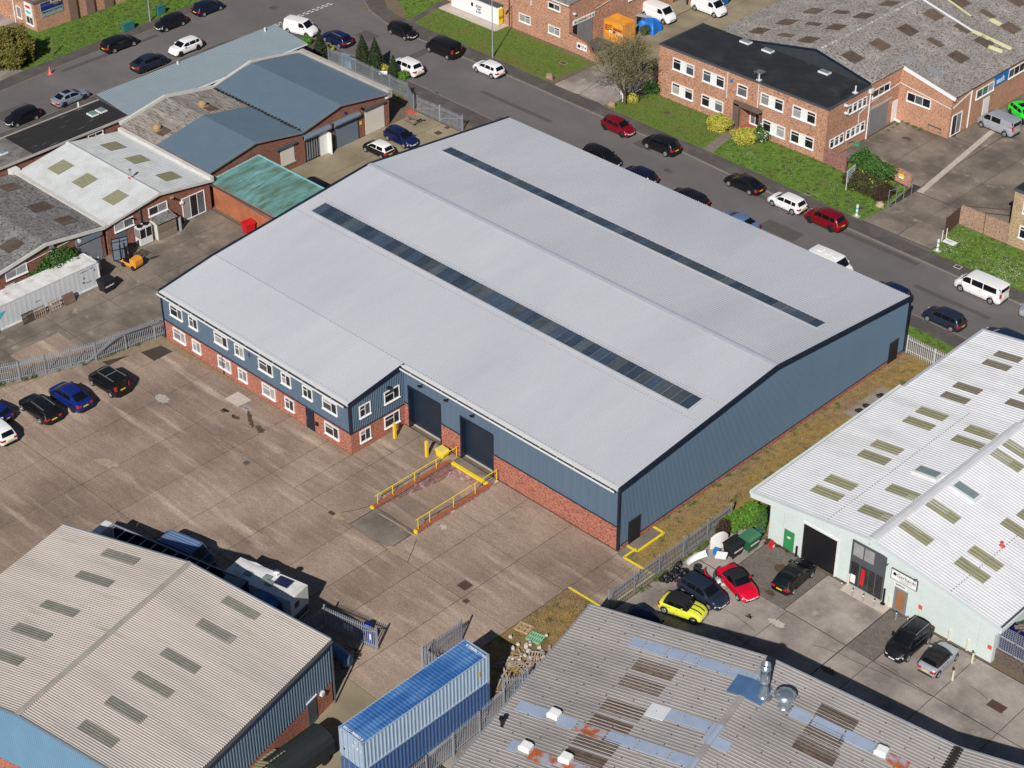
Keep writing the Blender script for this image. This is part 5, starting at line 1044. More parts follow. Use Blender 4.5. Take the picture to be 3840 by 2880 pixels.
m = MB()
for (xa, xb) in ((6.25, XP), (XP, 29.25)):
    m.bar((xa, 8.85, z7(xa)-.12), (xb, 8.85, z7(xb)-.12), .34, .5)
m.bar((6.1, 8.9, z7(6.3)-.1), (6.1, 29.4, z7(6.3)-.1), .22, .3); m.bar((29.3, 8.8, z7(29.2)-.1), (29.3, 29.4, z7(29.2)-.1), .22, .32); part('fascia', m, M_mint, s7)
m = MB(); m.bar((29.2, 8.9, z7(29.2)+.05), (29.2, 29.4, z7(29.2)+.05), .16, .1); part('gutter', m, M_dgrey, s7)
def ol(cx, cy, w=1.35, d=.55, parent=None, zf=None, mt=None):
    cx = min(cx, XP-w-.45) if cx < XP else max(cx, XP+w+.45)
    q = [(cx+w, cy-d), (cx+w, cy+d), (cx-w, cy+d), (cx-w, cy-d)]; rl(parent or s7, zf or z7, q, ('trap', .34, .055), mt or M_olive, .065)
for (cx, cy) in ((10.96, 26.85), (10.97, 24.99), (11.01, 20.42), (11.06, 18.57), (11.12, 13.98), (11.15, 12.14),
                 (16.65, 15.64), (16.69, 11.98), (16.51, 26.6), (16.52, 24.74), (19, 15.83), (19.07, 12.17), (18.74, 26.64), (18.89, 24.89),
                 (24.44, 14.17), (24.47, 12.33), (24.39, 18.73), (24.68, 20.58)): ol(cx, cy)
for (cx, cy) in ((16.42, 18.95), (18.88, 19.06)):
    cx = min(cx, XP-1.75) if cx < XP else max(cx, XP+1.75); z = z7(cx); m = MB(); m.prism([(cx-1.15, cy-.6), (cx+1.15, cy-.6), (cx+1.15, cy+.6), (cx-1.15, cy+.6)], z7(cx-1.15)-.05 if cx < XP else z7(cx+1.15)-.05, [z7(cx-1.15)+.26, z7(cx+1.15)+.26, z7(cx+1.15)+.26, z7(cx-1.15)+.26]); d = part('skylight_kerb', m, M_whitep, s7)
    m = MB(); m.prism([(cx-.95, cy-.4), (cx+.95, cy-.4), (cx+.95, cy+.4), (cx-.95, cy+.4)], z, [z7(cx-.95)+.32, z7(cx+.95)+.32, z7(cx+.95)+.32, z7(cx-.95)+.32]); part('glazing', m, M_clear, d)
fx, fy = (24.47, 16.32); z = z7(fx); m = MB(); m.tube((fx, fy, z), (fx, fy, z+.4), .13, 8); m.lathe([(.3, 0), (.12, .12), (.1, .3)], (fx, fy, z), 10); part('roof_pipe', m, M_pink, s7)
m = MB()
for xx in ((13.36, 21.99)[0], (24.68, 16.6)[0]):
    for k in range(58): y = 9.2+k*.34; m.box(xx-.04, xx+.04, y, y+.12, z7(xx)+.056, z7(xx)+.075)
part('sheet_lap_fixings', m, M_mgrey, s7, kind='stuff')
# green door, dark roller door, glazed shopfront, reception door, signs
m = MB(); m.box(9.25, 10.25, G7-.06, G7+.02, .1, 2.0); d = part('green_door', m, mat('green_door_paint', (.035, .25, .085), .5, var=.12, scale=4), s7); m = MB(); m.box(9.6, 9.9, G7-.08, G7-.06, 1.25, 1.4); part('door_notice', m, M_sign, d)
for k in range(7):
    m = MB(); m.box(11.05, 14.25, G7-.03, G7+.03, .05+k*.5, .05+k*.5+.49); part('roller_door_panel', m, M_black, s7)
m = MB(); m.box(10.9, 11.03, G7-.08, G7+.03, 0, 3.6); m.box(14.27, 14.4, G7-.08, G7+.03, 0, 3.6); m.box(10.9, 14.4, G7-.1, G7+.03, 3.56, 3.72); part('door_frame', m, M_whitep, s7)
m = MB(); m.box(15.65, 18.8, G7-.12, G7+.0, .25, 4.55); sf = part('shopfront_frame', m, M_dgrey, s7)
for a, b in ((15.78, 16.52), (16.66, 17.4), (17.46, 18.0), (18.1, 18.7)):
    m = MB(); m.box(a, b, G7-.135, G7-.121, .35, 2.55); part('pane', m, M_glass, sf)
for a, b in ((15.85, 16.75), (16.87, 17.75)):
    m = MB(); m.box(a, b, G7-.135, G7-.121, 3.2, 4.4); p = part('blind_pane', m, M_blind, sf)
m = MB(); m.box(16.75, 17.1, G7-.15, G7-.137, .7, 2.3); part('red_display', m, M_red, sf); m = MB(); m.box(15.85, 16.3, G7-.15, G7-.137, .5, 1.3); part('white_display', m, M_sign, sf)
win(s7, (19.85, G7-.02, .15), 'S', 1.15, 2.15, ((0, 0, 1, 1),), sill=False, fm=M_mgrey, rim=.14, name='reception_door', glass=M_brass)
m = MB(); m.box(19.75, 20.85, G7-.12, G7-.08, 2.45, 2.8); rs = part('reception_sign', m, M_sign, s7); text(rs, 'RECEPTION', .2, (20.3, G7-.13, 2.64), 'S', M_black, bold=.006, squash=.8)
m = MB(); m.box(19.35, 21.75, G7-.15, G7-.06, 2.95, 3.95); bs = part('business_sign', m, M_dgrey, s7); m = MB(); m.box(19.42, 21.68, G7-.165, G7-.151, 3.02, 3.88); bp = part('sign_face', m, M_sign, bs)
text(bp, 'Gerhardt', .46, (20.75, G7-.172, 3.55), 'S', M_black); text(bp, 'COMPANY', .17, (20.75, G7-.172, 3.27), 'S', M_mgrey, squash=1.4); text(bp, 'AUTOMOTIVE', .11, (20.6, G7-.172, 3.12), 'S', M_mgrey)
m = MB(); m.lathe([(.09, -.005), (.15, -.005), (.15, .005), (.09, .005), (.09, -.005)], (19.72, G7-.172, 3.55), 12, axis='y'); part('sign_emblem', m, M_black, bp)
for p in ((22.05, 1.45), (28.2, 1.3)): m = MB(); m.box(p[0], p[0]+.32, G7-.06, G7-.02, p[1], p[1]+.36); part('red_notice', m, M_pink, s7)
for x in (19.0, 21.6): m = MB(); m.bar((x, G7-.02, 4.05), (x, G7-.4, 4.2), .05); m.box(x-.1, x+.1, G7-.45, G7-.3, 4.12, 4.2); part('sign_lamp', m, M_dgrey, s7)
# second unit behind
s8 = thing('warehouse', 'lower white-roofed unit behind the showroom with small grey-brown rooflights', 'warehouse', (18, 36, 0))
def z8(x, y=0): return ipl(x, 6.3, 4.1, XP, 5.75) if x < XP else ipl(x, XP, 5.75, 29.2, 3.95)
m = MB(); m.ext([(XA-.6, -.2), (XB, -.2), (XB, z8(XB)-.15), (XP, 5.6), (XA-.6, z8(XA-.6)-.15)], 'y', 29.5, 41.6); part('blockwork_wall', m, M_mintb, s8)
m = MB(); riby(m, 29.55, 41.9, 6.3, z8(6.3), XP, 5.75, .34, .055); part('roof_sheet', m, M_wroof, s8)
m = MB(); riby(m, 29.55, 41.9, XP, 5.75, 29.2, z8(29.2), .34, .055); part('roof_sheet', m, M_wroof, s8)
m = MB(); m.bar((6.25, 29.5, z8(6.3)), (6.25, 42, z8(6.3)), .2, .3); m.bar((6.3, 42.0, z8(6.3)), (XP, 42.0, 5.75), .2, .25); m.bar((XP, 42.0, 5.75), (29.2, 42, z8(29.2)), .2, .25); part('fascia', m, M_ridge, s8)
m = MB(); m.ext([(XP-.4, 5.72), (XP+.4, 5.72), (XP, 5.9)], 'y', 29.5, 42); part('ridge_cap', m, M_whitep, s8)
for (cx, cy) in ((10.69, 38.96), (10.7, 37.11), (10.85, 32.39), (10.89, 30.49), (16.14, 32.41), (16.28, 34.51)): ol(cx, cy, 1.25, .5, s8, z8, M_grime if False else mat('grey_brown_rooflight', (.17, .15, .11), .7, var=.2, scale=3))
# ---------------------------------------------------------------- grey multi-bay shed (bottom right), turned 13 degrees
A8 = R(13.4)
g8 = thing('factory_shed', 'old grey ribbed-roof shed with blue patches, rust streaks and a tall steel flue', 'factory', (6.7, -10.6, 0), A8)
W8 = 14.1; E8, R8 = 4.95, 6.45; S8 = -30
def z8b(x, y=0):
    k = x % (2*W8); return ipl(k, 0, E8, W8, R8) if k < W8 else ipl(k, W8, R8, 2*W8, E8)
m = MB(); m.ext([(.15, -.2), (4*W8-.1, -.2), (4*W8-.1, E8-.12), (3*W8, R8-.12), (2*W8, E8-.12), (W8, R8-.12), (.15, E8-.12)], 'y', S8, -.15); part('brick_wall', m, M_brickd, g8, world=False)
for k in range(4):
    xa, xb = k*W8, (k+1)*W8; za, zb = (E8, R8) if k % 2 == 0 else (R8, E8)
    m = MB(); m.corr((xa-(.12 if k == 0 else 0), S8, za), (xa-(.12 if k == 0 else 0), .15, za), (xb, .15, zb), (xb, S8, zb), .30, .06, 'rib', nrm=(0, 0, 1)); part('roof_sheet', m, M_grey8, g8, world=False)
m = MB(); m.bar((-.15, S8, E8-.02), (-.15, .2, E8-.02), .1, .22); m.bar((0, .2, E8-.02), (W8, .2, R8-.02), .1, .16); m.bar((W8, .2, R8-.02), (2*W8, .2, E8-.02), .1, .16); m.bar((2*W8, .2, E8-.02), (3*W8, .2, R8-.02), .1, .16); part('verge_trim', m, M_galv, g8, world=False)
m = MB(); m.box(2*W8-.35, 2*W8+.35, S8, .15, E8+.05, E8+.08); part('valley_gutter', m, M_gutter, g8, world=False)
m = MB(); m.bar((W8, S8, R8+.03), (W8, .15, R8+.03), .5, .05); part('ridge_cap', m, M_grey8, g8, world=False)
inv8 = FR[g8.name].inverted()
def l8(p, z=5.7): v = inv8 @ Vector((p[0], p[1], 0)); return v.x, v.y
def patch8(p, q, w, mt, lift=.075, name='roof_patch', rib=None):
    """strip between two world plan points laid down the slope, width w"""
    (xa, ya), (xb, yb) = l8(p), l8(q); y = (ya+yb)/2; 
    if xa > xb: xa, xb = xb, xa
    xs = [xa]+([W8] if xa < W8 < xb else [])+[xb]
    m = MB()
    for a, b in zip(xs, xs[1:]):
        if rib: m.corr((a, y-w/2, z8b(a+1e-4)), (a, y+w/2, z8b(a+1e-4)), (b, y+w/2, z8b(b-1e-4)), (b, y-w/2, z8b(b-1e-4)), .30, .06, 'rib', lift=.02, nrm=(0, 0, 1))
        else:
            c = len(m.v); m.v += [(a, y-w/2, z8b(a+1e-4)+lift), (b, y-w/2, z8b(b-1e-4)+lift), (b, y+w/2, z8b(b-1e-4)+lift), (a, y+w/2, z8b(a+1e-4)+lift), (a, y-w/2, z8b(a+1e-4)), (b, y-w/2, z8b(b-1e-4)), (b, y+w/2, z8b(b-1e-4)), (a, y+w/2, z8b(a+1e-4))]
            m.f += [(c, c+1, c+2, c+3), (c+4, c+5, c+1, c), (c+5, c+6, c+2, c+1), (c+6, c+7, c+3, c+2), (c+7, c+4, c, c+3)]; m.m += [0]*5
    part(name, m, mt, g8, world=False)
# brown rooflights (two columns)
for p, q in (((13.45, -13.41), (16.49, -12.76)), ((13.82, -15.24), (16.9, -14.59)), ((14.5, -17.91), (17.48, -17.3)), ((14.9, -19.7), (17.85, -19.07)),
             ((15.33, -21.55), (18.3, -20.86)), ((15.77, -23.22), (18.68, -22.54)), ((25.67, -8.61), (28.32, -7.77)), ((26.36, -11.89), (29.23, -11.21)), ((26.07, -10.37), (28.61, -9.6))):
    patch8(p, q, 1.35, M_brown, name='rooflight', rib=1)
# flat bluish patches
for pts in (((11.63, -11.78), (12.67, -11.52), (14.45, -11.1), (15.75, -10.74), (16.84, -10.48), (19.12, -10.04), (21.21, -9.53)),
            ((9.98, -21.81), (12.23, -21.16)), ((13.25, -21.09), (14.53, -20.68)), ((16.84, -20.15), (19.05, -19.56), (21.41, -19.02), (23.36, -18.57)),
            ((18.62, -16.04), (21.73, -15.29), (22.62, -15.03)), ((24.49, -10.05), (26, -9.58), (28.19, -8.93), (30.36, -8.43)), ((21.99, -16.32), (23.9, -15.73))):
    for a, b in zip(pts, pts[1:]):
        d = Vector((b[0]-a[0], b[1]-a[1])); e = d.normalized()*.05; patch8((a[0]+e.x, a[1]+e.y), (b[0]-e.x, b[1]-e.y), 1.0 if pts[0][0] > 8 else .9, M_patch)
patch8((17.3, -16.49), (18.68, -16.06), 1.35, M_wroof, name='white_patch'); patch8((14.71, -20.81), (16.77, -20.3), 1.0, M_rust, name='rusty_patch')
patch8((14.09, -24.81), (15.85, -24.19), 1.0, M_rust, name='rusty_patch'); patch8((12.37, -24.93), (13.08, -24.76), 1.0, M_patch); patch8((15.9, -24.14), (18.14, -23.41), .9, M_rust, name='rusty_patch'); patch8((31.44, -8.42), (32.79, -7.94), .9, M_rust, name='rusty_patch')
patch8((20.05, -10.81), (22.62, -10.29), 1.9, M_patchb, .085, 'blue_patch')
# domed vents
for (cx, cy), z in (((12.78, -21), 5.6), ((13.54, -24.57), 5.4), ((16.36, -23.68), 5.6), ((30.89, -8.41), 5.7)):
    x, y = l8((cx, cy)); z = z8b(x)+.05; t = MB(); t.box(x-.42, x+.42, y-.36, y+.36, z, z+.3); t.prism([(x-.42, y-.36), (x+.42, y-.36), (x+.42, y+.36), (x-.42, y+.36)], z+.3, z+.34); t.smooth = False
    t.ext([(x-.42, z+.34), (x+.42, z+.34), (x+.3, z+.48), (x-.3, z+.48)], 'y', y-.3, y+.3); part('box_vent', t, M_sign, g8, world=False)
# screw heads in rows
m = MB()
for x in [1.8+k*1.95 for k in range(14)]:
    for k in range(80):
        y = .0-k*.335-.11
        if (k*7+int(x*10)) % 3: continue
        z = z8b(x)+.055; m.box(x-.05, x+.05, y-.05, y+.05, z, z+.02)
part('roof_fixings', m, M_dgrey, g8, world=False, kind='stuff')
# flues
(fx, fy) = l8((22.39, -10.37)); z = z8b(fx)
f = MB(); f.smooth = True
f.lathe([(.62, 0), (.42, .12), (.34, .25), (.34, 1.35), (.365, 1.37), (.365, 1.43), (.34, 1.45), (.34, 2.5), (.37, 2.52), (.37, 2.6), (.34, 2.62), (.345, 2.95), (.31, 2.95), (.31, 2.2)], (fx, fy, z), 20); part('tall_flue', f, M_steel, g8, world=False)
(gx, gy) = l8((23.91, -10)); z = z8b(gx)
f = MB(); f.smooth = True; f.lathe([(.52, 0), (.44, .1), (.36, .3), (.33, .5), (.33, 1.0)], (gx, gy, z), 20); f.lathe([(.75, 1.02), (.77, 1.1), (.4, 1.28), (.02, 1.36)], (gx, gy, z), 20); f.lathe([(.001, 1.0), (.75, 1.02)], (gx, gy, z), 20); part('capped_flue', f, M_steel, g8, world=False)
(hx, hy) = l8((10.71, -23.99)); z = z8b(hx); m = MB(); m.tube((hx, hy, z), (hx, hy, z+.75), .11, 10); m.tube((hx, hy, z+.7), (hx, hy, z+.9), .2, 10); part('black_cowl', m, M_black, g8, world=False)
# ---------------------------------------------------------------- beige-roofed shed (bottom left)
A9 = R(13.2); g9 = thing('warehouse', 'beige ribbed-roof shed with light blue cladding over brick, bottom left corner', 'warehouse', (-3.45, -27.2, 0), A9)
W9, E9, R9, S9 = 24.9, 6.1, 7.75, -17.9
def z9(x, y=0): return ipl(x, 0, E9, -W9/2, R9) if x > -W9/2 else ipl(x, -W9/2, R9, -W9, E9)
m = MB(); m.box(-.3, 0, S9, 0, -.2, 2.1); m.box(-W9, -.3, S9, S9+.3, -.2, 2.1); m.box(-W9, -.3, -.3, 0, -.2, 2.1); m.box(-W9, -W9+.3, S9+.3, -.3, -.2, 2.1); part('brick_wall', m, M_brick, g9, world=False)
m = MB(); m.ext([(-.02, 2.1), (-W9+.02, 2.1), (-W9+.02, E9-.15), (-W9/2, R9-.15), (-.02, E9-.15)][::-1], 'y', S9+.03, -.03); part('cladding_wall', m, M_lblue, g9, world=False)
m = MB(); m.corrwall((-W9, S9+.02), (0, S9+.02), 2.12, lambda t: z9(-W9*(1-t))-.1, .2, .04, out=(0, -1)); m.corrwall((0, -.02), (-W9, -.02), 2.12, lambda t: z9(-W9*t)-.1, .26, .05, out=(0, 1))
part('cladding_sheet', m, M_lblue, g9, world=False); m = MB(); m.corrwall((-.01, S9), (-.01, 0), 2.12, lambda t: E9-.12, .3, .06, out=(1, 0)); part('cladding_sheet', m, mat('dull_blue_cladding', (.12, .175, .235), .5, var=.06), g9, world=False)
for k in range(2):
    xa, xb = (-W9-.15, -W9/2+.1) if k else (-W9/2-.1, .15); za, zb = (E9, R9) if k else (R9, E9)
    m = MB(); m.corr((xa, S9-.12, za), (xa, .12, za), (xb, .12, zb), (xb, S9-.12, zb), .2, .085, 'trap', nrm=(0, 0, 1)); part('roof_sheet', m, M_beige, g9, world=False)
m = MB(); m.ext([(-W9/2-.22, R9+.04), (-W9/2+.22, R9+.04), (-W9/2+.1, R9+.16), (-W9/2-.1, R9+.16)][::-1], 'y', S9-.15, .15); part('ridge_cap', m, mat('drab_ridge', (.33, .31, .27), .9, var=.2, scale=1.5), g9, world=False)
for y in (S9-.16, .16): m = MB(); m.bar((.15, y, E9-.03), (-W9/2, y, R9-.03), .08, .26); m.bar((-W9/2, y, R9-.03), (-W9-.15, y, E9-.03), .08, .26); part('verge_trim', m, M_shut, g9, world=False)
m = MB(); m.box(.1, .32, S9-.1, .14, E9-.22, E9-.08); m.tube((.2, .02, 0), (.2, .02, E9-.2), .07, 8); part('gutter', m, M_dgrey, g9, world=False)
m = MB(); m.box(-.0, .18, -14.3, -13.9, 0, E9-.3); m.tube((.25, -14.6, 0), (.25, -14.6, E9-.2), .06, 8); part('corner_post', m, M_navy, g9, world=False)
m = MB(); m.box(0, .07, -3.0, -2.0, 0, 2.35); part('door', m, M_dgrey, g9, world=False); m = MB(); m.box(0, .12, -3.1, -1.9, 2.38, 2.46); part('door_lamp', m, M_sign, g9, world=False)
m = MB(); m.box(0, .25, -1.5, -1.15, 1.9, 2.2); part('wall_box', m, M_whitep, g9, world=False)
inv9 = FR[g9.name].inverted()
for p, q in (((-8.03, -45.05), (-5.25, -44.11)), ((-8.61, -42.48), (-5.7, -41.48)), ((-9.29, -39.69), (-6.32, -38.76)), ((-9.81, -36.96), (-6.92, -35.93)), ((-10.42, -33.37), (-7.58, -32.22)), ((-11.07, -30.55), (-8.26, -29.5)),
             ((-22.14, -32.96), (-18.89, -32.34)), ((-21.42, -35.86), (-18.22, -35.11)), ((-20.53, -39.51), (-17.33, -38.78)), ((-19.92, -42.28), (-16.62, -41.63)), ((-18.79, -45.03), (-15.92, -44.31))):
    a = inv9 @ Vector((*p, 0)); b = inv9 @ Vector((*q, 0)); y = (a.y+b.y)/2
    m = MB(); m.corr((a.x, y-.42, z9(a.x)), (a.x, y+.42, z9(a.x)), (b.x, y+.42, z9(b.x)), (b.x, y-.42, z9(b.x)), .2, .05, 'trap', nrm=(0, 0, 1), lift=.09); part('rooflight', m, M_grime, g9, world=False)

# ---------------------------------------------------------------- vehicles
# x forward, y left; L,W,H, wheelbase, axle offset, wheel radius, nose z, cowl z, belt z, tail z, cowl x, roof front x, roof rear x, rear glass foot x, roof half width factor
SP = {
 'hatch': dict(L=4.1, W=1.76, H=1.47, wb=2.52, ax=-.02, r=.315, nose=.68, cowl=.98, belt=.98, tail=1.0, cx0=1.08, cx1=.30, rx1=-1.55, rx0=-1.92, rw=.70, doors=((.72, -.12), (-.20, -.98), (-1.06, -1.55))),
 'hatch3': dict(L=3.85, W=1.72, H=1.43, wb=2.46, ax=.0, r=.31, nose=.66, cowl=.96, belt=.96, tail=.98, cx0=.95, cx1=.25, rx1=-1.40, rx0=-1.78, rw=.69, doors=((.62, -.42), (-.52, -1.38))),
 'golf': dict(L=4.25, W=1.78, H=1.47, wb=2.6, ax=-.02, r=.32, nose=.68, cowl=.98, belt=.98, tail=1.0, cx0=1.10, cx1=.32, rx1=-1.62, rx0=-1.98, rw=.71, doors=((.75, -.12), (-.20, -1.05), (-1.12, -1.6))),
 'fast': dict(L=4.7, W=1.88, H=1.58, wb=2.88, ax=.0, r=.36, nose=.74, cowl=1.02, belt=1.05, tail=1.12, cx0=1.45, cx1=.45, rx1=-1.0, rx0=-2.08, rw=.66, doors=((.95, -.05), (-.13, -1.12))),
 'estate': dict(L=4.7, W=1.86, H=1.50, wb=2.8, ax=.05, r=.34, nose=.70, cowl=.99, belt=1.0, tail=1.02, cx0=1.25, cx1=.45, rx1=-1.85, rx0=-2.18, rw=.70, doors=((.9, .0), (-.08, -.98), (-1.06, -1.85))),
 'suv': dict(L=4.5, W=1.86, H=1.68, wb=2.66, ax=.0, r=.36, nose=.82, cowl=1.10, belt=1.12, tail=1.14, cx0=1.18, cx1=.42, rx1=-1.65, rx0=-2.05, rw=.72, doors=((.85, -.05), (-.13, -1.0), (-1.08, -1.6))),
 'coupe': dict(L=4.6, W=1.84, H=1.38, wb=2.75, ax=.0, r=.34, nose=.64, cowl=.93, belt=.95, tail=.97, cx0=1.10, cx1=.20, rx1=-1.0, rx0=-1.85, rw=.66, doors=((.65, -.42), (-.52, -1.18))),
 'cabrio': dict(L=4.05, W=1.74, H=1.36, wb=2.45, ax=.0, r=.31, nose=.64, cowl=.92, belt=.93, tail=.95, cx0=.72, cx1=.12, rx1=-.85, rx0=-1.25, rw=.70, doors=((.5, -.45),), soft=1),
 'mini': dict(L=3.7, W=1.69, H=1.40, wb=2.47, ax=.0, r=.31, nose=.72, cowl=.97, belt=.97, tail=.98, cx0=.68, cx1=.28, rx1=-1.15, rx0=-1.42, rw=.76, doors=((.5, -.35), (-.45, -1.0)), soft=1),
 'mini_hard': dict(L=3.8, W=1.69, H=1.42, wb=2.48, ax=.0, r=.31, nose=.72, cowl=.98, belt=.98, tail=1.0, cx0=.70, cx1=.25, rx1=-1.48, rx0=-1.75, rw=.74, doors=((.5, -.35), (-.45, -1.25))),
 'van': dict(L=4.75, W=1.92, H=1.90, wb=3.1, ax=.0, r=.335, nose=.85, cowl=1.15, belt=1.16, tail=1.2, cx0=1.72, cx1=.98, rx1=-2.22, rx0=-2.30, rw=.84, doors=((1.35, .55),)),
 'svan': dict(L=4.35, W=1.8, H=1.82, wb=2.72, ax=.0, r=.315, nose=.80, cowl=1.10, belt=1.10, tail=1.15, cx0=1.38, cx1=.68, rx1=-1.98, rx0=-2.08, rw=.80, doors=((1.05, .25),)),
 'bus': dict(L=5.25, W=1.92, H=1.97, wb=3.35, ax=.05, r=.345, nose=.88, cowl=1.18, belt=1.16, tail=1.22, cx0=1.95, cx1=1.18, rx1=-2.45, rx0=-2.56, rw=.84, doors=((1.62, .72), (.60, -.62), (-.70, -2.1))),
 'window_van': dict(L=4.85, W=1.92, H=1.95, wb=3.1, ax=.05, r=.335, nose=.88, cowl=1.16, belt=1.18, tail=1.22, cx0=1.75, cx1=.98, rx1=-2.28, rx0=-2.38, rw=.84, doors=((1.4, .55), (.40, -.75))),
}
CM = {}
def interp(xs, ys, x): return float(np.interp(x, xs, ys))
def car_meshes(k):
    if k in CM: return CM[k]
    s = SP[k]; L, W, H, wb, r = s['L'], s['W'], s['H'], s['wb'], s['r']; hl = L/2; van = H > 1.75
    ax = (wb/2+s['ax'], -wb/2+s['ax']); ra = r+.055
    TX = [-hl, -hl+.06, -hl+.22, s['rx0']-.0, 0, s['cx0'], s['cx0']+(hl-s['cx0'])*.55, hl-.28, hl-.08, hl]
    TZ = [.62, s['tail']-.14, s['tail']-.03, s['tail'], s['belt'], s['cowl'], s['cowl']-.06-(.04 if van else 0), s['nose']+.07, s['nose']-.08, s['nose']-.24]
    WX_ = [-hl, -hl+.1, -hl+.45, -hl*.5, hl*.5, hl-.6, hl-.22, hl-.06, hl]; WY_ = [.80, .90, .965, 1, 1, .965, .87, .76, .66]
    xs = sorted(set([round(v, 3) for v in list(np.linspace(-hl, hl, 26))+[-hl+.04, -hl+.1, hl-.04, hl-.12]+[a+ra*math.cos(t) for a in ax for t in np.linspace(0, math.pi, 11)]]))
    b = MB(); b.smooth = True; rows = []
    for x in xs:
        zt = interp(TX, TZ, x); hw = W/2*interp(WX_, WY_, x); arch = 0
        for a in ax:
            if abs(x-a) < ra: arch = r+math.sqrt(max(0, ra*ra-(x-a)**2))*1.0
        z0 = max(.20 if abs(x) < hl-.1 else .30, 0); zm = z0+(zt-z0)*.45; zs = zt-.07
        prof = [(0, z0), (hw*.86, z0), (hw*.96, z0+.07), (hw*.995, z0+(zt-z0)*.28), (hw, zm), (hw*.975, zs-.04), (hw*.935, zs+.03), (hw*.86, zt), (hw*.5, zt+.035), (0, zt+.05)]
        if arch: prof = [(y, min(max(z, arch), zt-.01)) if i < 6 else (y, z) for i, (y, z) in enumerate(prof)]
        rows.append(prof)
    n = len(rows[0])
    for sgn in (1, -1):
        base = len(b.v)
        for x, prof in zip(xs, rows): b.v += [(x, sgn*y, z) for y, z in prof]
        for i in range(len(xs)-1):
            for j in range(n-1):
                q = (base+i*n+j, base+i*n+j+1, base+(i+1)*n+j+1, base+(i+1)*n+j); b.f.append(q if sgn > 0 else q[::-1]); b.m.append(1 if j < 2 else 0)
        for i in (0, len(xs)-1):
            q = tuple(base+i*n+j for j in range(n)); b.f.append(q[::-1] if (i == 0) == (sgn > 0) else q); b.m.append(0)
    # greenhouse
    cz = s['cowl']-.0; rb = .88
    PX = [s['cx0'], s['cx1']+.12, s['cx1']-.1, (s['cx1']+s['rx1'])/2, s['rx1']+.12, s['rx1']-.07, s['rx0']]
    tz = interp(TX, TZ, s['rx0'])
    PZ = [interp(TX, TZ, s['cx0'])+.0, H-.075, H-.02, H, H-.035, H-.10, tz-.0]
    PW = [W/2*.84, W/2*(s['rw']+.02), W/2*s['rw'], W/2*(s['rw']+.01), W/2*(s['rw']-.01), W/2*(s['rw']-.02), W/2*(.80 if not van else .84)]
    def strip(t, v):   # t in 0..6 along the strip, v in -1..1 across
        i = min(int(t), 5); f = t-i; x = PX[i]+(PX[i+1]-PX[i])*f; z = PZ[i]+(PZ[i+1]-PZ[i])*f; w_ = PW[i]+(PW[i+1]-PW[i])*f
        cr = .035 if van else .05; bow = .07*(1-v*v)*(1 if t < 1 else (-1 if t > 5 else 0))
        return Vector((x+bow, v*w_, z+cr*(1-v*v)))
    gm = MB(); gm.smooth = True
    gm.grid(lambda u, v: strip(u*6, v*2-1), 12, 8, 0)
    def tofx(x):
        for i in range(6):
            if PX[i] >= x >= PX[i+1]: return i+(PX[i]-x)/(PX[i]-PX[i+1])
        return 0. if x > PX[0] else 6.
    def side(x, t, sgn, off=0.):
        tt = tofx(x); e = strip(tt, sgn); belt = Vector((x, sgn*W/2*.90*interp(WX_, WY_, x), interp(TX, TZ, x)-.03)); p = belt.lerp(e, t); p.y += sgn*(.035*math.sin(math.pi*min(1, max(0, t)))+off); return p
    for sgn in (1, -1): gm.grid(lambda u, v: side(s['cx0']+(s['rx0']-s['cx0'])*u, v, sgn), 18, 5, 0, flip=sgn > 0)
    def mk(fn, nu, nv, flip, mt): q = MB(); q.smooth = True; q.grid(fn, nu, nv, 0, flip); return q
    def fwd(p, d): return (p[0]+d[0], p[1]+d[1], p[2]+d[2])
    ws = mk(lambda u, v: fwd(strip(.06+u*.92, (v*2-1)*.90), (.012, 0, .014)), 5, 8, False, 0)
    rg = mk(lambda u, v: fwd(strip(5.03+u*(.82 if not van else .5), (v*2-1)*.86), (-.014, 0, .012)), 5, 8, False, 0)
    sides = []
    for a, c in s['doors']:
        for sgn in (1, -1):
            sides.append(mk(lambda u, v, a=a, c=c, sgn=sgn: side(a+(c-a)*u, .13+.74*v, sgn, .008), 6, 4, sgn > 0, 0))
    ym = W/2
    wh = MB(); wh.smooth = False
    wh.lathe([(r*.60, -.115), (r*.93, -.115), (r, -.08), (r, .08), (r*.93, .115), (r*.66, .118), (r*.64, .02), (.001, .015)], n=22, axis='y')
    ri = MB(); ri.lathe([(.001, .10), (.04, .105), (.05, .09), (r*.16, .085)], n=10, axis='y'); ri.lathe([(r*.64, .10), (r*.60, .112), (r*.56, .09), (r*.56, .02), (.001, .0)], n=20, axis='y')
    for q in range(7):
        a = 2*math.pi*q/7; ri.bar((math.cos(a)*.03, .085, math.sin(a)*.03), (math.cos(a)*r*.60, .095, math.sin(a)*r*.60), .05, .03, up=(0, 1, 0))
    hd = []
    for sgn in (1, -1):
        q = MB(); q.grid(lambda u, v, sgn=sgn: (hl-.03-.26*u-.0, sgn*(W/2*interp(WX_, WY_, hl-.03-.26*u)+.006-.13*(1-u)), s['nose']-.22+.16*v+.03*u), 3, 2, 0, flip=sgn > 0)
        q.grid(lambda u, v, sgn=sgn: (hl-.01+.012-.02*(u), sgn*(W/2*.66-.02-.22*(1-u)), s['nose']-.25+.13*v), 3, 2, 0, flip=sgn > 0); hd.append(q)
    tl = []
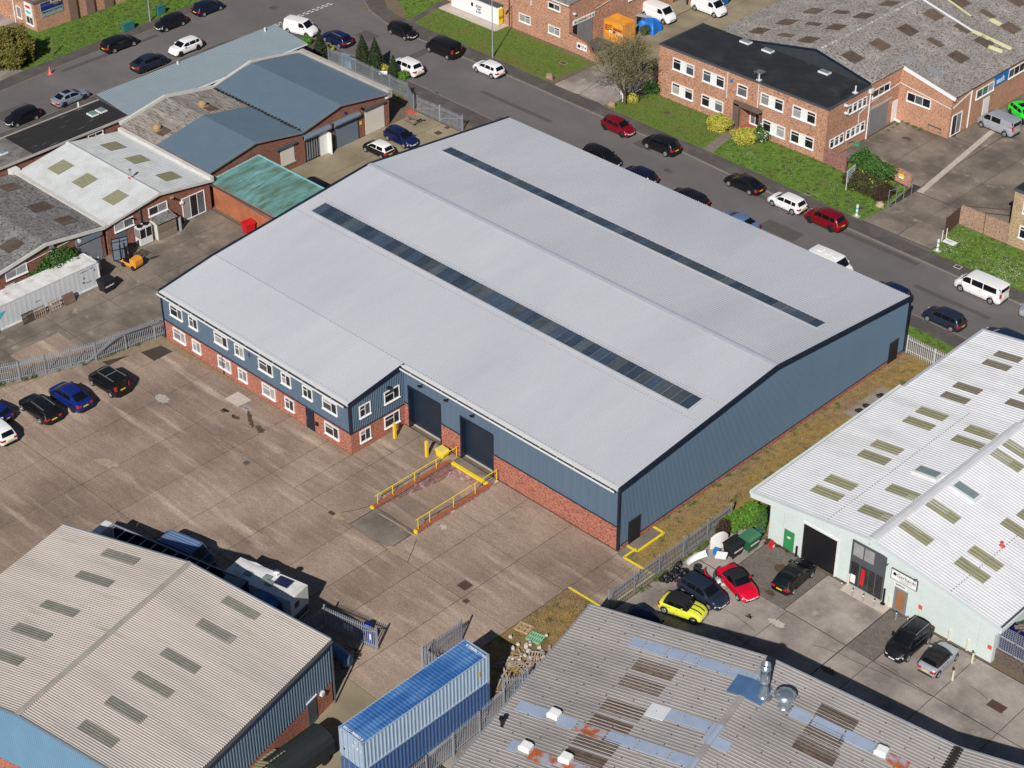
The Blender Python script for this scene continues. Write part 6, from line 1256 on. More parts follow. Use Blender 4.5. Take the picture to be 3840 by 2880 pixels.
    for sgn in (1, -1):
        q = MB(); z0 = s['tail']-.34 if not van else .95; h = .22 if not van else .5
        q.grid(lambda u, v, sgn=sgn: (-hl-.012, sgn*(W/2*.80-.30*(1-u) if not van else W/2*.80-.12*(1-u)), z0+h*v), 2, 2, 0, flip=sgn < 0)
        q.grid(lambda u, v, sgn=sgn: (-hl-.01+.24*u*(1 if not van else .5), sgn*(W/2*interp(WX_, WY_, -hl+.24*u*(1 if not van else .5))+.012), z0+h*v), 3, 2, 0, flip=sgn > 0); tl.append(q)
    pf = MB(); pf.box(hl+.0, hl+.015, -.26, .26, .38, .49); pr = MB(); pr.box(-hl-.02, -hl-.0, -.26, .26, (s['tail']-.42) if not van else .85, (s['tail']-.31) if not van else .96)
    gr = MB(); gr.box(hl-.015, hl+.006, -W*.26, W*.26, s['nose']-.36, s['nose']-.28); gr.box(hl-.05, hl+.004, -W*.33, W*.33, .26, .38); gr.box(-hl-.006, -hl+.05, -W*.36, W*.36, .28, .42)
    mi = []
    for sgn in (1, -1):
        q = MB(); x = s['cx0']-.42 if not van else s['cx0']-.35; z = interp(TX, TZ, x)+.03; yy = W/2*.93; q.box(x-.07, x+.06, min(sgn*yy, sgn*(yy+.2)), max(sgn*yy, sgn*(yy+.2)), z, z+.14); mi.append(q)
    seam = MB()
    for a, c in s['doors'][:2]:
        for x in (a+.03, c-.04):
            for sgn in (1, -1): seam.bar((x, sgn*(W/2*interp(WX_, WY_, x)+.002), .32), (x-.0, sgn*(W/2*.972), interp(TX, TZ, x)-.1), .014, .008)
    for sgn in (1, -1): 
        for a, c in s['doors'][:2]: seam.box(c+.1, c+.27, min(sgn*W/2*.985, sgn*W/2*1.012), max(sgn*W/2*.985, sgn*W/2*1.012), s['belt']-.17, s['belt']-.14)
    P0 = M_bluep
    CM[k] = dict(body=b.mesh('body', [P0, M_black]), roof=gm.mesh('cabin', [P0]), ws=ws.mesh('windscreen', [M_cglass]), rg=rg.mesh('rear_window', [M_cglass]), sides=[q.mesh('side_window', [M_cglass]) for q in sides],
                 wheel=wh.mesh('wheel', [M_rubber]), rim=ri.mesh('rim', [M_rim]), hd=[q.mesh('headlight', [M_lampw]) for q in hd], tl=[q.mesh('tail_light', [M_lampr]) for q in tl],
                 pf=pf.mesh('number_plate', [M_platew]), pr=pr.mesh('number_plate', [M_platey]), gr=gr.mesh('grille', [M_black]), mi=[q.mesh('door_mirror', [P0]) for q in mi], seam=seam.mesh('door_seam', [M_black]), ax=ax)
    return CM[k]
def paint(name, col, metal=.0, rough=.3):
    m = mat('paint_'+name, col, rough, var=.0, metal=metal, coat=.35, spec=.35); return m
PAINT = {'black': paint('black', (.008, .008, .010), rough=.35), 'navy': paint('navy', (.008, .014, .065)), 'blue': paint('blue', (.008, .020, .15)), 'dblue': paint('dark_blue', (.012, .022, .05)), 'white': paint('white', (.80, .80, .80), rough=.4),
         'silver': paint('silver', (.42, .45, .50), .3), 'grey': paint('grey', (.075, .085, .105), .3), 'bgrey': paint('blue_grey', (.24, .28, .34), .2), 'red': paint('red', (.17, .003, .010)), 'bred': paint('bright_red', (.62, .004, .03)),
         'slate': paint('slate', (.022, .030, .055), .2), 'green': paint('lime_green', (.03, .72, .05)), 'lime': paint('lime_yellow', (.72, .74, .06)), 'lblue': paint('pale_blue', (.13, .22, .40), .3), 'roofblack': paint('soft_top', (.012, .012, .014), rough=.85), 'ink': paint('ink', (.006, .010, .035))}
NC = [0]
def car(kind, fw, rw, col, label, cat='car', vis=None, roofcol=None, rim=None, z=.04, snap=True, plate=True, extra=None, group='parked cars', name=None):
    """fw / rw: ground points under the front and rear wheel on the side one sees"""
    s = SP[kind]; M = car_meshes(kind); d = Vector((fw[0]-rw[0], fw[1]-rw[1])); a = math.atan2(d.y, d.x)
    if snap:
        q = round(a/(math.pi/2))*(math.pi/2)
        if abs(a-q) < R(7): a = q+(a-q)*.35
    mx, my = (fw[0]+rw[0])/2, (fw[1]+rw[1])/2; n = Vector((-math.sin(a), math.cos(a)))
    if n.dot(Vector((-.65, .76))) < 0: n = -n
    off = s['W']/2-.06; cx = mx+n.x*off-math.cos(a)*s['ax']; cy = my+n.y*off-math.sin(a)*s['ax']
    nm = name or {'van': 'parked_van'}.get(cat, 'parked_car'); t = thing(nm, label, cat, (cx, cy, z), a, group)
    def put(nm, me, mt=None, par=t, loc=None, slot=0, rz=0):
        o = link(nm, me, par, loc, rz)
        if mt is not None: o.material_slots[slot].link = 'OBJECT'; o.material_slots[slot].material = mt
        return o
    pm = PAINT[col]; body = put('body', M['body'], pm); put('door_seam', M['seam'], None, body)['kind'] = 'stuff'; put('cabin', M['roof'], PAINT[roofcol] if roofcol else (PAINT['roofblack'] if s.get('soft') else pm))
    put('windscreen', M['ws']); put('rear_window', M['rg'])
    for q in M['sides']: put('side_window', q)
    for x in M['ax']:
        for sg in (1, -1):
            w_ = put('wheel', M['wheel'], None, t, (x, sg*(s['W']/2-.125), s['r']), rz=0 if sg > 0 else math.pi); put('rim', M['rim'], rim or M_rim, w_)
    for q in M['hd']: put('headlight', q)
    for q in M['tl']: put('tail_light', q)
    put('number_plate', M['pf']); put('number_plate', M['pr']); put('grille', M['gr'])
    for q in M['mi']: put('door_mirror', q, pm)
    H = s['H']
    if extra == 'rails' or extra == 'bars':
        for sg in (1, -1):
            m = MB(); y = sg*s['W']/2*(s['rw']-.07); m.bar((s['cx1']-.25, y, H+.04), (s['rx1']+.1, y, H+.04), .04, .05); link('roof_rail', m.mesh('roof_rail', M_rim), t)
    if extra == 'bars':
        for x in (.5, -.7): m = MB(); m.bar((x, -.65, H+.09), (x, .65, H+.09), .07, .04); link('roof_bar', m.mesh('roof_bar', M_rim), t)
    if extra == 'sunroof': m = MB(); m.grid(lambda u, v: (s['cx1']-.2-u*.9, (v-.5)*.8, H+.058-.02*abs(v-.5)), 2, 4); link('sunroof', m.mesh('sunroof', M_cglass), t)
    if extra == 'stripes':
        for sg in (1, -1):
            m = MB(); m.grid(lambda u, v, sg=sg: (s['cx0']+.05+u*(s['L']/2-.2-s['cx0']), sg*.25+(v-.5)*.12, interp([s['cx0'], s['cx0']+(s['L']/2-s['cx0'])*.55, s['L']/2-.28, s['L']/2-.08], [s['cowl'], s['cowl']-.06, s['nose']+.07, s['nose']-.08], s['cx0']+.05+u*(s['L']/2-.2-s['cx0']))+.055), 8, 1); link('bonnet_stripe', m.mesh('bonnet_stripe', M_black), t)
    if extra == 'vents':
        for k in range(3): m = MB(); m.box(.3-k*.9, .8-k*.9, -.3, .3, H+.02, H+.07); link('roof_vent', m.mesh('roof_vent', PAINT['white']), t)
    return t
C = car; B_ = 'parked cars along the road'
C('hatch', (-96.83, 8.18), (-96.85, 10.79), 'black', 'black hatchback at the left edge of the road facing down, beside the black felt roof')
C('coupe', (-97.1, 17.64), (-96.98, 14.62), 'bgrey', 'blue-grey coupe with dark glass roof between the two black cars on the left road', extra='sunroof', rim=M_rimd)
C('fast', (-97.71, 29.28), (-97.68, 26.31), 'slate', 'dark slate fastback with black wheels just behind the white hatchback, top left', rim=M_rimd)
C('golf', (-98.19, 31.96), (-98.27, 34.88), 'white', 'white hatchback facing left on the near side of the top-left road', rim=M_rimd)
C('estate', (-104.7, 30.07), (-104.73, 27.15), 'black', 'long black estate by the kerb nearest the orange-red cone')
C('hatch', (-105.06, 35.05), (-105.11, 37.83), 'black', 'black hatchback facing left by the green cabinets on the verge')
C('golf', (-105.37, 43.85), (-105.29, 41.06), 'ink', 'dark navy hatchback by the far kerb at the top of the left road')
C('hatch', (-105.3, 53.7), (-105.3, 51.2), 'black', 'dark car cut off by the top edge, furthest up the left road')
C('svan', (-91.25, 45.89), (-94.25, 45.08), 'white', 'small white panel van parked at the road junction', cat='van')
C('golf', (-89.19, 46.73), (-86.24, 46.63), 'navy', 'navy hatchback behind the conifer, nose to the small white van', extra='rails')
C('hatch', (-82.17, 53.54), (-85.01, 53.69), 'black', 'black hatchback by the curved kerb ahead of the black panel van')
C('van', (-78.05, 53.37), (-74.57, 53.4), 'black', 'black panel van beside the lawn of the loading bay building', cat='van')
C('suv', ((-74.56, 46.98)[0]-2.66, (-74.56, 46.98)[1]+.05), (-74.56, 46.98), 'white', 'white crossover partly hidden behind the small conifer at the fence')
C('hatch', (-70.03, 53.44), (-67.34, 53.48), 'white', 'white five-door hatchback at the foot of the tall lamp post')
C('golf', (-62.12, 34.63), (-64.95, 34.7), 'navy', 'deep blue hatchback in the upper workshop yard by the picnic table')
C('hatch3', (-64.55, 31.19), (-62.24, 31.29), 'black', 'small black car with a white roof in the upper workshop yard', roofcol='white')
C('golf', (-59.7, 20.7), (-62.3, 20.7), 'black', 'black car mostly hidden behind the warehouse roof beside the teal roof')
C('hatch', (-46.65, 52.91), (-49.51, 53.13), 'red', 'dark red hatchback by the kerb of the front lawn', rim=M_rimd)
C('suv', (-43.21, 52.97), (-40.36, 52.95), 'black', 'black four-wheel drive with silver wheels beside the front lawn')
C('estate', (-43.2, 46.5), (-46.0, 46.5), 'black', 'black car behind the roof edge opposite the red hatchback')
C('golf', (-40.3, 46.2), (-37.7, 46.2), 'ink', 'dark navy car showing only its roof above the warehouse edge, left of two')
C('estate', (-33.6, 46.0), (-30.8, 46.0), 'black', 'dark estate behind the warehouse roof edge opposite the black coupe')
C('coupe', (-31.58, 52.59), (-28.43, 52.56), 'black', 'low black coupe with a sloping tail ahead of the white hatchback')
C('golf', (-25.65, 52.53), (-22.8, 52.39), 'white', 'white five-door hatchback between the black coupe and the red crossover')
C('suv', (-20.61, 52.37), (-17.95, 52.28), 'red', 'dark red compact crossover at the driveway mouth', rim=M_rimd)
C('coupe', (-26.8, 45.9), (-24.05, 45.9), 'lblue', 'pale blue coupe with a dark cabin peeping over the warehouse roof edge')
C('van', (-11.9, 45.3), (-15.0, 45.3), 'white', 'white camper van facing right behind the warehouse roof edge', cat='van', extra='vents')
C('golf', (-7.6, 45.4), (-5.0, 45.4), 'navy', 'navy car just visible past the far corner of the warehouse')
C('bus', (-2.3, 51.91), (1.19, 51.91), 'white', 'long white minibus with three dark side windows at the far kerb', cat='van', name='parked_van')
C('golf', (-1.48, 45.27), (1.19, 45.23), 'slate', 'dark blue-grey hatchback near the grass beyond the warehouse corner')
C('suv', (4.64, 51.72), (8.2, 53.6), 'silver', 'silver car cut off by the right edge behind the minibus')
C('estate', (4.6, 46.0), (7.3, 46.0), 'dblue', 'dark blue car behind the top edge of the white showroom roof')
C('window_van', (-19.84, 82.37), (-16.5, 82.15), 'silver', 'silver window van parked in front of the green car', cat='van', snap=False)
C('golf', (-16.8, 86.13), ((-16.8, 86.13)[0]-2.3, (-16.8, 86.13)[1]+1.15), 'green', 'bright lime green hatchback with dark sunroof by the blue sign', extra='sunroof', rim=M_rimd, snap=False)
C('hatch', ((-16.8, 86.13)[0]+1.3, (-16.8, 86.13)[1]+3.3), ((-16.8, 86.13)[0]-1.0, (-16.8, 86.13)[1]+4.4), 'white', 'white car beside the lime green one at the right edge', snap=False)
C('van', (-62.9, 78.6), (-65.9, 78.7), 'white', 'white van with black bumper nearest the blue tarpaulin', cat='van')
C('van', (-59.6, 84.4), (-62.7, 84.5), 'white', 'white van parked furthest from the orange container', cat='van')
C('hatch', (-43.2, 108.5), (-45.6, 107.6), 'white', 'white car at the very top beyond the mottled roof', snap=False)
C('svan', (-49.52, -15.69), (-46.46, -15.49), 'black', 'black van-like car with silver roof bars in the yard row', extra='bars')
C('fast', (-50.14, -19.36), (-47.15, -19.23), 'blue', 'royal blue sloping-tailed crossover second in the yard row', rim=M_rimd)
C('estate', (-50.98, -22.14), (-47.38, -22.29), 'black', 'black estate with silver sills between the two blue cars', extra='rails')
C('golf', (-55.6, -26.2), (-47.7, -24.65), 'blue', 'bright blue hatchback at the left edge beside the black estate')
C('hatch', ((-47.71, -26.75)[0]-2.5, (-47.71, -26.75)[1]+.3), (-47.71, -26.75), 'white', 'white car mostly cut off by the left edge')
C('golf', (13.17, 8.17), (13.36, 5.48), 'black', 'black hatchback in front of the dark roller door', snap=False)
C('cabrio', (10.71, 1.95), ((10.71, 1.95)[0]-2.33, (10.71, 1.95)[1]+.75), 'bred', 'red soft-top convertible beside the pile of tyres', snap=False)
C('golf', (9.91, -0.47), (7.05, -0.42), 'slate', 'dark grey three-quarter seen hatchback between the red and yellow convertibles', snap=False)
C('mini', (10.08, -2.51), (7.43, -3.14), 'lime', 'lime yellow small convertible with two black bonnet stripes', extra='stripes', snap=False)
C('suv', (24.12, 5.38), (24.08, 8.07), 'black', 'black crossover with silver roof rails beside the block paving', snap=False, extra='rails')
C('mini', (26.62, 7.97), (26.71, 5.57), 'silver', 'silver small convertible with black soft top between the white bollards', snap=False)
C('golf', (9.2, -6.6), (6.7, -6.3), 'ink', 'dark blue car in the shadow behind the grey shed', snap=False)
C('svan', (-54.1, .5), (-54.1, -2.1), 'dblue', 'blue van peeping out behind the office corner at the fence', cat='van')

# ---------------------------------------------------------------- vegetation
def leaves(blobs, n, size, elong=1.6, shell=.55, flat_=0.0, seed=1):
    r = np.random.default_rng(seed); vol = np.array([b[3]*b[4]*b[5] for b in blobs])**(2/3); vol = vol/vol.sum(); V = []
    for b, f in zip(blobs, vol):
        k = max(8, int(n*f)); d = r.normal(size=(k, 3)); d /= np.linalg.norm(d, axis=1)[:, None]; rad = (shell+(1-shell)*r.random(k)**.6)
        lump = 1+.16*np.sin(d[:, 0]*5+b[0])+.14*np.sin(d[:, 1]*6+b[1]*2)+.12*np.sin(d[:, 2]*7)+.10*np.sin(d[:, 0]*13+d[:, 2]*11)
        c = np.array(b[:3])+d*rad[:, None]*lump[:, None]*np.array(b[3:6]); keep = c[:, 2] > .03; c = c[keep]; d = d[keep]; k = len(c)
        a = r.normal(size=(k, 3))+d*.2; a /= np.linalg.norm(a, axis=1)[:, None]; e = np.cross(a, d+r.normal(size=(k, 3))*.7); e /= (np.linalg.norm(e, axis=1)[:, None]+1e-6)
        s = (size*r.uniform(.55, 1.35, k))[:, None]; V.append(np.stack([c-a*s*elong*.5, c+e*s*.5, c+a*s*elong*.5, c-e*s*.5], 1))
    return np.concatenate(V).reshape(-1, 3)
def leafobj(name, V, mt, parent, kind='stuff'):
    root = parent; inv = FR[root.name].inverted(); M3 = np.array(inv.to_3x3()); t = np.array(inv.translation); V = V@M3.T+t
    me = bpy.data.meshes.new(name); n = len(V)//4
    me.vertices.add(len(V)); me.vertices.foreach_set('co', V.astype('f').ravel()); me.loops.add(n*4); me.loops.foreach_set('vertex_index', np.arange(n*4)); me.polygons.add(n)
    me.polygons.foreach_set('loop_start', np.arange(0, n*4, 4)); me.materials.append(mt); me.update(calc_edges=True)
    return link(name, me, parent, kind=kind)
def stems(parent, base, top, n, rad, r0=.05, mt=None, seed=0, name='stem'):
    rr = random.Random(seed); m = MB()
    for k in range(n):
        a = rr.uniform(0, 6.28); q = (top[0]+math.cos(a)*rad*rr.random(), top[1]+math.sin(a)*rad*rr.random(), top[2]*rr.uniform(.6, 1.0)); m.tube(base, q, r0, 5, r2=r0*.3, caps=False)
    return part(name, m, mt or M_bark, parent)
def bush(loc, blobs, n, size, mt, label, cat='shrub', name='shrub', seed=1, group=None, core=True, mt2=None, n2=0):
    t = thing(name, label, cat, (loc[0], loc[1], .05), 0, group); B = [(loc[0]+b[0], loc[1]+b[1], b[2], b[3], b[4], b[5]) for b in blobs]
    leafobj('foliage', leaves(B, n, size, seed=seed), mt, t)
    if mt2: leafobj('blossom', leaves([(x, y, z, a*1.03, b*1.03, c*1.03) for x, y, z, a, b, c in B], n2, size, seed=seed+9, shell=.93), mt2, t)
    h = max(b[2] for b in blobs); stems(t, (loc[0], loc[1], .0), (loc[0], loc[1], h), 9, .5*max(b[3] for b in blobs), .04, seed=seed)
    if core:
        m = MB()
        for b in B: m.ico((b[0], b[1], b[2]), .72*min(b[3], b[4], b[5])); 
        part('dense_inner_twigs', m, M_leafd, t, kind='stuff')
    return t
# conifers by the road fence
for k, (p, h, w_, lab) in enumerate((((-85.79, 43.22), 3.5, .95, 'dark conifer nearest the end of the ribbed office roof'), ((-81.05, 45.67), 3.9, .8, 'left conifer of the touching pair at the road fence'),
                                 ((-78.88, 45.73), 4.1, 1.0, 'right and broader conifer of the touching pair at the road fence'), ((-75.7, 45.68), 2.9, .62, 'smallest slim conifer in front of the white crossover'))):
    bl = [(0, 0, h*(.12+.78*i/9), w_*(1-(i/9.6)**1.7)*.95, w_*(1-(i/9.6)**1.7)*.95, h*.12) for i in range(10)]
    t = thing('conifer_tree', lab, 'conifer', (p[0], p[1], .08)); leafobj('crown', leaves([(p[0]+b[0], p[1]+b[1], *b[2:]) for b in bl], 7000, .13, 2.2, .6, seed=20+k), M_leafd, t)
    m = MB(); m.tube((p[0], p[1], 0), (p[0], p[1], h*.8), .11, 7, r2=.03); part('trunk', m, M_bark, t)
    m = MB()
    for b in bl[:-1]: m.ico((p[0], p[1], b[2]), b[3]*.7)
    part('dense_inner_twigs', m, M_leafd, t, kind='stuff')
for k, (p, r_, mt, lab) in enumerate((((-90.09, 44.74), .6, M_leafb, 'small bright green shrub against the wall end behind the conifer'), ((-86.37, 45.18), .5, M_leafy, 'yellow-green shrub between the conifer and the pale blue boxes'),
                                  ((-77.79, 46.01), .55, M_leafy, 'yellow-green shrub between the pair of conifers and the slim one'), ((-74.67, 46.25), .6, M_leafb, 'bright green shrub right of the slim conifer'), ((-72.49, 43.77), .4, M_leafb, 'low weed clump at the foot of the palisade fence'))):
    bush(p, [(0, 0, r_*.9, r_, r_, r_*.95)], 1500, .12, mt, lab, seed=40+k)
# big golden hedge top left
hp = (-110.48, 18.13)
t = bush((-110.9, 16.9), [(0, 0, 1.9, 1.9, 1.9, 2.1), (-1.9, -1.6, 1.8, 1.8, 1.7, 1.9), (.1, 1.6, 2.0, 1.5, 1.4, 2.0), (-1.2, .8, 2.2, 1.8, 1.6, 1.9), (-3.2, -1.8, 1.7, 1.6, 1.6, 1.7), (.2, -.2, 1.0, 1.7, 2.4, 1.1)], 34000, .17, M_leafh, 'big golden-green conifer hedge clump at the top left corner', 'hedge', 'conifer_hedge', 60)
# budding tree at the driveway
tp = (-51.79, 59.08); t = thing('budding_tree', 'broad budding tree with bare twigs beside the brick office driveway', 'tree', (tp[0], tp[1], .08))
rt = random.Random(5); m = MB(); m2 = MB(); tips = []
def grow(p, d, ln, r, depth):
    q = p+d*ln; (m if depth < 2 else m2).tube(p, q, r, 6 if depth < 2 else 3, r2=r*.68, caps=False)
    if depth >= 5: tips.append(q); return
    if depth >= 3: tips.append(p.lerp(q, .5)); tips.append(q)
    for _ in range(rt.choice((3, 3, 4)) if depth < 4 else 3):
        u = Vector((rt.gauss(0, 1), rt.gauss(0, 1), rt.gauss(.2, .5))); nd = (d*1.0+u*.62).normalized(); grow(q, nd, ln*rt.uniform(.62, .88), r*.62, depth+1)
b0 = Vector((tp[0], tp[1], 0)); m.tube(b0, b0+Vector((0, 0, 1.3)), .2, 8, r2=.16)
for k in range(7):
    a = k*.9+.3; grow(b0+Vector((0, 0, 1.2)), Vector((math.cos(a)*(.5 if k else .05), math.sin(a)*(.5 if k else .05), 1.0)).normalized(), 2.25, .09, 1)
part('trunk', m, M_bark, t); part('twigs', m2, mat('twig_bark', (.17, .14, .105), .9, var=.3, scale=4), t, kind='stuff')
T = np.array([[*q] for q in tips]); rg = np.random.default_rng(3); C0 = np.repeat(T, 7, axis=0)+rg.normal(size=(len(T)*7, 3))*.30
C0 = C0[C0[:, 2] > .4]
A = rg.normal(size=C0.shape)*.045; E_ = rg.normal(size=C0.shape)*.03; leafobj('budding_leaves', np.stack([C0-A, C0+E_, C0+A, C0-E_], 1).reshape(-1, 3), M_bud, t)
bush((-51.79, 60.36), [(0, 0, .45, .75, .65, .55)], 1800, .13, M_leafy, 'small yellow-green shrub at the foot of the budding tree', seed=71)
bush((-51.81, 63.59), [(0, 0, .7, .9, .8, .8), (.7, .3, .6, .7, .7, .7)], 2400, .12, M_leafg, 'dark green shrub behind the budding tree', seed=72)
bush((-52.65, 65.68), [(0, .2, 1.1, 1.1, .5, 1.1)], 1500, .10, M_dead, 'reddish twiggy shrub against the brick wall behind the budding tree', seed=73, core=False)
# yellow and green bushes by the entrance
bush((-40.27, 61.81), [(0, 0, .85, 1.25, 1.15, .95)], 7500, .12, M_leafy, 'rounded yellow bush left of the office path', seed=74)
bush((-36.54, 61.24), [(0, 0, .8, 1.15, 1.1, .9), (.7, .7, .85, .8, .8, .8)], 7500, .12, M_leafy, 'rounded yellow bush right of the office path', seed=75)
bush((-35.46, 62.82), [(0, 0, .8, .95, .95, .85)], 5000, .11, M_leafg, 'dark green bush with white flowers beside the right yellow bush', seed=76, mt2=M_daisy, n2=160)
# hedge at the forecourt corner
bush((-21.9, 64.9), [(0, 0, 1.1, 2.3, 1.3, 1.15), (-1.6, .3, 1.2, 1.2, 1.2, 1.1)], 11000, .15, M_leafg, 'fresh green clipped bush behind the boundary wall corner', seed=77)
bush((-20.9, 61.8), [(0, 0, .8, 2.0, 1.5, .95), (1.3, .3, .7, 1.5, 1.3, .8), (-1.2, .4, .8, 1.3, 1.2, .9)], 9000, .13, mat('dull_leaf', (.055, .058, .018), .85, var=.5, scale=4, world=True), 'dull olive bramble bush behind the sign board', seed=78, mt2=M_leafy, n2=150)
bush((-18.4, 61.7), [(0, 0, .7, 1.3, 1.4, .8)], 4000, .11, M_dead, 'dead brown twiggy bush behind the metal gate', seed=79, core=False)
# climber on the white container, shrub by the showroom fence
bush((-65.9, -7.2), [(0, 0, 2.0, 1.0, 2.0, 1.7), (.1, -1.9, 1.7, .9, 1.3, 1.4)], 9000, .14, M_leafg, 'green bush growing between the brick wall and the white container', seed=80)
bush((5.6, 10.0), [(0, 0, 1.2, .7, .8, 1.0), (-.5, -1.6, 1.0, .6, .8, .85), (-.3, -.8, 1.05, .65, .7, .75)], 8000, .13, M_leafb, 'bright green bush at the end of the showroom palisade fence', seed=81)
bush((7.1, 9.4), [(0, 0, 1.5, .35, .5, 1.5)], 2600, .11, M_leafg, 'ivy climbing the corner of the mint showroom wall', seed=82, core=False)
bush((5.0, 7.2), [(0, 0, .9, .5, .9, .9)], 1200, .09, M_dead, 'bare twiggy shrub growing through the showroom fence', seed=83, core=False)
bush((-62.54, 74.97), [(0, 0, .6, .6, .6, .6)], 1500, .12, mat('grey_green_leaf', (.06, .085, .035), .85, var=.4, scale=5, world=True), 'grey-green shrub between the orange container and blue tarpaulin', seed=84)
# weeds along walls and fences
def weeds(pts, n, mt, r_=.22, seed=0, size=.09):
    rr = random.Random(seed); bl = []
    for _ in range(n):
        k = rr.randrange(len(pts)-1); f = rr.random(); a, b = pts[k], pts[k+1]; x = a[0]+(b[0]-a[0])*f+rr.gauss(0, .15); y = a[1]+(b[1]-a[1])*f+rr.gauss(0, .15); s_ = r_*rr.uniform(.5, 1.4); bl.append((x, y, s_*.4, s_, s_, s_*.6))
    o = bpy.data.objects.new('weeds', None); V = leaves(bl, n*60, size, seed=seed); bpy.data.objects.remove(o)
    me = bpy.data.meshes.new('weeds'); c = len(V)//4; me.vertices.add(len(V)); me.vertices.foreach_set('co', V.astype('f').ravel()); me.loops.add(c*4); me.loops.foreach_set('vertex_index', np.arange(c*4)); me.polygons.add(c); me.polygons.foreach_set('loop_start', np.arange(0, c*4, 4)); me.materials.append(mt); me.update(calc_edges=True)
    link('weeds', me, None, kind='stuff')
M_weed = mat('weed_leaf', (.085, .115, .03), .85, var=.5, scale=4, world=True)
weeds([(-51.7, -7.6), (-52.8, -14), (-54.6, -19), (-57, -25)], 60, M_weed, .25, 1); weeds([(4.6, -3.5), (4.6, 8.0)], 40, M_weed, .22, 2); weeds([(5.9, -17.0), (9.5, -28)], 40, M_weed, .35, 3)
weeds([(.25, 5), (.25, 39)], 22, M_weed, .18, 4); weeds([(-66.6, -1), (-66.6, 8)], 14, M_weed, .12, 5); weeds([(-26.4, 72), (-26.9, 77.4), (-21.2, 77.3)], 20, M_weed, .15, 6); weeds([(2.5, 8), (3.5, 30)], 16, M_weed, .25, 7)
weeds([(-84, 43.0), (-70, 42.8)], 40, M_weed, .28, 8)
weeds([(7.4, 9.2), (10, 9.3)], 10, M_dead, .15, 9); bush((5.9, 17.3), [(0, 0, .5, .9, 1.2, .8)], 900, .08, M_dead, 'dead twiggy shrub in the dry grass beside the showroom roof edge', seed=85, core=False)

# ---------------------------------------------------------------- palisade fences
PALE = {}
def pale_mesh(h, mt):
    k = (h, mt.name)
    if k not in PALE:
        m = MB(); m.ext([(-.034, .05), (-.012, .05), (-.012, h-.07), (-.034, h-.12)], 'y', -.012, .012); w = .034
        m = MB(); m.prism([(-w, -.004), (-.012, .014), (.012, .014), (w, -.004), (w, -.012), (-w, -.012)], .05, [h-.12, h-.02, h-.02, h-.12, h-.12, h-.12]); PALE[k] = m.mesh('pale', mt)
    return PALE[k]
def palisade(pts, h, label, mt=None, pitch=.185, name='palisade_fence', cat='fence', group=None, post=2.75, gate=False, z=.03):
    mt = mt or M_galv; t = thing(name, label, cat, (pts[0][0], pts[0][1], z), 0, group)
    for a, b in zip(pts, pts[1:]):
        L_ = math.hypot(b[0]-a[0], b[1]-a[1]); ang = math.atan2(b[1]-a[1], b[0]-a[0]); n = max(1, round(L_/pitch)); pm = pale_mesh(h, mt)
        for i in range(n):
            f = (i+.5)/n; o = link('pale', pm, t, (a[0]+(b[0]-a[0])*f-pts[0][0], a[1]+(b[1]-a[1])*f-pts[0][1], random.uniform(-.012, .012)), ang)
        nx, ny = math.sin(ang)*.045, -math.cos(ang)*.045
        for zz in (.35, h-.38):
            m = MB(); m.bar((a[0]-nx, a[1]-ny, zz+z), (b[0]-nx, b[1]-ny, zz+z), .04, .055); part('rail', m, mt, t)
        k = max(1, round(L_/post)) if not gate else 1
        for i in range(k+1):
            f = i/k; x, y = a[0]+(b[0]-a[0])*f-nx*2, a[1]+(b[1]-a[1])*f-ny*2; m = MB(); m.box(x-.05, x+.05, y-.05, y+.05, z-.03, h+.02 if not gate else h+.1); part('post', m, mt, t)
        if gate:
            m = MB(); m.bar((a[0]-nx, a[1]-ny, .38+z), (b[0]-nx, b[1]-ny, h-.4+z), .03, .05); part('brace', m, mt, t)
    return t
palisade([(-51.15, -5.2), (-51.5, -7.0), (-52.4, -13.0), (-54.8, -19.6), (-57.5, -25.5), (-61, -33)], 2.15, 'galvanised palisade fence between the warehouse yard and the left-hand yard')
m = MB()
q = (((-51.2, -6.6), 2.0), ((-51.9, -10.3), 2.0), ((-52.0, -11.5), 1.7), ((-52.8, -14.0), .12), ((-54.9, -19.3), .1), ((-57.6, -25.2), .1))
for a, b in zip(q, q[1:]): m.bar((a[0][0]+.12, a[0][1], a[1]), (b[0][0]+.12, b[0][1], b[1]), .16, .2)
solo('steel_beam', m, M_mgrey, 'grey beam dropping diagonally along the face of the left yard fence', 'beam')
palisade([(4.35, -5.8), (4.35, 9.0)], 2.1, 'tall galvanised palisade fence dividing dry grass from the showroom cars')
palisade([(-84.4, 43.2), (-79.8, 43.4), (-70.9, 43.25), (-68.2, 41.7)], 2.0, 'palisade fence behind the conifers along the road footway')
palisade([(-67.6, 41.75), (-64.1, 41.85)], 1.95, 'left leaf of the closed palisade gate by the picnic table', name='palisade_gate', cat='gate', gate=True)
palisade([(-64.0, 41.85), (-60.5, 41.9)], 1.95, 'right leaf of the closed palisade gate, ending at the white post', name='palisade_gate', cat='gate', gate=True)
palisade([(.15, 39.55), (3.2, 39.45), (6.2, 39.4)], 1.9, 'pale palisade fence between the far warehouse corner and the white roof', mt=mat('pale_galvanised', (.52, .56, .56), .5, var=.1, rnd=.08), pitch=.2)
palisade([(-9.9, -22.35), (-5.2, -21.3)], 2.25, 'open palisade gate leaf with white notices beside the beige-roofed shed', name='palisade_gate', cat='gate', gate=True, pitch=.17)
palisade([(-9.9, -22.4), (-10.2, -25.5)], 2.2, 'short palisade fence return behind the motorhome')
palisade([(-1.4, -20.1), (-1.3, -16.1)], 2.2, 'open palisade gate leaf standing beside the stacked blue containers', name='palisade_gate', cat='gate', gate=True, pitch=.16)
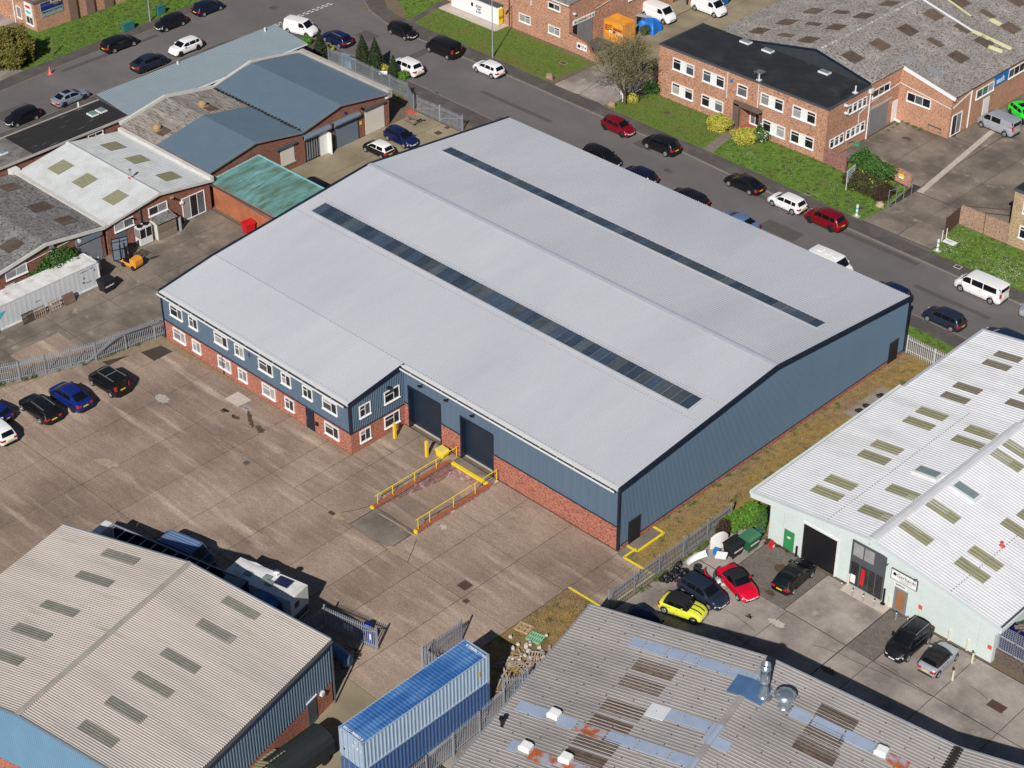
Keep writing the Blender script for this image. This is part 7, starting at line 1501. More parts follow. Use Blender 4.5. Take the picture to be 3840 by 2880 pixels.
palisade([(-1.4, -20.15), (2.0, -20.3)], 2.2, 'short palisade fence running behind the container stack end')
palisade([(5.75, -16.4), (6.4, -22), (7.1, -30.5)], 2.3, 'palisade fence squeezed between the blue containers and the grey roof')
palisade([(5.2, -18.3), (7.2, -15.6)], 2.1, 'short palisade fence behind the heap of old wood')
palisade([(-112.74, 16.4), (-111.77, 16.76)], 1.6, 'short palisade piece with a blue notice at the left edge', pitch=.13)
p = (-112.84, 16.95); m = MB(); m.box(-.6, .6, -.03, .03, .35, 1.35); o = solo('blue_notice', m, M_signnavy, 'blue notice board fixed on the short fence at the left edge', 'sign', (p[0]+.1, p[1]-.15, .05), R(10)); 
for k in range(4): m = MB(); m.box(-.45, .45-.1*(k % 2), -.04, -.031, 1.15-k*.2, 1.23-k*.2); link('sign_line', m.mesh('sign_line', M_sign), o)
for k in range(3): m = MB(); m.box(-8.05+k*.3+.0, -7.85+k*.3, -22.02+k*.068, -21.99+k*.068, 1.0, 1.5); solo('gate_notice', m, M_sign, ('left', 'middle', 'right')[k]+' white notice of the three on the open gate leaf', 'notice', (0, 0, 0))
m = MB(); m.box(-5.75, -5.55, -21.5, -21.47, 1.0, 1.5); solo('gate_notice', m, M_sign, 'single white notice at the outer end of the open gate leaf', 'notice')
# plain barred gate and rusty mesh fence on the far forecourt
t = thing('barred_gate', 'dark metal barred gate standing open behind the dead bush', 'gate', (-16.7, 60.6, .06)); a, b = Vector((-16.75, 60.55, 0)), Vector((-15.95, 63.5, 0))
for k in range(4): q = a.lerp(b, k/3); m = MB(); m.tube((q.x, q.y, 0), (q.x, q.y, 2.0), .045, 6); part('upright', m, M_mgrey, t)
for z0, z1 in ((.15, .15), (1.95, 1.95), (.2, 1.9)): m = MB(); m.bar((a.x, a.y, z0), (b.x, b.y, z1), .05); part('bar', m, M_mgrey, t)
t = thing('mesh_fence', 'rusty brown mesh fence beside the driveway of the buff office', 'fence', (-9.4, 60.6, .06)); a, b = Vector((-9.35, 59.9, 0)), Vector((-9.65, 62.9, 0))
for k in range(24): q = a.lerp(b, k/23); m = MB(); m.box(q.x-.02, q.x+.02, q.y-.05, q.y+.05, 0, 1.95+(.2 if k in (0, 23) else 0)); part('slat', m, M_iron, t)
m = MB(); m.bar((a.x, a.y, 1.8), (b.x, b.y, 1.8), .06); part('rail', m, M_iron, t)

# ---------------------------------------------------------------- containers
def container(Lc, Wc, Hc, loc, rz, label, top, side, end, group=None, doors='S', frame=None, name='shipping_container', roofp=.3, ribs=.28, ribd=.05):
    """length along local y, doors on the -y end"""
    t = thing(name, label, 'container', loc, rz, group); fr = frame or side; w, l = Wc/2, Lc/2
    m = MB()
    for x in (-w, w-.12):
        for y in (-l, l-.12): m.box(x, x+.12, y, y+.12, 0, Hc)
    for x in (-w+.01, w-.11): m.box(x, x+.10, -l+.12, l-.12, 0.0, .14); m.box(x+.02, x+.08, -l+.12, l-.12, Hc-.10, Hc-.005)
    for y in (-l+.01, l-.11): m.box(-w+.12, w-.12, y, y+.10, 0, .14); m.box(-w+.12, w-.12, y, y+.1, Hc-.11, Hc-.004)
    part('frame', m, fr, t, world=False)
    for sg in (1, -1):
        m = MB(); a, b = ((sg*(w-.07), -l+.12), (sg*(w-.07), l-.12)); m.corrwall(a, b, .14, lambda t_: Hc-.1, ribs, ribd, out=(sg, 0)); part('side_panel', m, side, t, world=False)
    m = MB(); m.corr((-w+.08, -l+.1, Hc-.04), (-w+.08, l-.1, Hc-.04), (w-.08, l-.1, Hc-.04), (w-.08, -l+.1, Hc-.04), roofp, .035, 'box', nrm=(0, 0, 1)); m.box(-w+.08, w-.08, -l+.1, l-.1, .1, Hc-.06); part('roof_panel', m, top, t, world=False)
    m = MB(); m.corrwall((w-.12, l-.06), (-w+.12, l-.06), .14, lambda t_: Hc-.1, .3, .035, out=(0, 1)); part('end_panel', m, end, t, world=False)
    for sg in (-1, 1):
        m = MB(); x0, x1 = (-w+.13, -.02) if sg < 0 else (.02, w-.13); m.box(x0, x1, -l-.0, -l+.05, .16, Hc-.13); m.box(x0+.12, x1-.12, -l-.012, -l-.001, .3, Hc-.3); d = part('door', m, end, t, world=False)
        for f in (.3, .75):
            x = x0+(x1-x0)*f; m = MB(); m.tube((x, -l-.045, .1), (x, -l-.045, Hc-.08), .022, 6); part('locking_bar', m, M_galv, d, world=False)
    m = MB()
    for x in (-w, w-.17):
        for y in (-l, l-.17):
            for z in (0, Hc-.13): m.box(x-.005, x+.175, y-.005, y+.175, z-.004, z+.135)
    part('corner_casting', m, M_galv, t, world=False, kind='stuff'); return t
ct = container(12.19, 2.44, 2.59, (4.0, -25.75, 2.66), R(0.4), 'light blue shipping container with streaked bright blue roof, on top of another', M_cblue, M_cbluel, M_cbluel, 'stacked blue containers', ribs=.34)
container(12.19, 2.44, 2.59, (4.0, -25.75, .05), R(0.4), 'darker blue shipping container at the bottom of the stack', M_cblued, M_cblued, M_cblued, 'stacked blue containers', ribs=.34)
text(ct, 'FALU 780863 0', .3, (.0, -5.83, 2.612), 'T', M_sign, bold=.008, world=False); text(ct, 'FALU 780863 0', .3, (.3, 5.7, 2.612), 'T', M_sign, ang=math.pi, bold=.008, world=False)
text(ct, 'C  A  I', .34, (.62, -6.115, 1.75), 'S', M_sign, bold=.01, world=False); text(ct, '22G1', .16, (.45, -6.115, 2.2), 'S', M_sign, world=False)
m = MB(); m.box(1.19, 1.20, 5.0, 5.25, 1.05, 1.55); part('yellow_sticker', m, M_yellow, ct, world=False)
m = MB(); m.box(-.85, -.65, -6.13, -6.115, .75, .95); part('black_plate', m, M_black, ct, world=False)
oc = container(3.05, 2.3, 2.5, (-64.0, 71.9, .05), R(90), 'orange storage container with a dark red cube logo beside the loading bay', M_orange, M_orange, M_orange, ribs=.32)
# local frame of oc: its long side faces the camera (local +x side -> world +y after 90 deg): lettering is placed with world-facing transforms
def wtext(parent, s, size, pos, face, m_, **k):
    root = parent
    while root.parent: root = root.parent
    return text(parent, s, size, pos, face, m_, **k)
M_maroon = mat('maroon_paint', (.16, .01, .03), .5, var=0)
wtext(oc, 'BRACKLEY', .40, (-63.25, 70.695, 1.75), 'S', M_maroon, bold=.014, squash=.72); wtext(oc, 'SELF', .40, (-63.75, 70.695, 1.32), 'S', M_maroon, bold=.014, squash=.8); wtext(oc, 'STORAGE', .36, (-62.95, 70.69, 1.25), 'S', M_sign, bold=.012, squash=.75)
m = MB()
for a, b, c, d in ((-65.2, -64.65, 1.35, 1.45), (-65.2, -64.65, 1.62, 1.72), (-65.2, -64.65, 1.9, 2.0), (-65.2, -65.1, 1.35, 2.0), (-64.6, -64.2, 1.5, 1.6), (-64.6, -64.2, 1.8, 1.9), (-64.6, -64.2, 2.02, 2.1)): m.box(a, b, 70.685, 70.70, c, d)
part('cube_logo', m, M_maroon, oc); m = MB(); m.box(-64.6, -64.05, 70.68, 70.695, 1.12, 1.42); part('logo_plate', m, M_sign, oc)
# long white container
wc = container(15.5, 2.44, 2.6, (-64.15, -12.6, .05), 0., 'long white refrigerated container with flaking roof in the left-hand yard', M_cwhite, M_cwside, M_cwhite, ribs=.55, ribd=.008, roofp=3.8, frame=M_cwhite)
m = MB(); m.prism([(0, 0), (1, 0), (1, 1)], 0, .01)
m = MB(); m.v = [(x_, y_-1.9, z_) for x_, y_, z_ in ((1.19, -2.0, 1.0), (1.19, -1.0, 1.9), (1.19, -1.7, 1.9), (1.19, -2.9, 1.2), (1.20, -2.0, 1.0), (1.20, -1.0, 1.9), (1.20, -1.7, 1.9), (1.20, -2.9, 1.2))]; m.f = [(3, 2, 1, 0), (4, 5, 6, 7)]; m.m = [0, 0]; part('teal_decal', m, M_cyan, wc, world=False)
wtext(wc, 'CNZU', .3, (-62.94, -17.0, 1.6), 'E', M_sign)
m = MB()
for y, z, a, b in ((6.0, 2.2, .8, .05), (6.9, 2.25, .4, .05), (7.2, 1.9, .15, .18), (5.9, 1.5, .18, .2), (5.8, 1.05, .25, .2), (6.4, .9, .7, .05), (.6, 1.35, .6, .05)): m.box(1.19, 1.2, y-a/2, y+a/2, z-b/2, z+b/2)
part('marking', m, M_mgrey, wc, world=False, kind='stuff')
# ---------------------------------------------------------------- bins
def wbin(loc, rz, w, d, h, mt, label, logo=None, lidmt=None):
    t = thing('wheeled_bin', label, 'wheeled bin', loc, rz)
    m = MB(); b0 = len(m.v); k = .82
    m.v += [(-w/2*k, -d/2*k, .14), (w/2*k, -d/2*k, .14), (w/2*k, d/2*k, .14), (-w/2*k, d/2*k, .14), (-w/2, -d/2, h-.18), (w/2, -d/2, h-.18), (w/2, d/2, h-.18), (-w/2, d/2, h-.18)]; m.f += [(3, 2, 1, 0), (4, 5, 6, 7), (0, 1, 5, 4), (1, 2, 6, 5), (2, 3, 7, 6), (3, 0, 4, 7)]; m.m += [0]*6; part('bin_body', m, mt, t, world=False)
    m = MB(); m.box(-w/2-.05, w/2+.05, -d/2-.05, d/2+.05, h-.18, h-.10); m.ext([(-d/2-.04, h-.10), (d/2+.04, h-.10), (d/2-.05, h+.06), (-d/2+.25, h+.02)], 'x', -w/2-.04, w/2+.04); part('lid', m, lidmt or mt, t, world=False)
    for x in (-w/2*.7, w/2*.7):
        for y in (-d/2*.65, d/2*.65): m = MB(); m.tube((x-.03, y, .09), (x+.03, y, .09), .09, 8); part('castor', m, M_black, t, world=False)
    if logo: 
        M_ = text(t, logo, .2, (0, -d/2*.93-.03, h*.55), 'S', M_sign, bold=.008, world=False)
    return t
wbin((-61.66, -5.11, 0.05), R(95), 1.35, 1.1, 1.35, M_binblack, 'large black wheeled bin by the end of the white container', 'GRUNDON')
wbin((-60.35, 11.45, 0.05), R(85), 1.15, .95, 1.25, M_red, 'red wheeled bin against the orange rendered wall')
wbin((7.35, 7.55, .06), R(88), 1.35, 1.15, 1.4, M_bingreen, 'dark green wheeled bin beside the showroom wall junk', 'GRUNDON', lidmt=mat('faded_green_lid', (.05, .17, .09), .5, var=.1))
wbin((6.95, 6.0, .06), R(88), 1.25, 1.15, 1.35, M_binblack, 'black wheeled bin next to the dark green bin', 'GRUNDON')
# ---------------------------------------------------------------- pallets
def pallet(loc, rz, mt, label, tilt=0., w=1.2, d=1.0, n=7, group=None, thick=1., lean=None, miss=()):
    t = thing('pallet', label, 'pallet', loc, rz, group)
    if tilt: t.rotation_euler = (tilt, 0, rz)
    for k in range(n):
        if k in miss: continue
        m = MB(); x = -w/2+(w-.1)*k/(n-1); m.box(x, x+.1, -d/2, d/2, .12, .145); part('slat', m, mt, t, world=False)
    for y in (-d/2, -.05, d/2-.1):
        m = MB(); m.box(-w/2, w/2, y, y+.1, 0, .119); part('bearer', m, mt, t, world=False)
    return t
pallet((1.08, -11.87, 0.07), R(12), M_woodl, 'pale wooden pallet lying broken on the dry grass', n=9, miss=(2, 6))
t = pallet((2.47, -12.05, 0.07), R(13), M_greenp, 'green pallet lying flat beside the pale one', n=7)
pz = [(-65.0+2.25, y) for y in (-19.3, -14.7, -13.2, -11.7, -10.4)]
for k, ((y), lab, mt, n, tl) in enumerate(((-18.2, 'weathered pallet leaning against the white container, nearest the left edge', M_wood, 5, 68), (-13.6, 'dark stained pallet leaning third from the black bin', mat('dark_wood', (.06, .045, .035), .9, var=.2), 9, 78),
                               (-12.3, 'grey slatted pallet leaning between the dark one and the broken frame', M_wood, 6, 80), (-10.6, 'broken pale pallet frame leaning on the container', M_tp, 5, 74), (-9.0, 'brown boarded pallet leaning nearest the black bin', mat('brown_board', (.16, .10, .075), .9, var=.2), 12, 70))):
    pallet((-62.45+.0, y, .56), R(90)+R(random.uniform(-6, 6)), mt, lab, tilt=0, n=n, w=1.25 if n != 5 or k else 2.0).rotation_euler = (R(tl), 0, R(90))
# heap of old wood
for k, (x, y, z, rz, tx, lab) in enumerate(((5.3, -13.9, .25, 30, 18, 'old pallet with cross brace on top of the wood heap'), (6.3, -14.8, .3, 70, 25, 'close-slatted old pallet at the back of the wood heap'), (4.1, -15.9, .1, 10, 8, 'old pallet lying low at the front of the wood heap'))):
    q = pallet((x-1.2, y+.2, z), R(rz), M_tp, lab, n=9 if k == 1 else 6); q.rotation_euler = (R(tx), R(-6), R(rz))
m = MB(); rr = random.Random(11)
for k in range(70):
    x, y = rr.gauss(4.4, 1.0), rr.gauss(-15.3, 1.3); a = rr.uniform(0, 3.14); l = rr.uniform(.4, 1.2); z = .12+rr.random()*.55*math.exp(-((x-4.4)**2+(y+15.3)**2)/2.5); m.bar((x-math.cos(a)*l/2, y-math.sin(a)*l/2, z+rr.uniform(-.08, .1)), (x+math.cos(a)*l/2, y+math.sin(a)*l/2, z+rr.uniform(0, .25)), rr.uniform(.06, .16), .03)
solo('wood_heap', m, M_tp, 'heap of broken planks and offcuts at the edge of the dry grass', 'wood heap', (4.4, -15.3, .05), 0, world=True, kind='stuff')
m = MB(); rr = random.Random(12)
for k in range(40): m.ico((rr.gauss(3.3, .9), rr.gauss(-13.7, 1.0), .12+rr.random()*.2), rr.uniform(.06, .22), jit=.3)
solo('rubble_heap', m, M_patchc, 'scattered pale rubble and scraps beside the old wood', 'rubble', (3.3, -13.7, .05), 0, world=True, kind='stuff')
# ---------------------------------------------------------------- machinery and yard objects in the west yard
t = thing('air_conditioner', 'tall white twin-fan air conditioning unit against the brick wall', 'air conditioner', (-66.3, 2.9, .06))
m = MB(); m.box(-.45, .4, -.75, .75, .05, 2.0); part('casing', m, M_whitep, t, world=False)
for y in (-.37, .37): m = MB(); m.lathe([(.31, 2.0), (.31, 2.12), (.25, 2.12), (.25, 2.01), (.001, 2.005)], (-.02, y, 0), 18); part('fan_ring', m, M_black, t, world=False)
for a, b in ((-.68, -.06), (.06, .68)):
    m = MB(); m.box(.4, .41, a, b, .85, 1.85); part('grille', m, M_black, t, world=False)
for k in range(4): m = MB(); m.box(-.38+k*.2, -.24+k*.2, -.76, -.75, .85, 1.85); part('side_grille', m, M_dgrey, t, world=False)
t = thing('garden_shed', 'low board shed with mottled lean-to roof below the workshop window', 'shed', (-66.2, 5.35, .05))
m = MB(); m.box(-.6, .55, -1.2, 1.15, 0, 1.85); part('walls', m, M_wood, t, world=False)
for k in range(10): m = MB(); m.box(.55, .585, -1.15, 1.1, .06+k*.178, .22+k*.178); part('plank', m, M_wood, t, world=False)
m = MB(); m.box(-.62, .56, -1.24, -1.20, 0, 1.9); part('pale_side_board', m, M_concl, t, world=False)
m = MB(); m.corr((-.75, -1.3, 2.2), (-.75, 1.25, 2.2), (.75, 1.25, 1.85), (.75, -1.3, 1.85), .17, .035, 'sine', nrm=(0, 0, 1)); part('roof_sheet', m, M_asbg, t, world=False)
m = MB(); m.tube((0, 0, 0), (0, 0, 1.5), .16, 10); solo('gas_cylinder', m, M_galv, 'grey cylinder standing at the end of the board shed', 'cylinder', (-65.7, 6.95, .05))
t = thing('cage_door', 'tall grey-green glazed cage standing open behind the forklift', 'cage', (-65.6, -1.4, .05)); 
m = MB()
for x in (-.05, 1.55): m.box(x, x+.07, -.03, .03, 0, 2.5)
for z in (0, 1.2, 2.05, 2.43): m.box(-.05, 1.62, -.03, .03, z, z+.07)
m.box(.75, .81, -.03, .03, .07, 2.43); part('frame', m, M_black, t, world=False)
for a, b in ((.03, .74), (.82, 1.54)):
    for z0, z1 in ((.08, 1.19), (1.28, 2.04), (2.13, 2.42)): m = MB(); m.box(a, b, -.01, .01, z0, z1); part('panel', m, M_shut, t, world=False)
t.rotation_euler = (0, 0, R(70))
t = thing('forklift', 'orange and black forklift truck with raised cage near the white container', 'forklift', (-63.6, -.75, .05), R(10))
m = MB(); m.box(-.9, .95, -.5, .5, .28, .62); m.box(-.55, .35, -.48, .48, .62, .95, 1); m.ext([(.35, .3), (1.05, .3), (1.15, .6), (1.1, 1.05), (.9, 1.2), (.35, 1.2)], 'y', -.52, .52); part('body', m, [M_orange, M_black], t, world=False)
for x in (-.62, .72):
    for y in (-.5, .5): m = MB(); m.tube((x, y-.1, .26), (x, y+.1, .26), .26, 16); part('wheel', m, M_rubber, t, world=False)
for x, y in ((-.6, -.45), (-.6, .45), (.45, -.45), (.45, .45)): m = MB(); m.tube((x, y, .9), (x*.8, y, 2.05), .035, 6); part('guard_pillar', m, M_black, t, world=False)
for k in range(8): m = MB(); m.box(-.52+k*.13, -.47+k*.13, -.47, .47, 2.03, 2.07); part('guard_bar', m, M_black, t, world=False)
m = MB(); m.box(-.4, -.0, -.25, .25, .95, 1.05); m.box(-.02, .08, -.25, .25, 1.0, 1.5); part('seat', m, M_black, t, world=False)
for y in (-.3, .3): m = MB(); m.box(-1.05, -.93, y-.05, y+.05, .08, 2.2); part('mast', m, M_black, t, world=False)
for y in (-.28, .28): m = MB(); m.box(-2.0, -1.05, y-.06, y+.06, .1, .15); part('fork', m, M_black, t, world=False)
m = MB()
for k in range(5): m.bar((.9, .65+k*.16, .95), (1.5, .65+k*.16, 1.4), .04)
m.bar((.9, .6, .95), (.9, 1.35, .95), .05); m.bar((1.5, .6, 1.4), (1.5, 1.35, 1.4), .05); part('side_frame', m, M_black, t, world=False)
m = MB(); rr = random.Random(2)
for k in range(16): m.ico((rr.gauss(0, .3), rr.gauss(0, .35), .35+rr.random()*.5), rr.uniform(.15, .3), jit=.3)
solo('bag_pile', m, M_cwside, 'white plastic bags heaped between the doorway and the container end', 'bags', (-65.7, -3.2, .05), kind='stuff')
# picnic table
t = thing('picnic_table', 'weathered wooden picnic table in the upper workshop yard', 'picnic table', ((-65.87, 39.36)[0], (-65.87, 39.36)[1]+.2, .06), R(0))
for k in range(5): m = MB(); m.box(-.9, .9, -.36+k*.145, -.235+k*.145, .72, .76); part('tabletop_plank', m, M_wood, t, world=False)
for sg in (-1, 1):
    for k in range(2): m = MB(); y = sg*.72-.13+k*.14; m.box(-.9, .9, y, y+.12, .42, .46); part('bench_plank', m, M_wood, t, world=False)
for x in (-.6, .6):
    for sg in (-1, 1): m = MB(); m.bar((x, sg*.6, 0), (x, sg*.2, .72), .05, .1); part('leg', m, M_wood, t, world=False)
    m = MB(); m.bar((x+.05, -.85, .39), (x+.05, .85, .39), .05, .09); part('cross_beam', m, M_wood, t, world=False)
m = MB(); m.box(-.55, .55, -.4, .4, 0, .04); solo('red_lid', m, M_pink, 'dark red flat board lying by the picnic table', 'board', (*(-67.92, 41.11), .06))
m = MB(); m.box(-.3, .3, -.45, .45, .0, 1.0); m.box(-.34, .34, -.5, .5, 1.0, 1.06)
for k, p in enumerate(((-82.58, 44.21), (-81.44, 44.01))):
    m = MB(); m.box(-.55, .55, -.4, .4, .0, 1.0 if k else 1.1); m.box(-.6, .6, -.45, .45, 1.0+.1*(1-k), 1.07+.1*(1-k)); solo('storage_box', m, mat('pale_blue_box', (.18, .30, .40), .5, var=.1), ('left', 'right')[k]+' pale blue box of the pair behind the road fence', 'box', (p[0], p[1], .08), R(8))
m = MB(); m.box(-.5, .5, -.25, .25, 0, .03); q = solo('white_board', m, M_sign, 'white board lying tilted on the parapet side of the fence', 'board', (*(-76.03, 44.31), 1.1)); q.rotation_euler = (R(25), 0, R(40))
# table and bench by the brick office
t = thing('steel_table', 'dark low table standing against the brick wall in the far forecourt', 'table', (*(-22.64, 77.96), .05), R(-2))
m = MB(); m.box(-.9, .9, -.45, .45, .75, .85); part('tabletop', m, M_dgrey, t, world=False)
for x in (-.8, .8):
    for y in (-.38, .38): m = MB(); m.box(x-.05, x+.05, y-.05, y+.05, 0, .75); part('leg', m, M_wood, t, world=False)
m = MB(); m.box(-.8, .8, -.4, .4, .25, .3); part('shelf', m, M_wood, t, world=False)
t = thing('low_bench', 'small wooden frame bench near the office side wall', 'bench', (*(-27.53, 68.39), .05), R(80))
for x in (-.5, .5):
    for y in (-.3, .3): m = MB(); m.box(x-.04, x+.04, y-.04, y+.04, 0, .8); part('leg', m, M_wood, t, world=False)
for y in (-.3, 0, .3): m = MB(); m.box(-.55, .55, y-.06, y+.06, .8, .84); part('slat', m, M_wood, t, world=False)
m = MB(); m.box(-.5, .5, -.35, .35, 0, .12); m.box(-.4, .4, -.25, .25, .12, .18); solo('green_tray', m, M_green, 'green plastic tray on the ground beside the office downpipe', 'tray', (*(-27.34, 69.5), .05), R(20))
m = MB(); m.box(-.5, .5, -.2, .2, 0, .08); solo('cardboard_scrap', m, M_cwhite, 'pale flattened box by the white side door', 'cardboard', (*(-27.38, 77.26), .05), R(-10))
# street furniture
def lamp(loc, h, label):
    t = thing('street_lamp', label, 'street lamp', (*loc, .08)); x, y = loc
    m = MB(); m.tube((0, 0, 0), (0, 0, 1.4), .10, 12); part('base_column', m, M_galv, t, world=False); m = MB(); m.tube((0, 0, 1.4), (0, 0, h), .065, 10, r2=.045); part('column', m, M_galv, t, world=False)
    m = MB(); m.bar((0, 0, h), (0, -1.1, h+.15), .06); part('bracket', m, M_galv, t, world=False); m = MB(); m.box(-.14, .14, -1.75, -1.05, h+.08, h+.22); part('lantern', m, M_mgrey, t, world=False)
lamp((-71.27, 57.52), 9.5, 'tall street lamp on the far footway by the white hatchback'); lamp((-108.98, 35.64), 8.0, 'street lamp at the kerb between the green cabinets, top left')
m = MB(); m.lathe([(.02, 1.0), (.035, .97), (.19, .06), (.19, .04)], n=14); m.box(-.27, .27, -.27, .27, 0, .04); solo('traffic_cone', m, mat('faded_cone', (.80, .16, .12), .6, var=.1), 'faded orange-red traffic cone at the kerb in the top left', 'traffic cone', (*(-105.67, 18.65), .02))
m = MB(); m.box(-.06, .06, -.06, .06, 0, 1.95); solo('wooden_post', m, M_wood, 'lone wooden post standing in the grass verge', 'post', (*(-109.66, 21.85), .08))
M_tg = mat('teal_cabinet', (.03, .16, .15), .5, var=.1)
for p, w_, h, lab in (((-108.74, 32.22), .8, .95, 'green roadside cabinet nearest the black estate'), ((-109.71, 37.88), .55, 1.05, 'slimmer green roadside cabinet beyond the street lamp')):
    t = thing('roadside_cabinet', lab, 'cabinet', (p[0]-.1, p[1], .08), 0); m = MB(); m.box(-.25, .25, -w_, w_, 0, h); part('casing', m, M_tg, t, world=False); m = MB(); m.box(-.29, .29, -w_-.03, w_+.03, h, h+.05); part('cap', m, M_tg, t, world=False)
    for sg in (-1, 1): m = MB(); m.box(.25, .27, min(sg*.02, sg*(w_-.04)), max(sg*.02, sg*(w_-.04)), .08, h-.06); part('door', m, M_tg, t, world=False)
def boulder(p, r_, lab, mt=None):
    m = MB(); m.ico((0, 0, r_*.55), r_, jit=.18); m.ico((r_*.15, -r_*.1, r_*.5), r_*.85, jit=.2); solo('boulder', m, mt or mat('sandstone', (.33, .22, .15), .9, var=.3, scale=3, bump=.5), lab, 'boulder', (*p, .06))
boulder((-62.41, 57.99), .55, 'sandstone boulder on the grass corner of the loading bay drive'); boulder((-52.56, 57.82), .5, 'sandstone boulder at the lawn corner near the budding tree'); boulder((-17.32, 59.97), .5, 'pale stone block at the grass edge by the metal gate', mat('buff_stone', (.42, .33, .2), .9, var=.25, scale=3))
for p, lab in (((-17.91, 56.76), 'white and teal marker post on the left side of the driveway'), ((-8.03, 56.69), 'white and teal marker post on the right side of the driveway')):
    t = thing('marker_post', lab, 'marker post', (*p, .08)); m = MB(); m.box(-.1, .1, -.05, .05, 0, 1.35); part('post', m, M_sign, t, world=False)
    for z in (.35, .85): m = MB(); m.box(-.102, .102, -.055, .055, z, z+.16); part('teal_band', m, M_cyan, t, world=False)
    m = MB(); m.box(-.35, .35, -.25, .25, 0, .05); part('foot', m, M_patchc, t, world=False)
t = thing('sale_board', 'white agent board leaning on two posts beside the right marker post', 'sign', (*(-8.22, 58.85), .08))
for x in (-.55, -.45): m = MB(); m.box(x-.03, x+.03, -.03+(x+.5)*6, .03+(x+.5)*6, 0, 1.3); part('post', m, M_sign, t, world=False)
m = MB(); m.box(-.4, .9, -.45, .35, .12, .16); q = part('fallen_board', m, M_sign, t, world=False); text(q, 'TO LET', .22, (.1, 0, .165), 'T', M_signblue, bold=.01, world=False)
t = thing('sign_board', 'white sign board on two legs at the lawn end beside the brambles', 'sign', (*(-22.15, 61.26), .08), R(100))
for x in (-.75, .75): m = MB(); m.box(x-.04, x+.04, -.04, .04, 0, 2.2); part('leg', m, M_whitep, t, world=False)
m = MB(); m.box(-.95, .95, -.06, -.04, .8, 2.3); q = part('board', m, M_sign, t, world=False)
for k in range(5): m = MB(); m.box(-.75, .7-.15*(k % 2), -.075, -.06, .95+k*.26, 1.08+k*.26); part('printed_line', m, M_mgrey, q, world=False)
t = thing('agent_board', 'narrow blue and white board on a post at the foot of the budding tree', 'sign', (*(-52.45, 59.53), .08), R(30)); m = MB(); m.box(-.05, .05, -.04, .04, 0, 1.9); part('post', m, M_sign, t, world=False); m = MB(); m.box(-.25, .25, -.06, -.04, .9, 1.8); part('board', m, M_sign, t, world=False)
m = MB(); m.box(-.12, .12, -.12, .12, 0, 3.0); solo('blue_gate_post', m, M_signnavy, 'tall dark blue post against the left end of the black-roofed office', 'post', (-51.35, 64.6, .05))
# blue tarpaulin heap, crate, skip and a person in the far yard
m = MB(); m.smooth = True
def tarp(u, v):
    x, y = (u-.5)*2.5, (v-.5)*2.2; e = max(abs(u-.5), abs(v-.5))*2; z = 1.35*(1-e**5)+.10*math.sin(9*u+3*v)*(1-e**4)+.08*math.sin(13*v-4*u)*(1-e**4); return (x*(1+.05*math.sin(9*v)), y*(1+.05*math.sin(8*u)), max(.02, z))
m.grid(tarp, 22, 20); solo('tarpaulin_heap', m, M_tarp, 'goods heap covered by a bright blue tarpaulin behind the orange container', 'tarpaulin', (-63.0, 76.3, .06), R(8))
t = thing('scaffold_trolley', 'bundle of grey tubes on a trolley behind the blue tarpaulin', 'trolley', (-64.7, 77.0, .06), R(10))
for k in range(5): m = MB(); m.tube((-.9, -.3+k*.16, 1.0), (1.0, -.25+k*.16, 1.1), .04, 6); part('tube', m, M_galv, t, world=False)
for x in (-.6, .6): m = MB(); m.box(x-.05, x+.05, -.4, .45, 0, 1.0); part('leg', m, M_black, t, world=False)
px = (-63.07, 87.8)
t = thing('slatted_crate', 'pale slatted wooden crate beside the standing person at the top edge', 'crate', (*(-64.03, 86.2), .06), R(20))
for k in range(7): m = MB(); m.box(-.7+k*.21, -.58+k*.21, -.5, .5, .5, .53); part('slat', m, M_woodl, t, world=False); m = MB(); m.box(-.7+k*.21, -.58+k*.21, -.52, -.5, 0, .5); part('slat', m, M_woodl, t, world=False)
m = MB(); m.box(-.7, .7, -.48, .48, 0, .04); part('base', m, M_woodl, t, world=False)
t = thing('blue_skip', 'dark blue open-topped skip with white lettering at the top edge', 'skip', ((-62.34, 86.92)[0], (-62.34, 86.92)[1]+.9, .06), R(0))
m = MB(); b0 = 0; m.ext([(-1.4, 0), (1.4, 0), (1.8, 1.5), (1.7, 1.5), (1.35, .08), (-1.35, .08), (-1.7, 1.5), (-1.8, 1.5)], 'y', -.9, .9); part('hull', m, M_signblue, t, world=False)
for y in (-.92, .9): m = MB(); m.ext([(-1.4, 0), (1.4, 0), (1.8, 1.5), (-1.8, 1.5)], 'y', y-.02, y+.02); part('side_plate', m, M_signblue, t, world=False)
text(t, 'SKIPS', .4, (0.2, -.95, 1.0), 'S', M_sign, bold=.01, world=False)
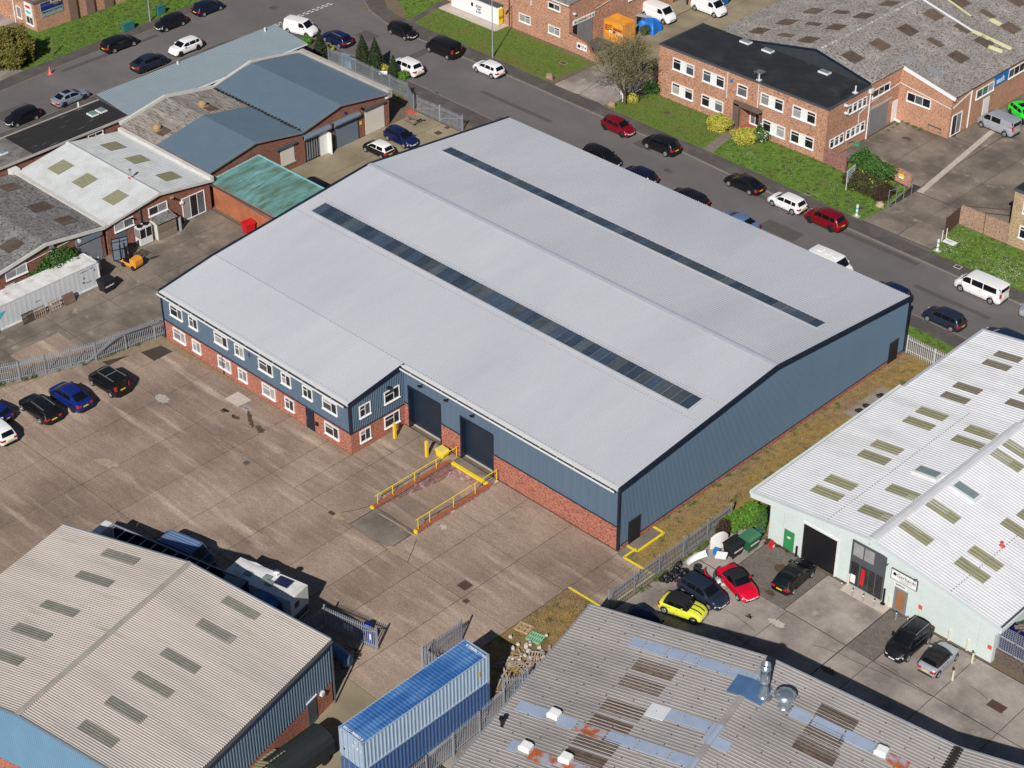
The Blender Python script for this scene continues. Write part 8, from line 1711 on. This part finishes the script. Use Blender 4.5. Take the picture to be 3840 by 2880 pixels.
# the person: one skinned body with clothing shells
def person(loc, rz, label):
    t = thing('person', label, 'person', loc, rz)
    J = {'pel': ((0, 0, .95), .15), 'wst': ((0, 0, 1.1), .13), 'chs': ((0, 0, 1.32), .155), 'nck': ((0, 0, 1.5), .06), 'hed': ((0, .01, 1.63), .10), 'top': ((0, .0, 1.72), .085),
         'sl': ((-.19, 0, 1.42), .065), 'el': ((-.26, .02, 1.15), .045), 'wl': ((-.27, .1, .92), .032), 'hl': ((-.27, .13, .84), .035), 'sr': ((.19, 0, 1.42), .065), 'er': ((.26, .02, 1.15), .045), 'wr': ((.27, .1, .92), .032), 'hr': ((.27, .13, .84), .035),
         'pl': ((-.10, 0, .9), .10), 'kl': ((-.12, .03, .5), .065), 'al': ((-.12, .0, .10), .045), 'fl': ((-.13, .16, .05), .04), 'pr': ((.10, 0, .9), .10), 'kr': ((.12, .05, .5), .065), 'ar': ((.13, .0, .10), .045), 'fr': ((.14, .16, .05), .04)}
    E2 = (('pel', 'wst'), ('wst', 'chs'), ('chs', 'nck'), ('nck', 'hed'), ('hed', 'top'), ('chs', 'sl'), ('sl', 'el'), ('el', 'wl'), ('wl', 'hl'), ('chs', 'sr'), ('sr', 'er'), ('er', 'wr'), ('wr', 'hr'), ('pel', 'pl'), ('pl', 'kl'), ('kl', 'al'), ('al', 'fl'), ('pel', 'pr'), ('pr', 'kr'), ('kr', 'ar'), ('ar', 'fr'))
    ks = list(J); me = bpy.data.meshes.new('body'); me.from_pydata([J[k][0] for k in ks], [(ks.index(a), ks.index(b)) for a, b in E2], []); o = link('body', me, t)
    md = o.modifiers.new('skin', 'SKIN'); 
    lay = me.skin_vertices[0] if me.skin_vertices else None
    if lay is None: 
        bm = bmesh.new(); bm.from_mesh(me); bm.verts.layers.skin.verify(); bm.to_mesh(me); bm.free(); lay = me.skin_vertices[0]
    for i, k in enumerate(ks): lay.data[i].radius = (J[k][1], J[k][1]*.85); lay.data[i].use_root = (k == 'pel')
    s2 = o.modifiers.new('sub', 'SUBSURF'); s2.levels = s2.render_levels = 2
    sk_ = mat('skin', (.42, .25, .18), .6, var=0); pt = mat('dark_trousers', (.02, .018, .035), .9, var=.1); tp_ = mat('purple_top', (.10, .03, .22), .9, var=.1); hr = mat('dark_hair', (.03, .02, .015), .8, var=.1)
    me.materials.append(sk_)
    dg = bpy.context.evaluated_depsgraph_get(); ev = o.evaluated_get(dg); m2 = bpy.data.meshes.new_from_object(ev); o.modifiers.clear(); o.data = m2; m2.materials.clear(); [m2.materials.append(q) for q in (sk_, pt, tp_, hr)]
    for p_ in m2.polygons:
        z = p_.center.z; x = abs(p_.center.x); p_.use_smooth = True; p_.material_index = 1 if z < .98 and x < .22 else (2 if z < 1.5 and not (z < .93) else (3 if z > 1.66 or (z > 1.55 and p_.center.y < -.02) else 0))
    return t
person((*(-64.5, 85.2), .06), R(160), 'person in dark trousers and purple top standing at the top edge of the far yard')
# ---------------------------------------------------------------- showroom yard: bollards, IBC tanks, junk, tyres
M_bolw = mat('bollard_cream', (.66, .60, .46), .6, var=.1)
for k, (p, lab) in enumerate((((21.69, 9.69), 'white bollard behind the black crossover roof, by the block front'), ((23.17, 9.88), 'white bollard right behind the black crossover'), ((24.97, 9.47), 'white bollard between the crossover and the silver convertible'), ((26.57, 9.5), 'white bollard behind the silver convertible nose'),
                          ((27.63, 8.6), 'white bollard with black cap right of the silver convertible'), ((27.63, 6.03), 'white bollard with black cap below the silver convertible'), ((19.46, 9.51), 'cream bollard left of the reception door'), ((15.71, 9.42), 'cream bollard left of the glazed shopfront'))):
    t = thing('bollard', lab, 'bollard', (*p, .05), 0, 'white bollards of the showroom yard'); m = MB(); m.tube((0, 0, 0), (0, 0, 1.05), .085, 12); part('column', m, M_bolw, t, world=False); m = MB(); m.tube((0, 0, 1.05), (0, 0, 1.12), .085, 12, r2=.03); part('cap', m, M_black if k in (4, 5) else M_bolw, t, world=False)
for p, lab in (((15.68, 8.59), 'first short steel bollard from the dark roller door'), ((16.77, 8.5), 'second short steel bollard from the dark roller door'), ((17.76, 8.53), 'third short steel bollard, before the sliding glass'), ((18.71, 8.65), 'fourth short steel bollard, nearest the black post'), ((20.76, 8.64), 'short steel bollard on the block paving before reception'), ((21.72, 8.75), 'short steel bollard on the block paving beside the crossover')):
    t = thing('short_bollard', lab, 'bollard', (*p, .06), 0, 'short steel bollards at the shopfront'); m = MB(); m.tube((0, 0, 0), (0, 0, .6), .055, 10); part('column', m, M_galv, t, world=False); m = MB(); m.tube((0, 0, .6), (0, 0, .72), .06, 10); part('white_band', m, M_sign, t, world=False); m = MB(); m.tube((0, 0, .72), (0, 0, .8), .06, 10, r2=.03); part('cap', m, M_black, t, world=False)
m = MB(); m.tube((0, 0, 0), (0, 0, 1.5), .09, 10); m.tube((0, 0, 0), (0, 0, .06), .2, 10); solo('black_post', m, M_black, 'tall black post at the shopfront step', 'post', (*(19.02, 9.4), .1))
m = MB(); m.tube((0, 0, 0), (0, 0, 1.0), .09, 10); solo('black_post', m, M_black, 'short black post between the green door and dark roller door', 'post', (*(10.68, 9.34), .05))
bw = thing('brick_plinth', 'low dark brick wall carrying caged blue tanks at the right edge', 'wall', (29.7, 10.2, 0)); m = MB(); m.box(28.65, 31.1, 10.0, 11.2, 0, 1.15); part('brick_wall', m, M_brickdk, bw)
def ibc(loc, label):
    t = thing('caged_tank', label, 'liquid tank', loc, 0, 'caged blue liquid tanks'); m = MB(); m.box(-.56, .56, -.46, .46, .16, 1.08); part('bottle', m, M_btank, t, world=False)
    m = MB(); m.box(-.6, .6, -.5, .5, 0, .12); part('pallet_base', m, M_galv, t, world=False)
    m = MB()
    for k in range(7):
        x = -.59+k*.1967; m.box(x-.013, x+.013, -.515, -.49, .12, 1.14); m.box(x-.013, x+.013, .49, .515, .12, 1.14)
        z = .2+k*.155; m.box(-.6, .6, -.53, -.515, z-.012, z+.012); m.box(.6, .615, -.5, .5, z-.012, z+.012); m.box(-.615, -.6, -.5, .5, z-.012, z+.012)
    for k in range(6): y = -.5+k*.2; m.box(.59, .6, y-.012, y+.012, .12, 1.14)
    part('cage', m, M_galv, t, world=False, kind='stuff')
for x, z, lab in ((29.35, 1.2, 'caged blue tank, lower left of four on the brick plinth'), (30.65, 1.2, 'caged blue tank, lower right of four on the brick plinth'), (29.35, 2.38, 'caged blue tank, upper left of four under the roof corner'), (30.65, 2.38, 'caged blue tank, upper right of four on the brick plinth')): ibc((x, 10.6, z), lab)
ibc((32.4, 10.6, .05), 'caged blue tank on the ground right of the brick plinth'); ibc((32.4, 10.6, 1.24), 'caged blue tank stacked second at the right edge')
m = MB(); rr = random.Random(4)
for k in range(9): m.bar((29.4+rr.random(), 10.3+rr.random()*.6, 3.6+k*.03), (30.4+rr.random(), 11.4+rr.random()*.8, 3.75+k*.04), .12, .06)
solo('plank_pile', m, M_wood, 'rough planks lying on top of the caged tanks', 'planks', (30, 10.8, 3.58), world=True, kind='stuff')
def tyre(loc, label, rot=(0, 0, 0)):
    m = MB(); m.smooth = True; R0, r0 = .24, .085; m.grid(lambda u, v: ((R0+r0*math.cos(v*6.2832))*math.cos(u*6.2832), (R0+r0*math.cos(v*6.2832))*math.sin(u*6.2832), r0+r0*1.1*math.sin(v*6.2832)), 20, 8)
    o = solo('tyre', m, M_rubber, label, 'tyre', loc, group='heap of old tyres'); o.rotation_euler = rot
for k, (x, y, z, lab) in enumerate(((6.4, 2.05, .06, 'old tyre lying beside the white panel, lowest of the heap'), (6.45, 2.1, .27, 'old tyre resting squarely on the lowest tyre'), (6.05, 2.6, .06, 'old tyre at the back of the heap near the fence'), (6.1, 2.65, .27, 'old tyre crowning the rear stack of the heap'), (6.95, 1.65, .06, 'old tyre lying by the red car wing panel'), (6.9, 2.15, .42, 'old tyre slumped across the two stacks'), (7.25, 2.25, .06, 'old tyre beside the red bumper'), (5.6, 1.75, .06, 'old tyre nearest the fence and dark bags'))): tyre((x, y, z), lab, (R(random.uniform(-8, 8)), R(random.uniform(-8, 8)), 0))
def bumper(loc, rz, mt, label, ln=1.7):
    m = MB(); m.smooth = True; m.grid(lambda u, v: ((u-.5)*ln, -.22*(2*u-1)**2+.16*math.sin(v*3.14), v*.55), 14, 5); m.grid(lambda u, v: ((u-.5)*ln, -.22*(2*u-1)**2+.14*math.sin(v*3.14)-.02, v*.55), 14, 5, flip=True); return solo('car_bumper', m, mt, label, 'car part', loc, rz)
bumper((5.5, 3.2, .3), R(85), M_sign, 'white car bumper leaning against the palisade fence', 2.0).rotation_euler = (R(-25), 0, R(80))
bumper((7.3, 2.2, .1), R(150), PAINT['bred'], 'red car bumper standing beside the tyres', 1.5)
bumper((7.6, 3.0, .1), R(115), mat('teal_blue_panel', (.02, .12, .2), .4), 'dark blue-green car bumper on edge behind the red one', 1.5)
m = MB(); m.box(-.45, .45, -.35, .35, 0, .06); solo('discarded_sheet', m, M_sign, 'white square panel lying across the junk by the black bin', 'panel', (6.95, 4.5, .85), R(20)).rotation_euler = (R(15), R(-10), R(20))
m = MB(); m.smooth = True; m.grid(lambda u, v: ((u-.5)*1.1, (v-.5)*1.0, .05+.22*abs(math.sin(5*u+2*v))*(1-(2*u-1)**4)*(1-(2*v-1)**4)), 14, 12); solo('white_sheet', m, M_cwhite, 'crumpled white cloth on the block paving beside the junk', 'cloth', (8.5, 2.9, .06), R(30))
m = MB(); m.grid(lambda u, v: ((u-.5)*.15+.2*math.sin(3.14*u), (u-.5)*1.5, v*1.7*(1-.35*(2*u-1)**2)), 8, 6); m.grid(lambda u, v: ((u-.5)*.15+.2*math.sin(3.14*u)-.05, (u-.5)*1.5, v*1.7*(1-.35*(2*u-1)**2)), 8, 6, flip=True); solo('white_board', m, M_cwhite, 'tall pale curved board leaning against the fence behind the bins', 'board', (5.6, 5.9, .1), R(-20))
m = MB(); rr = random.Random(6)
for k in range(22): m.ico((rr.gauss(0, .35), rr.gauss(0, .6), .18+rr.random()*.3), rr.uniform(.14, .3), jit=.3)
solo('rubbish_bags', m, M_black, 'black rubbish bags heaped behind the red convertible', 'rubbish bags', (5.4, .6, .05), kind='stuff')
for k, (x, y, z, lab) in enumerate(((7.25, 10.9-1.9, .05, 'blue plastic drum standing beside the mint wall'), (7.0, 10.3-.6, .95, 'blue plastic drum raised behind the first drum'))):
    m = MB(); m.smooth = True; m.lathe([(.001, 0), (.27, 0), (.30, .1), (.28, .3), (.30, .5), (.28, .7), (.27, .88), (.001, .9)], n=16); solo('plastic_drum', m, M_signblue, lab, 'drum', (x-.2, y, z), group='blue drums')
m = MB(); m.box(-.2, .2, -.15, .15, 0, .5); m.tube((0, 0, .5), (0, 0, .7), .05, 6); q = solo('extinguisher_box', m, M_red, 'small red canister with white label beside the green door', 'canister', (*(8.6, 8.87), .05)); m = MB(); m.box(.2, .21, -.12, .12, .1, .35); link('white_label', m.mesh('white_label', M_sign), q)
m = MB(); m.box(-.25, .25, -.2, .2, 0, .5); solo('blue_crate', m, M_signblue, 'blue crate between the black bin and the fence', 'crate', (6.0, 5.1, .1), R(15))
m = MB(); m.box(-.4, .4, -.03, .03, 0, .9); solo('brown_board', m, M_woodl, 'brown board leaning beside the curved pale board', 'board', (6.2, 6.3, .1), R(60)).rotation_euler = (R(-20), 0, R(60))
# ---------------------------------------------------------------- vehicles behind the beige shed, set in its rotated frame
def loc9(u, v, z=.05): p = FR[g9.name] @ Vector((u, v, z)); return (p.x, p.y, z)
mh = thing('motorhome', 'white motorhome with overcab roof, solar panel and dish behind the beige shed', 'motorhome', loc9(-10.0, 5.75), A9)
PB = PAINT['dblue']
m = MB(); m.ext([(-3.0, .45), (2.9, .45), (2.95, 2.95), (-1.0, 2.95), (-1.9, 3.1), (-3.2, 2.9), (-3.55, 2.35), (-3.2, 2.0), (-2.6, 1.9), (-2.75, 1.25)][::-1], 'y', -1.1, 1.1); part('body', m, M_whitep, mh, world=False)
m = MB(); m.ext([(-4.2, .45), (-2.8, .45), (-2.8, 1.9), (-3.2, 1.9), (-3.75, 1.2), (-4.15, 1.0)][::-1], 'y', -1.0, 1.0); part('cab', m, M_whitep, mh, world=False)
m = MB(); m.ext([(-3.77, 1.22), (-3.22, 1.88), (-3.20, 1.90), (-3.76, 1.25)][::-1], 'y', -.9, .9); part('windscreen', m, M_cglass, mh, world=False)
m = MB(); m.smooth = True; m.grid(lambda u, v: (-3.45+6.4*u, (v-.5)*2.2, 2.99+.16*math.sin(min(1, max(0, u*1.9))*math.pi)*(1-(2*v-1)**4)*(u < .53)+.03*(1-(2*v-1)**2)), 24, 8); part('moulded_roof', m, M_cwhite, mh, world=False)
m = MB(); m.box(.6, 1.9, -.1, .85, 3.05, 3.1); q = part('solar_panel', m, M_dgrey, mh, world=False)
for i in range(6):
    for j in range(4): m = MB(); m.box(.65+i*.2, .83+i*.2, -.07+j*.22, .12+j*.22, 3.1, 3.108); part('solar_cell', m, M_btank, q, world=False)
m = MB(); m.smooth = True; m.lathe([(.001, 3.35), (.25, 3.38), (.3, 3.45)], (.35, .7, 0), 16); m.lathe([(.04, 3.0), (.04, 3.38)], (.35, .7, 0), 8); part('satellite_dish', m, M_sign, mh, world=False)
for x, y, a, b in ((-1.6, -.3, .35, .3), (.4, -.3, .3, .25), (-.1, .1, .3, .25)): m = MB(); m.box(x-a, x+a, y-b, y+b, 3.02, 3.18); part('roof_hatch', m, M_clear, mh, world=False)
m = MB(); m.box(2.94, 2.98, -.6, -.1, 1.9, 2.4); m.box(2.95, 3.15, -.9, .9, .9, .95); m.box(2.95, 3.15, -.9, .9, 1.2, 1.25); part('rear_rack', m, M_dgrey, mh, world=False)
for x in (-2.9, 1.5):
    for y in (-1.0, 1.0): m = MB(); m.tube((x, y-.1, .35), (x, y+.1, .35), .35, 16); part('wheel', m, M_rubber, mh, world=False)
m = MB(); m.box(-.2, 1.2, -1.13, -1.1, 1.5, 2.1); part('side_window', m, M_cglass, mh, world=False)
bv = car('van', (0, 0), (-3.1, 0), 'dblue', 'dark blue panel van with ribbed roof behind the beige shed', cat='van', roofcol='lblue'); p = loc9(-19.1, 6.95); bv.location = p; bv.rotation_euler = (0, 0, A9); FR[bv.name] = Matrix.Translation(p) @ Matrix.Rotation(A9, 4, 'Z')
for k in range(5): m = MB(); m.box(-2.0, 1.0, -.6+k*.28, -.5+k*.28, 1.915, 1.955); part('roof_rib', m, mat('pale_van_roof', (.17, .24, .38), .4, var=.05), bv, world=False)
tk = thing('flatbed_truck', 'long dark blue truck with open-topped body and pale rails behind the beige shed', 'truck', loc9(-17.6, 3.52), A9)
m = MB(); m.box(-7.5, 9.6, -1.0, 1.0, .85, 1.15); part('chassis', m, M_black, tk, world=False)
for y in (-1.22, 1.18): m = MB(); m.box(-6.9, 6.5, y, y+.04, 1.2, 3.12); part('side_board', m, PB, tk, world=False); m = MB(); m.box(-6.9, 6.5, y-.03, y+.07, 3.12, 3.2); part('top_rail', m, M_galv, tk, world=False)
m = MB(); m.box(-6.9, 6.5, -1.18, 1.18, 1.15, 1.6); part('load_floor', m, M_dgrey, tk, world=False)
for k in range(10): m = MB(); x = -6.6+k*1.05; m.box(x, x+.07, -1.18, 1.18, 3.08, 3.15); part('cross_bar', m, M_galv, tk, world=False)
m = MB(); m.box(-7.65, -6.95, -1.24, 1.24, 1.2, 3.22); part('front_bulkhead', m, M_cwhite, tk, world=False)
m = MB(); m.box(6.5, 6.58, -1.2, 1.2, 1.2, 3.2); part('headboard', m, PB, tk, world=False)
m = MB(); m.ext([(7.3, .5), (9.9, .5), (9.9, 1.6), (9.6, 2.6), (8.6, 2.95), (7.5, 2.9), (7.3, 2.7)], 'y', -1.15, 1.15); q = part('cab', m, mat('cab_blue', (.02, .10, .28), .4, var=.02, coat=.5), tk, world=False); m = MB(); m.box(8.0, 8.5, -.35, .35, 2.91, 2.97); part('sunroof', m, M_cglass, q, world=False); m = MB(); m.ext([(9.92, 1.65), (9.64, 2.5), (9.62, 2.5), (9.90, 1.65)], 'y', -1.0, 1.0); part('windscreen', m, M_cglass, q, world=False)
for x in (-6.0, -4.7, 5.0, 8.7):
    for y in (-1.05, 1.05): m = MB(); m.tube((x, y-.14, .5), (x, y+.14, .5), .5, 16); part('wheel', m, M_rubber, tk, world=False)
t = thing('gas_tank', 'blue-grey cylindrical gas tank lying at the corner of the beige shed', 'tank', loc9(-1.9, 3.7), R(-8)); m = MB(); m.smooth = True; m.lathe([(.001, -1.15), (.35, -1.08), (.5, -.9), (.5, .9), (.35, 1.08), (.001, 1.15)], (0, 0, .75), 18, axis='x'); part('tank_shell', m, mat('tank_blue', (.07, .15, .28), .5, var=.1), t, world=False)
for x in (-.6, .6): m = MB(); m.box(x-.08, x+.08, -.35, .35, 0, .35); part('saddle', m, M_dgrey, t, world=False)
for k, (x, y, z) in enumerate(((-6.9, -21.1, .06), (-6.25, -20.9, .06), (-7.2, -20.4, .06))):
    m = MB(); m.smooth = True; m.lathe([(.001, 0), (.29, 0), (.31, .1), (.29, .35), (.31, .6), (.29, .9), (.001, .92)], n=16); solo('plastic_drum', m, mat('royal_blue_drum', (.01, .05, .42), .4), ('left', 'right', 'rear')[k]+' of the three blue drums behind the open gate leaf', 'drum', (x, y, z), group='blue drums')
cv = thing('covered_trailer', 'dark canvas-covered trailer with olive sheets on one side, at the bottom edge', 'trailer', (-.2, -33.0, .05), R(92))
m = MB(); m.smooth = False; sec = [(-1.15, .6), (1.15, .6), (1.15, 1.6), (.95, 2.0), (.5, 2.25), (0, 2.32), (-.5, 2.25), (-.95, 2.0), (-1.15, 1.6)]; m.ext(sec, 'x', -2.6, 2.2); part('canvas_cover', m, M_canvas, cv, world=False)
m = MB(); m.corr((-4.6, 1.5, 1.6), (-1.2, 1.5, 1.6), (-1.2, .1, 2.4), (-4.6, .1, 2.4), .3, .03, 'trap'); m.box(-4.6, -1.2, .1, 1.4, 1.4, 1.55); part('olive_sheet', m, mat('olive_sheet', (.30, .29, .17), .7, var=.15), cv, world=False)
m = MB(); m.box(-2.7, 2.3, -1.1, 1.1, .45, .6); part('chassis', m, M_black, cv, world=False)
for x in (-1.5, 1.3):
    for y in (-1.05, 1.05): m = MB(); m.tube((x, y-.12, .38), (x, y+.12, .38), .38, 14); part('wheel', m, M_rubber, cv, world=False)
m = MB(); rr = random.Random(9)
for k in range(12): x, y = rr.gauss(-6.3, .4), rr.gauss(-22.6, .25); m.bar((x-.3, y, .06+rr.random()*.1), (x+.35, y+rr.uniform(-.3, .3), .08+rr.random()*.25), .04)
solo('scrap_metal', m, M_iron, 'small tangle of scrap rods below the open gate leaf', 'scrap metal', (-6.3, -22.6, .05), world=True, kind='stuff')
m = MB(); m.prism([(-5.6, -16.8), (-5.5, -16.8), (-5.5, -16.5)], .05, .06)
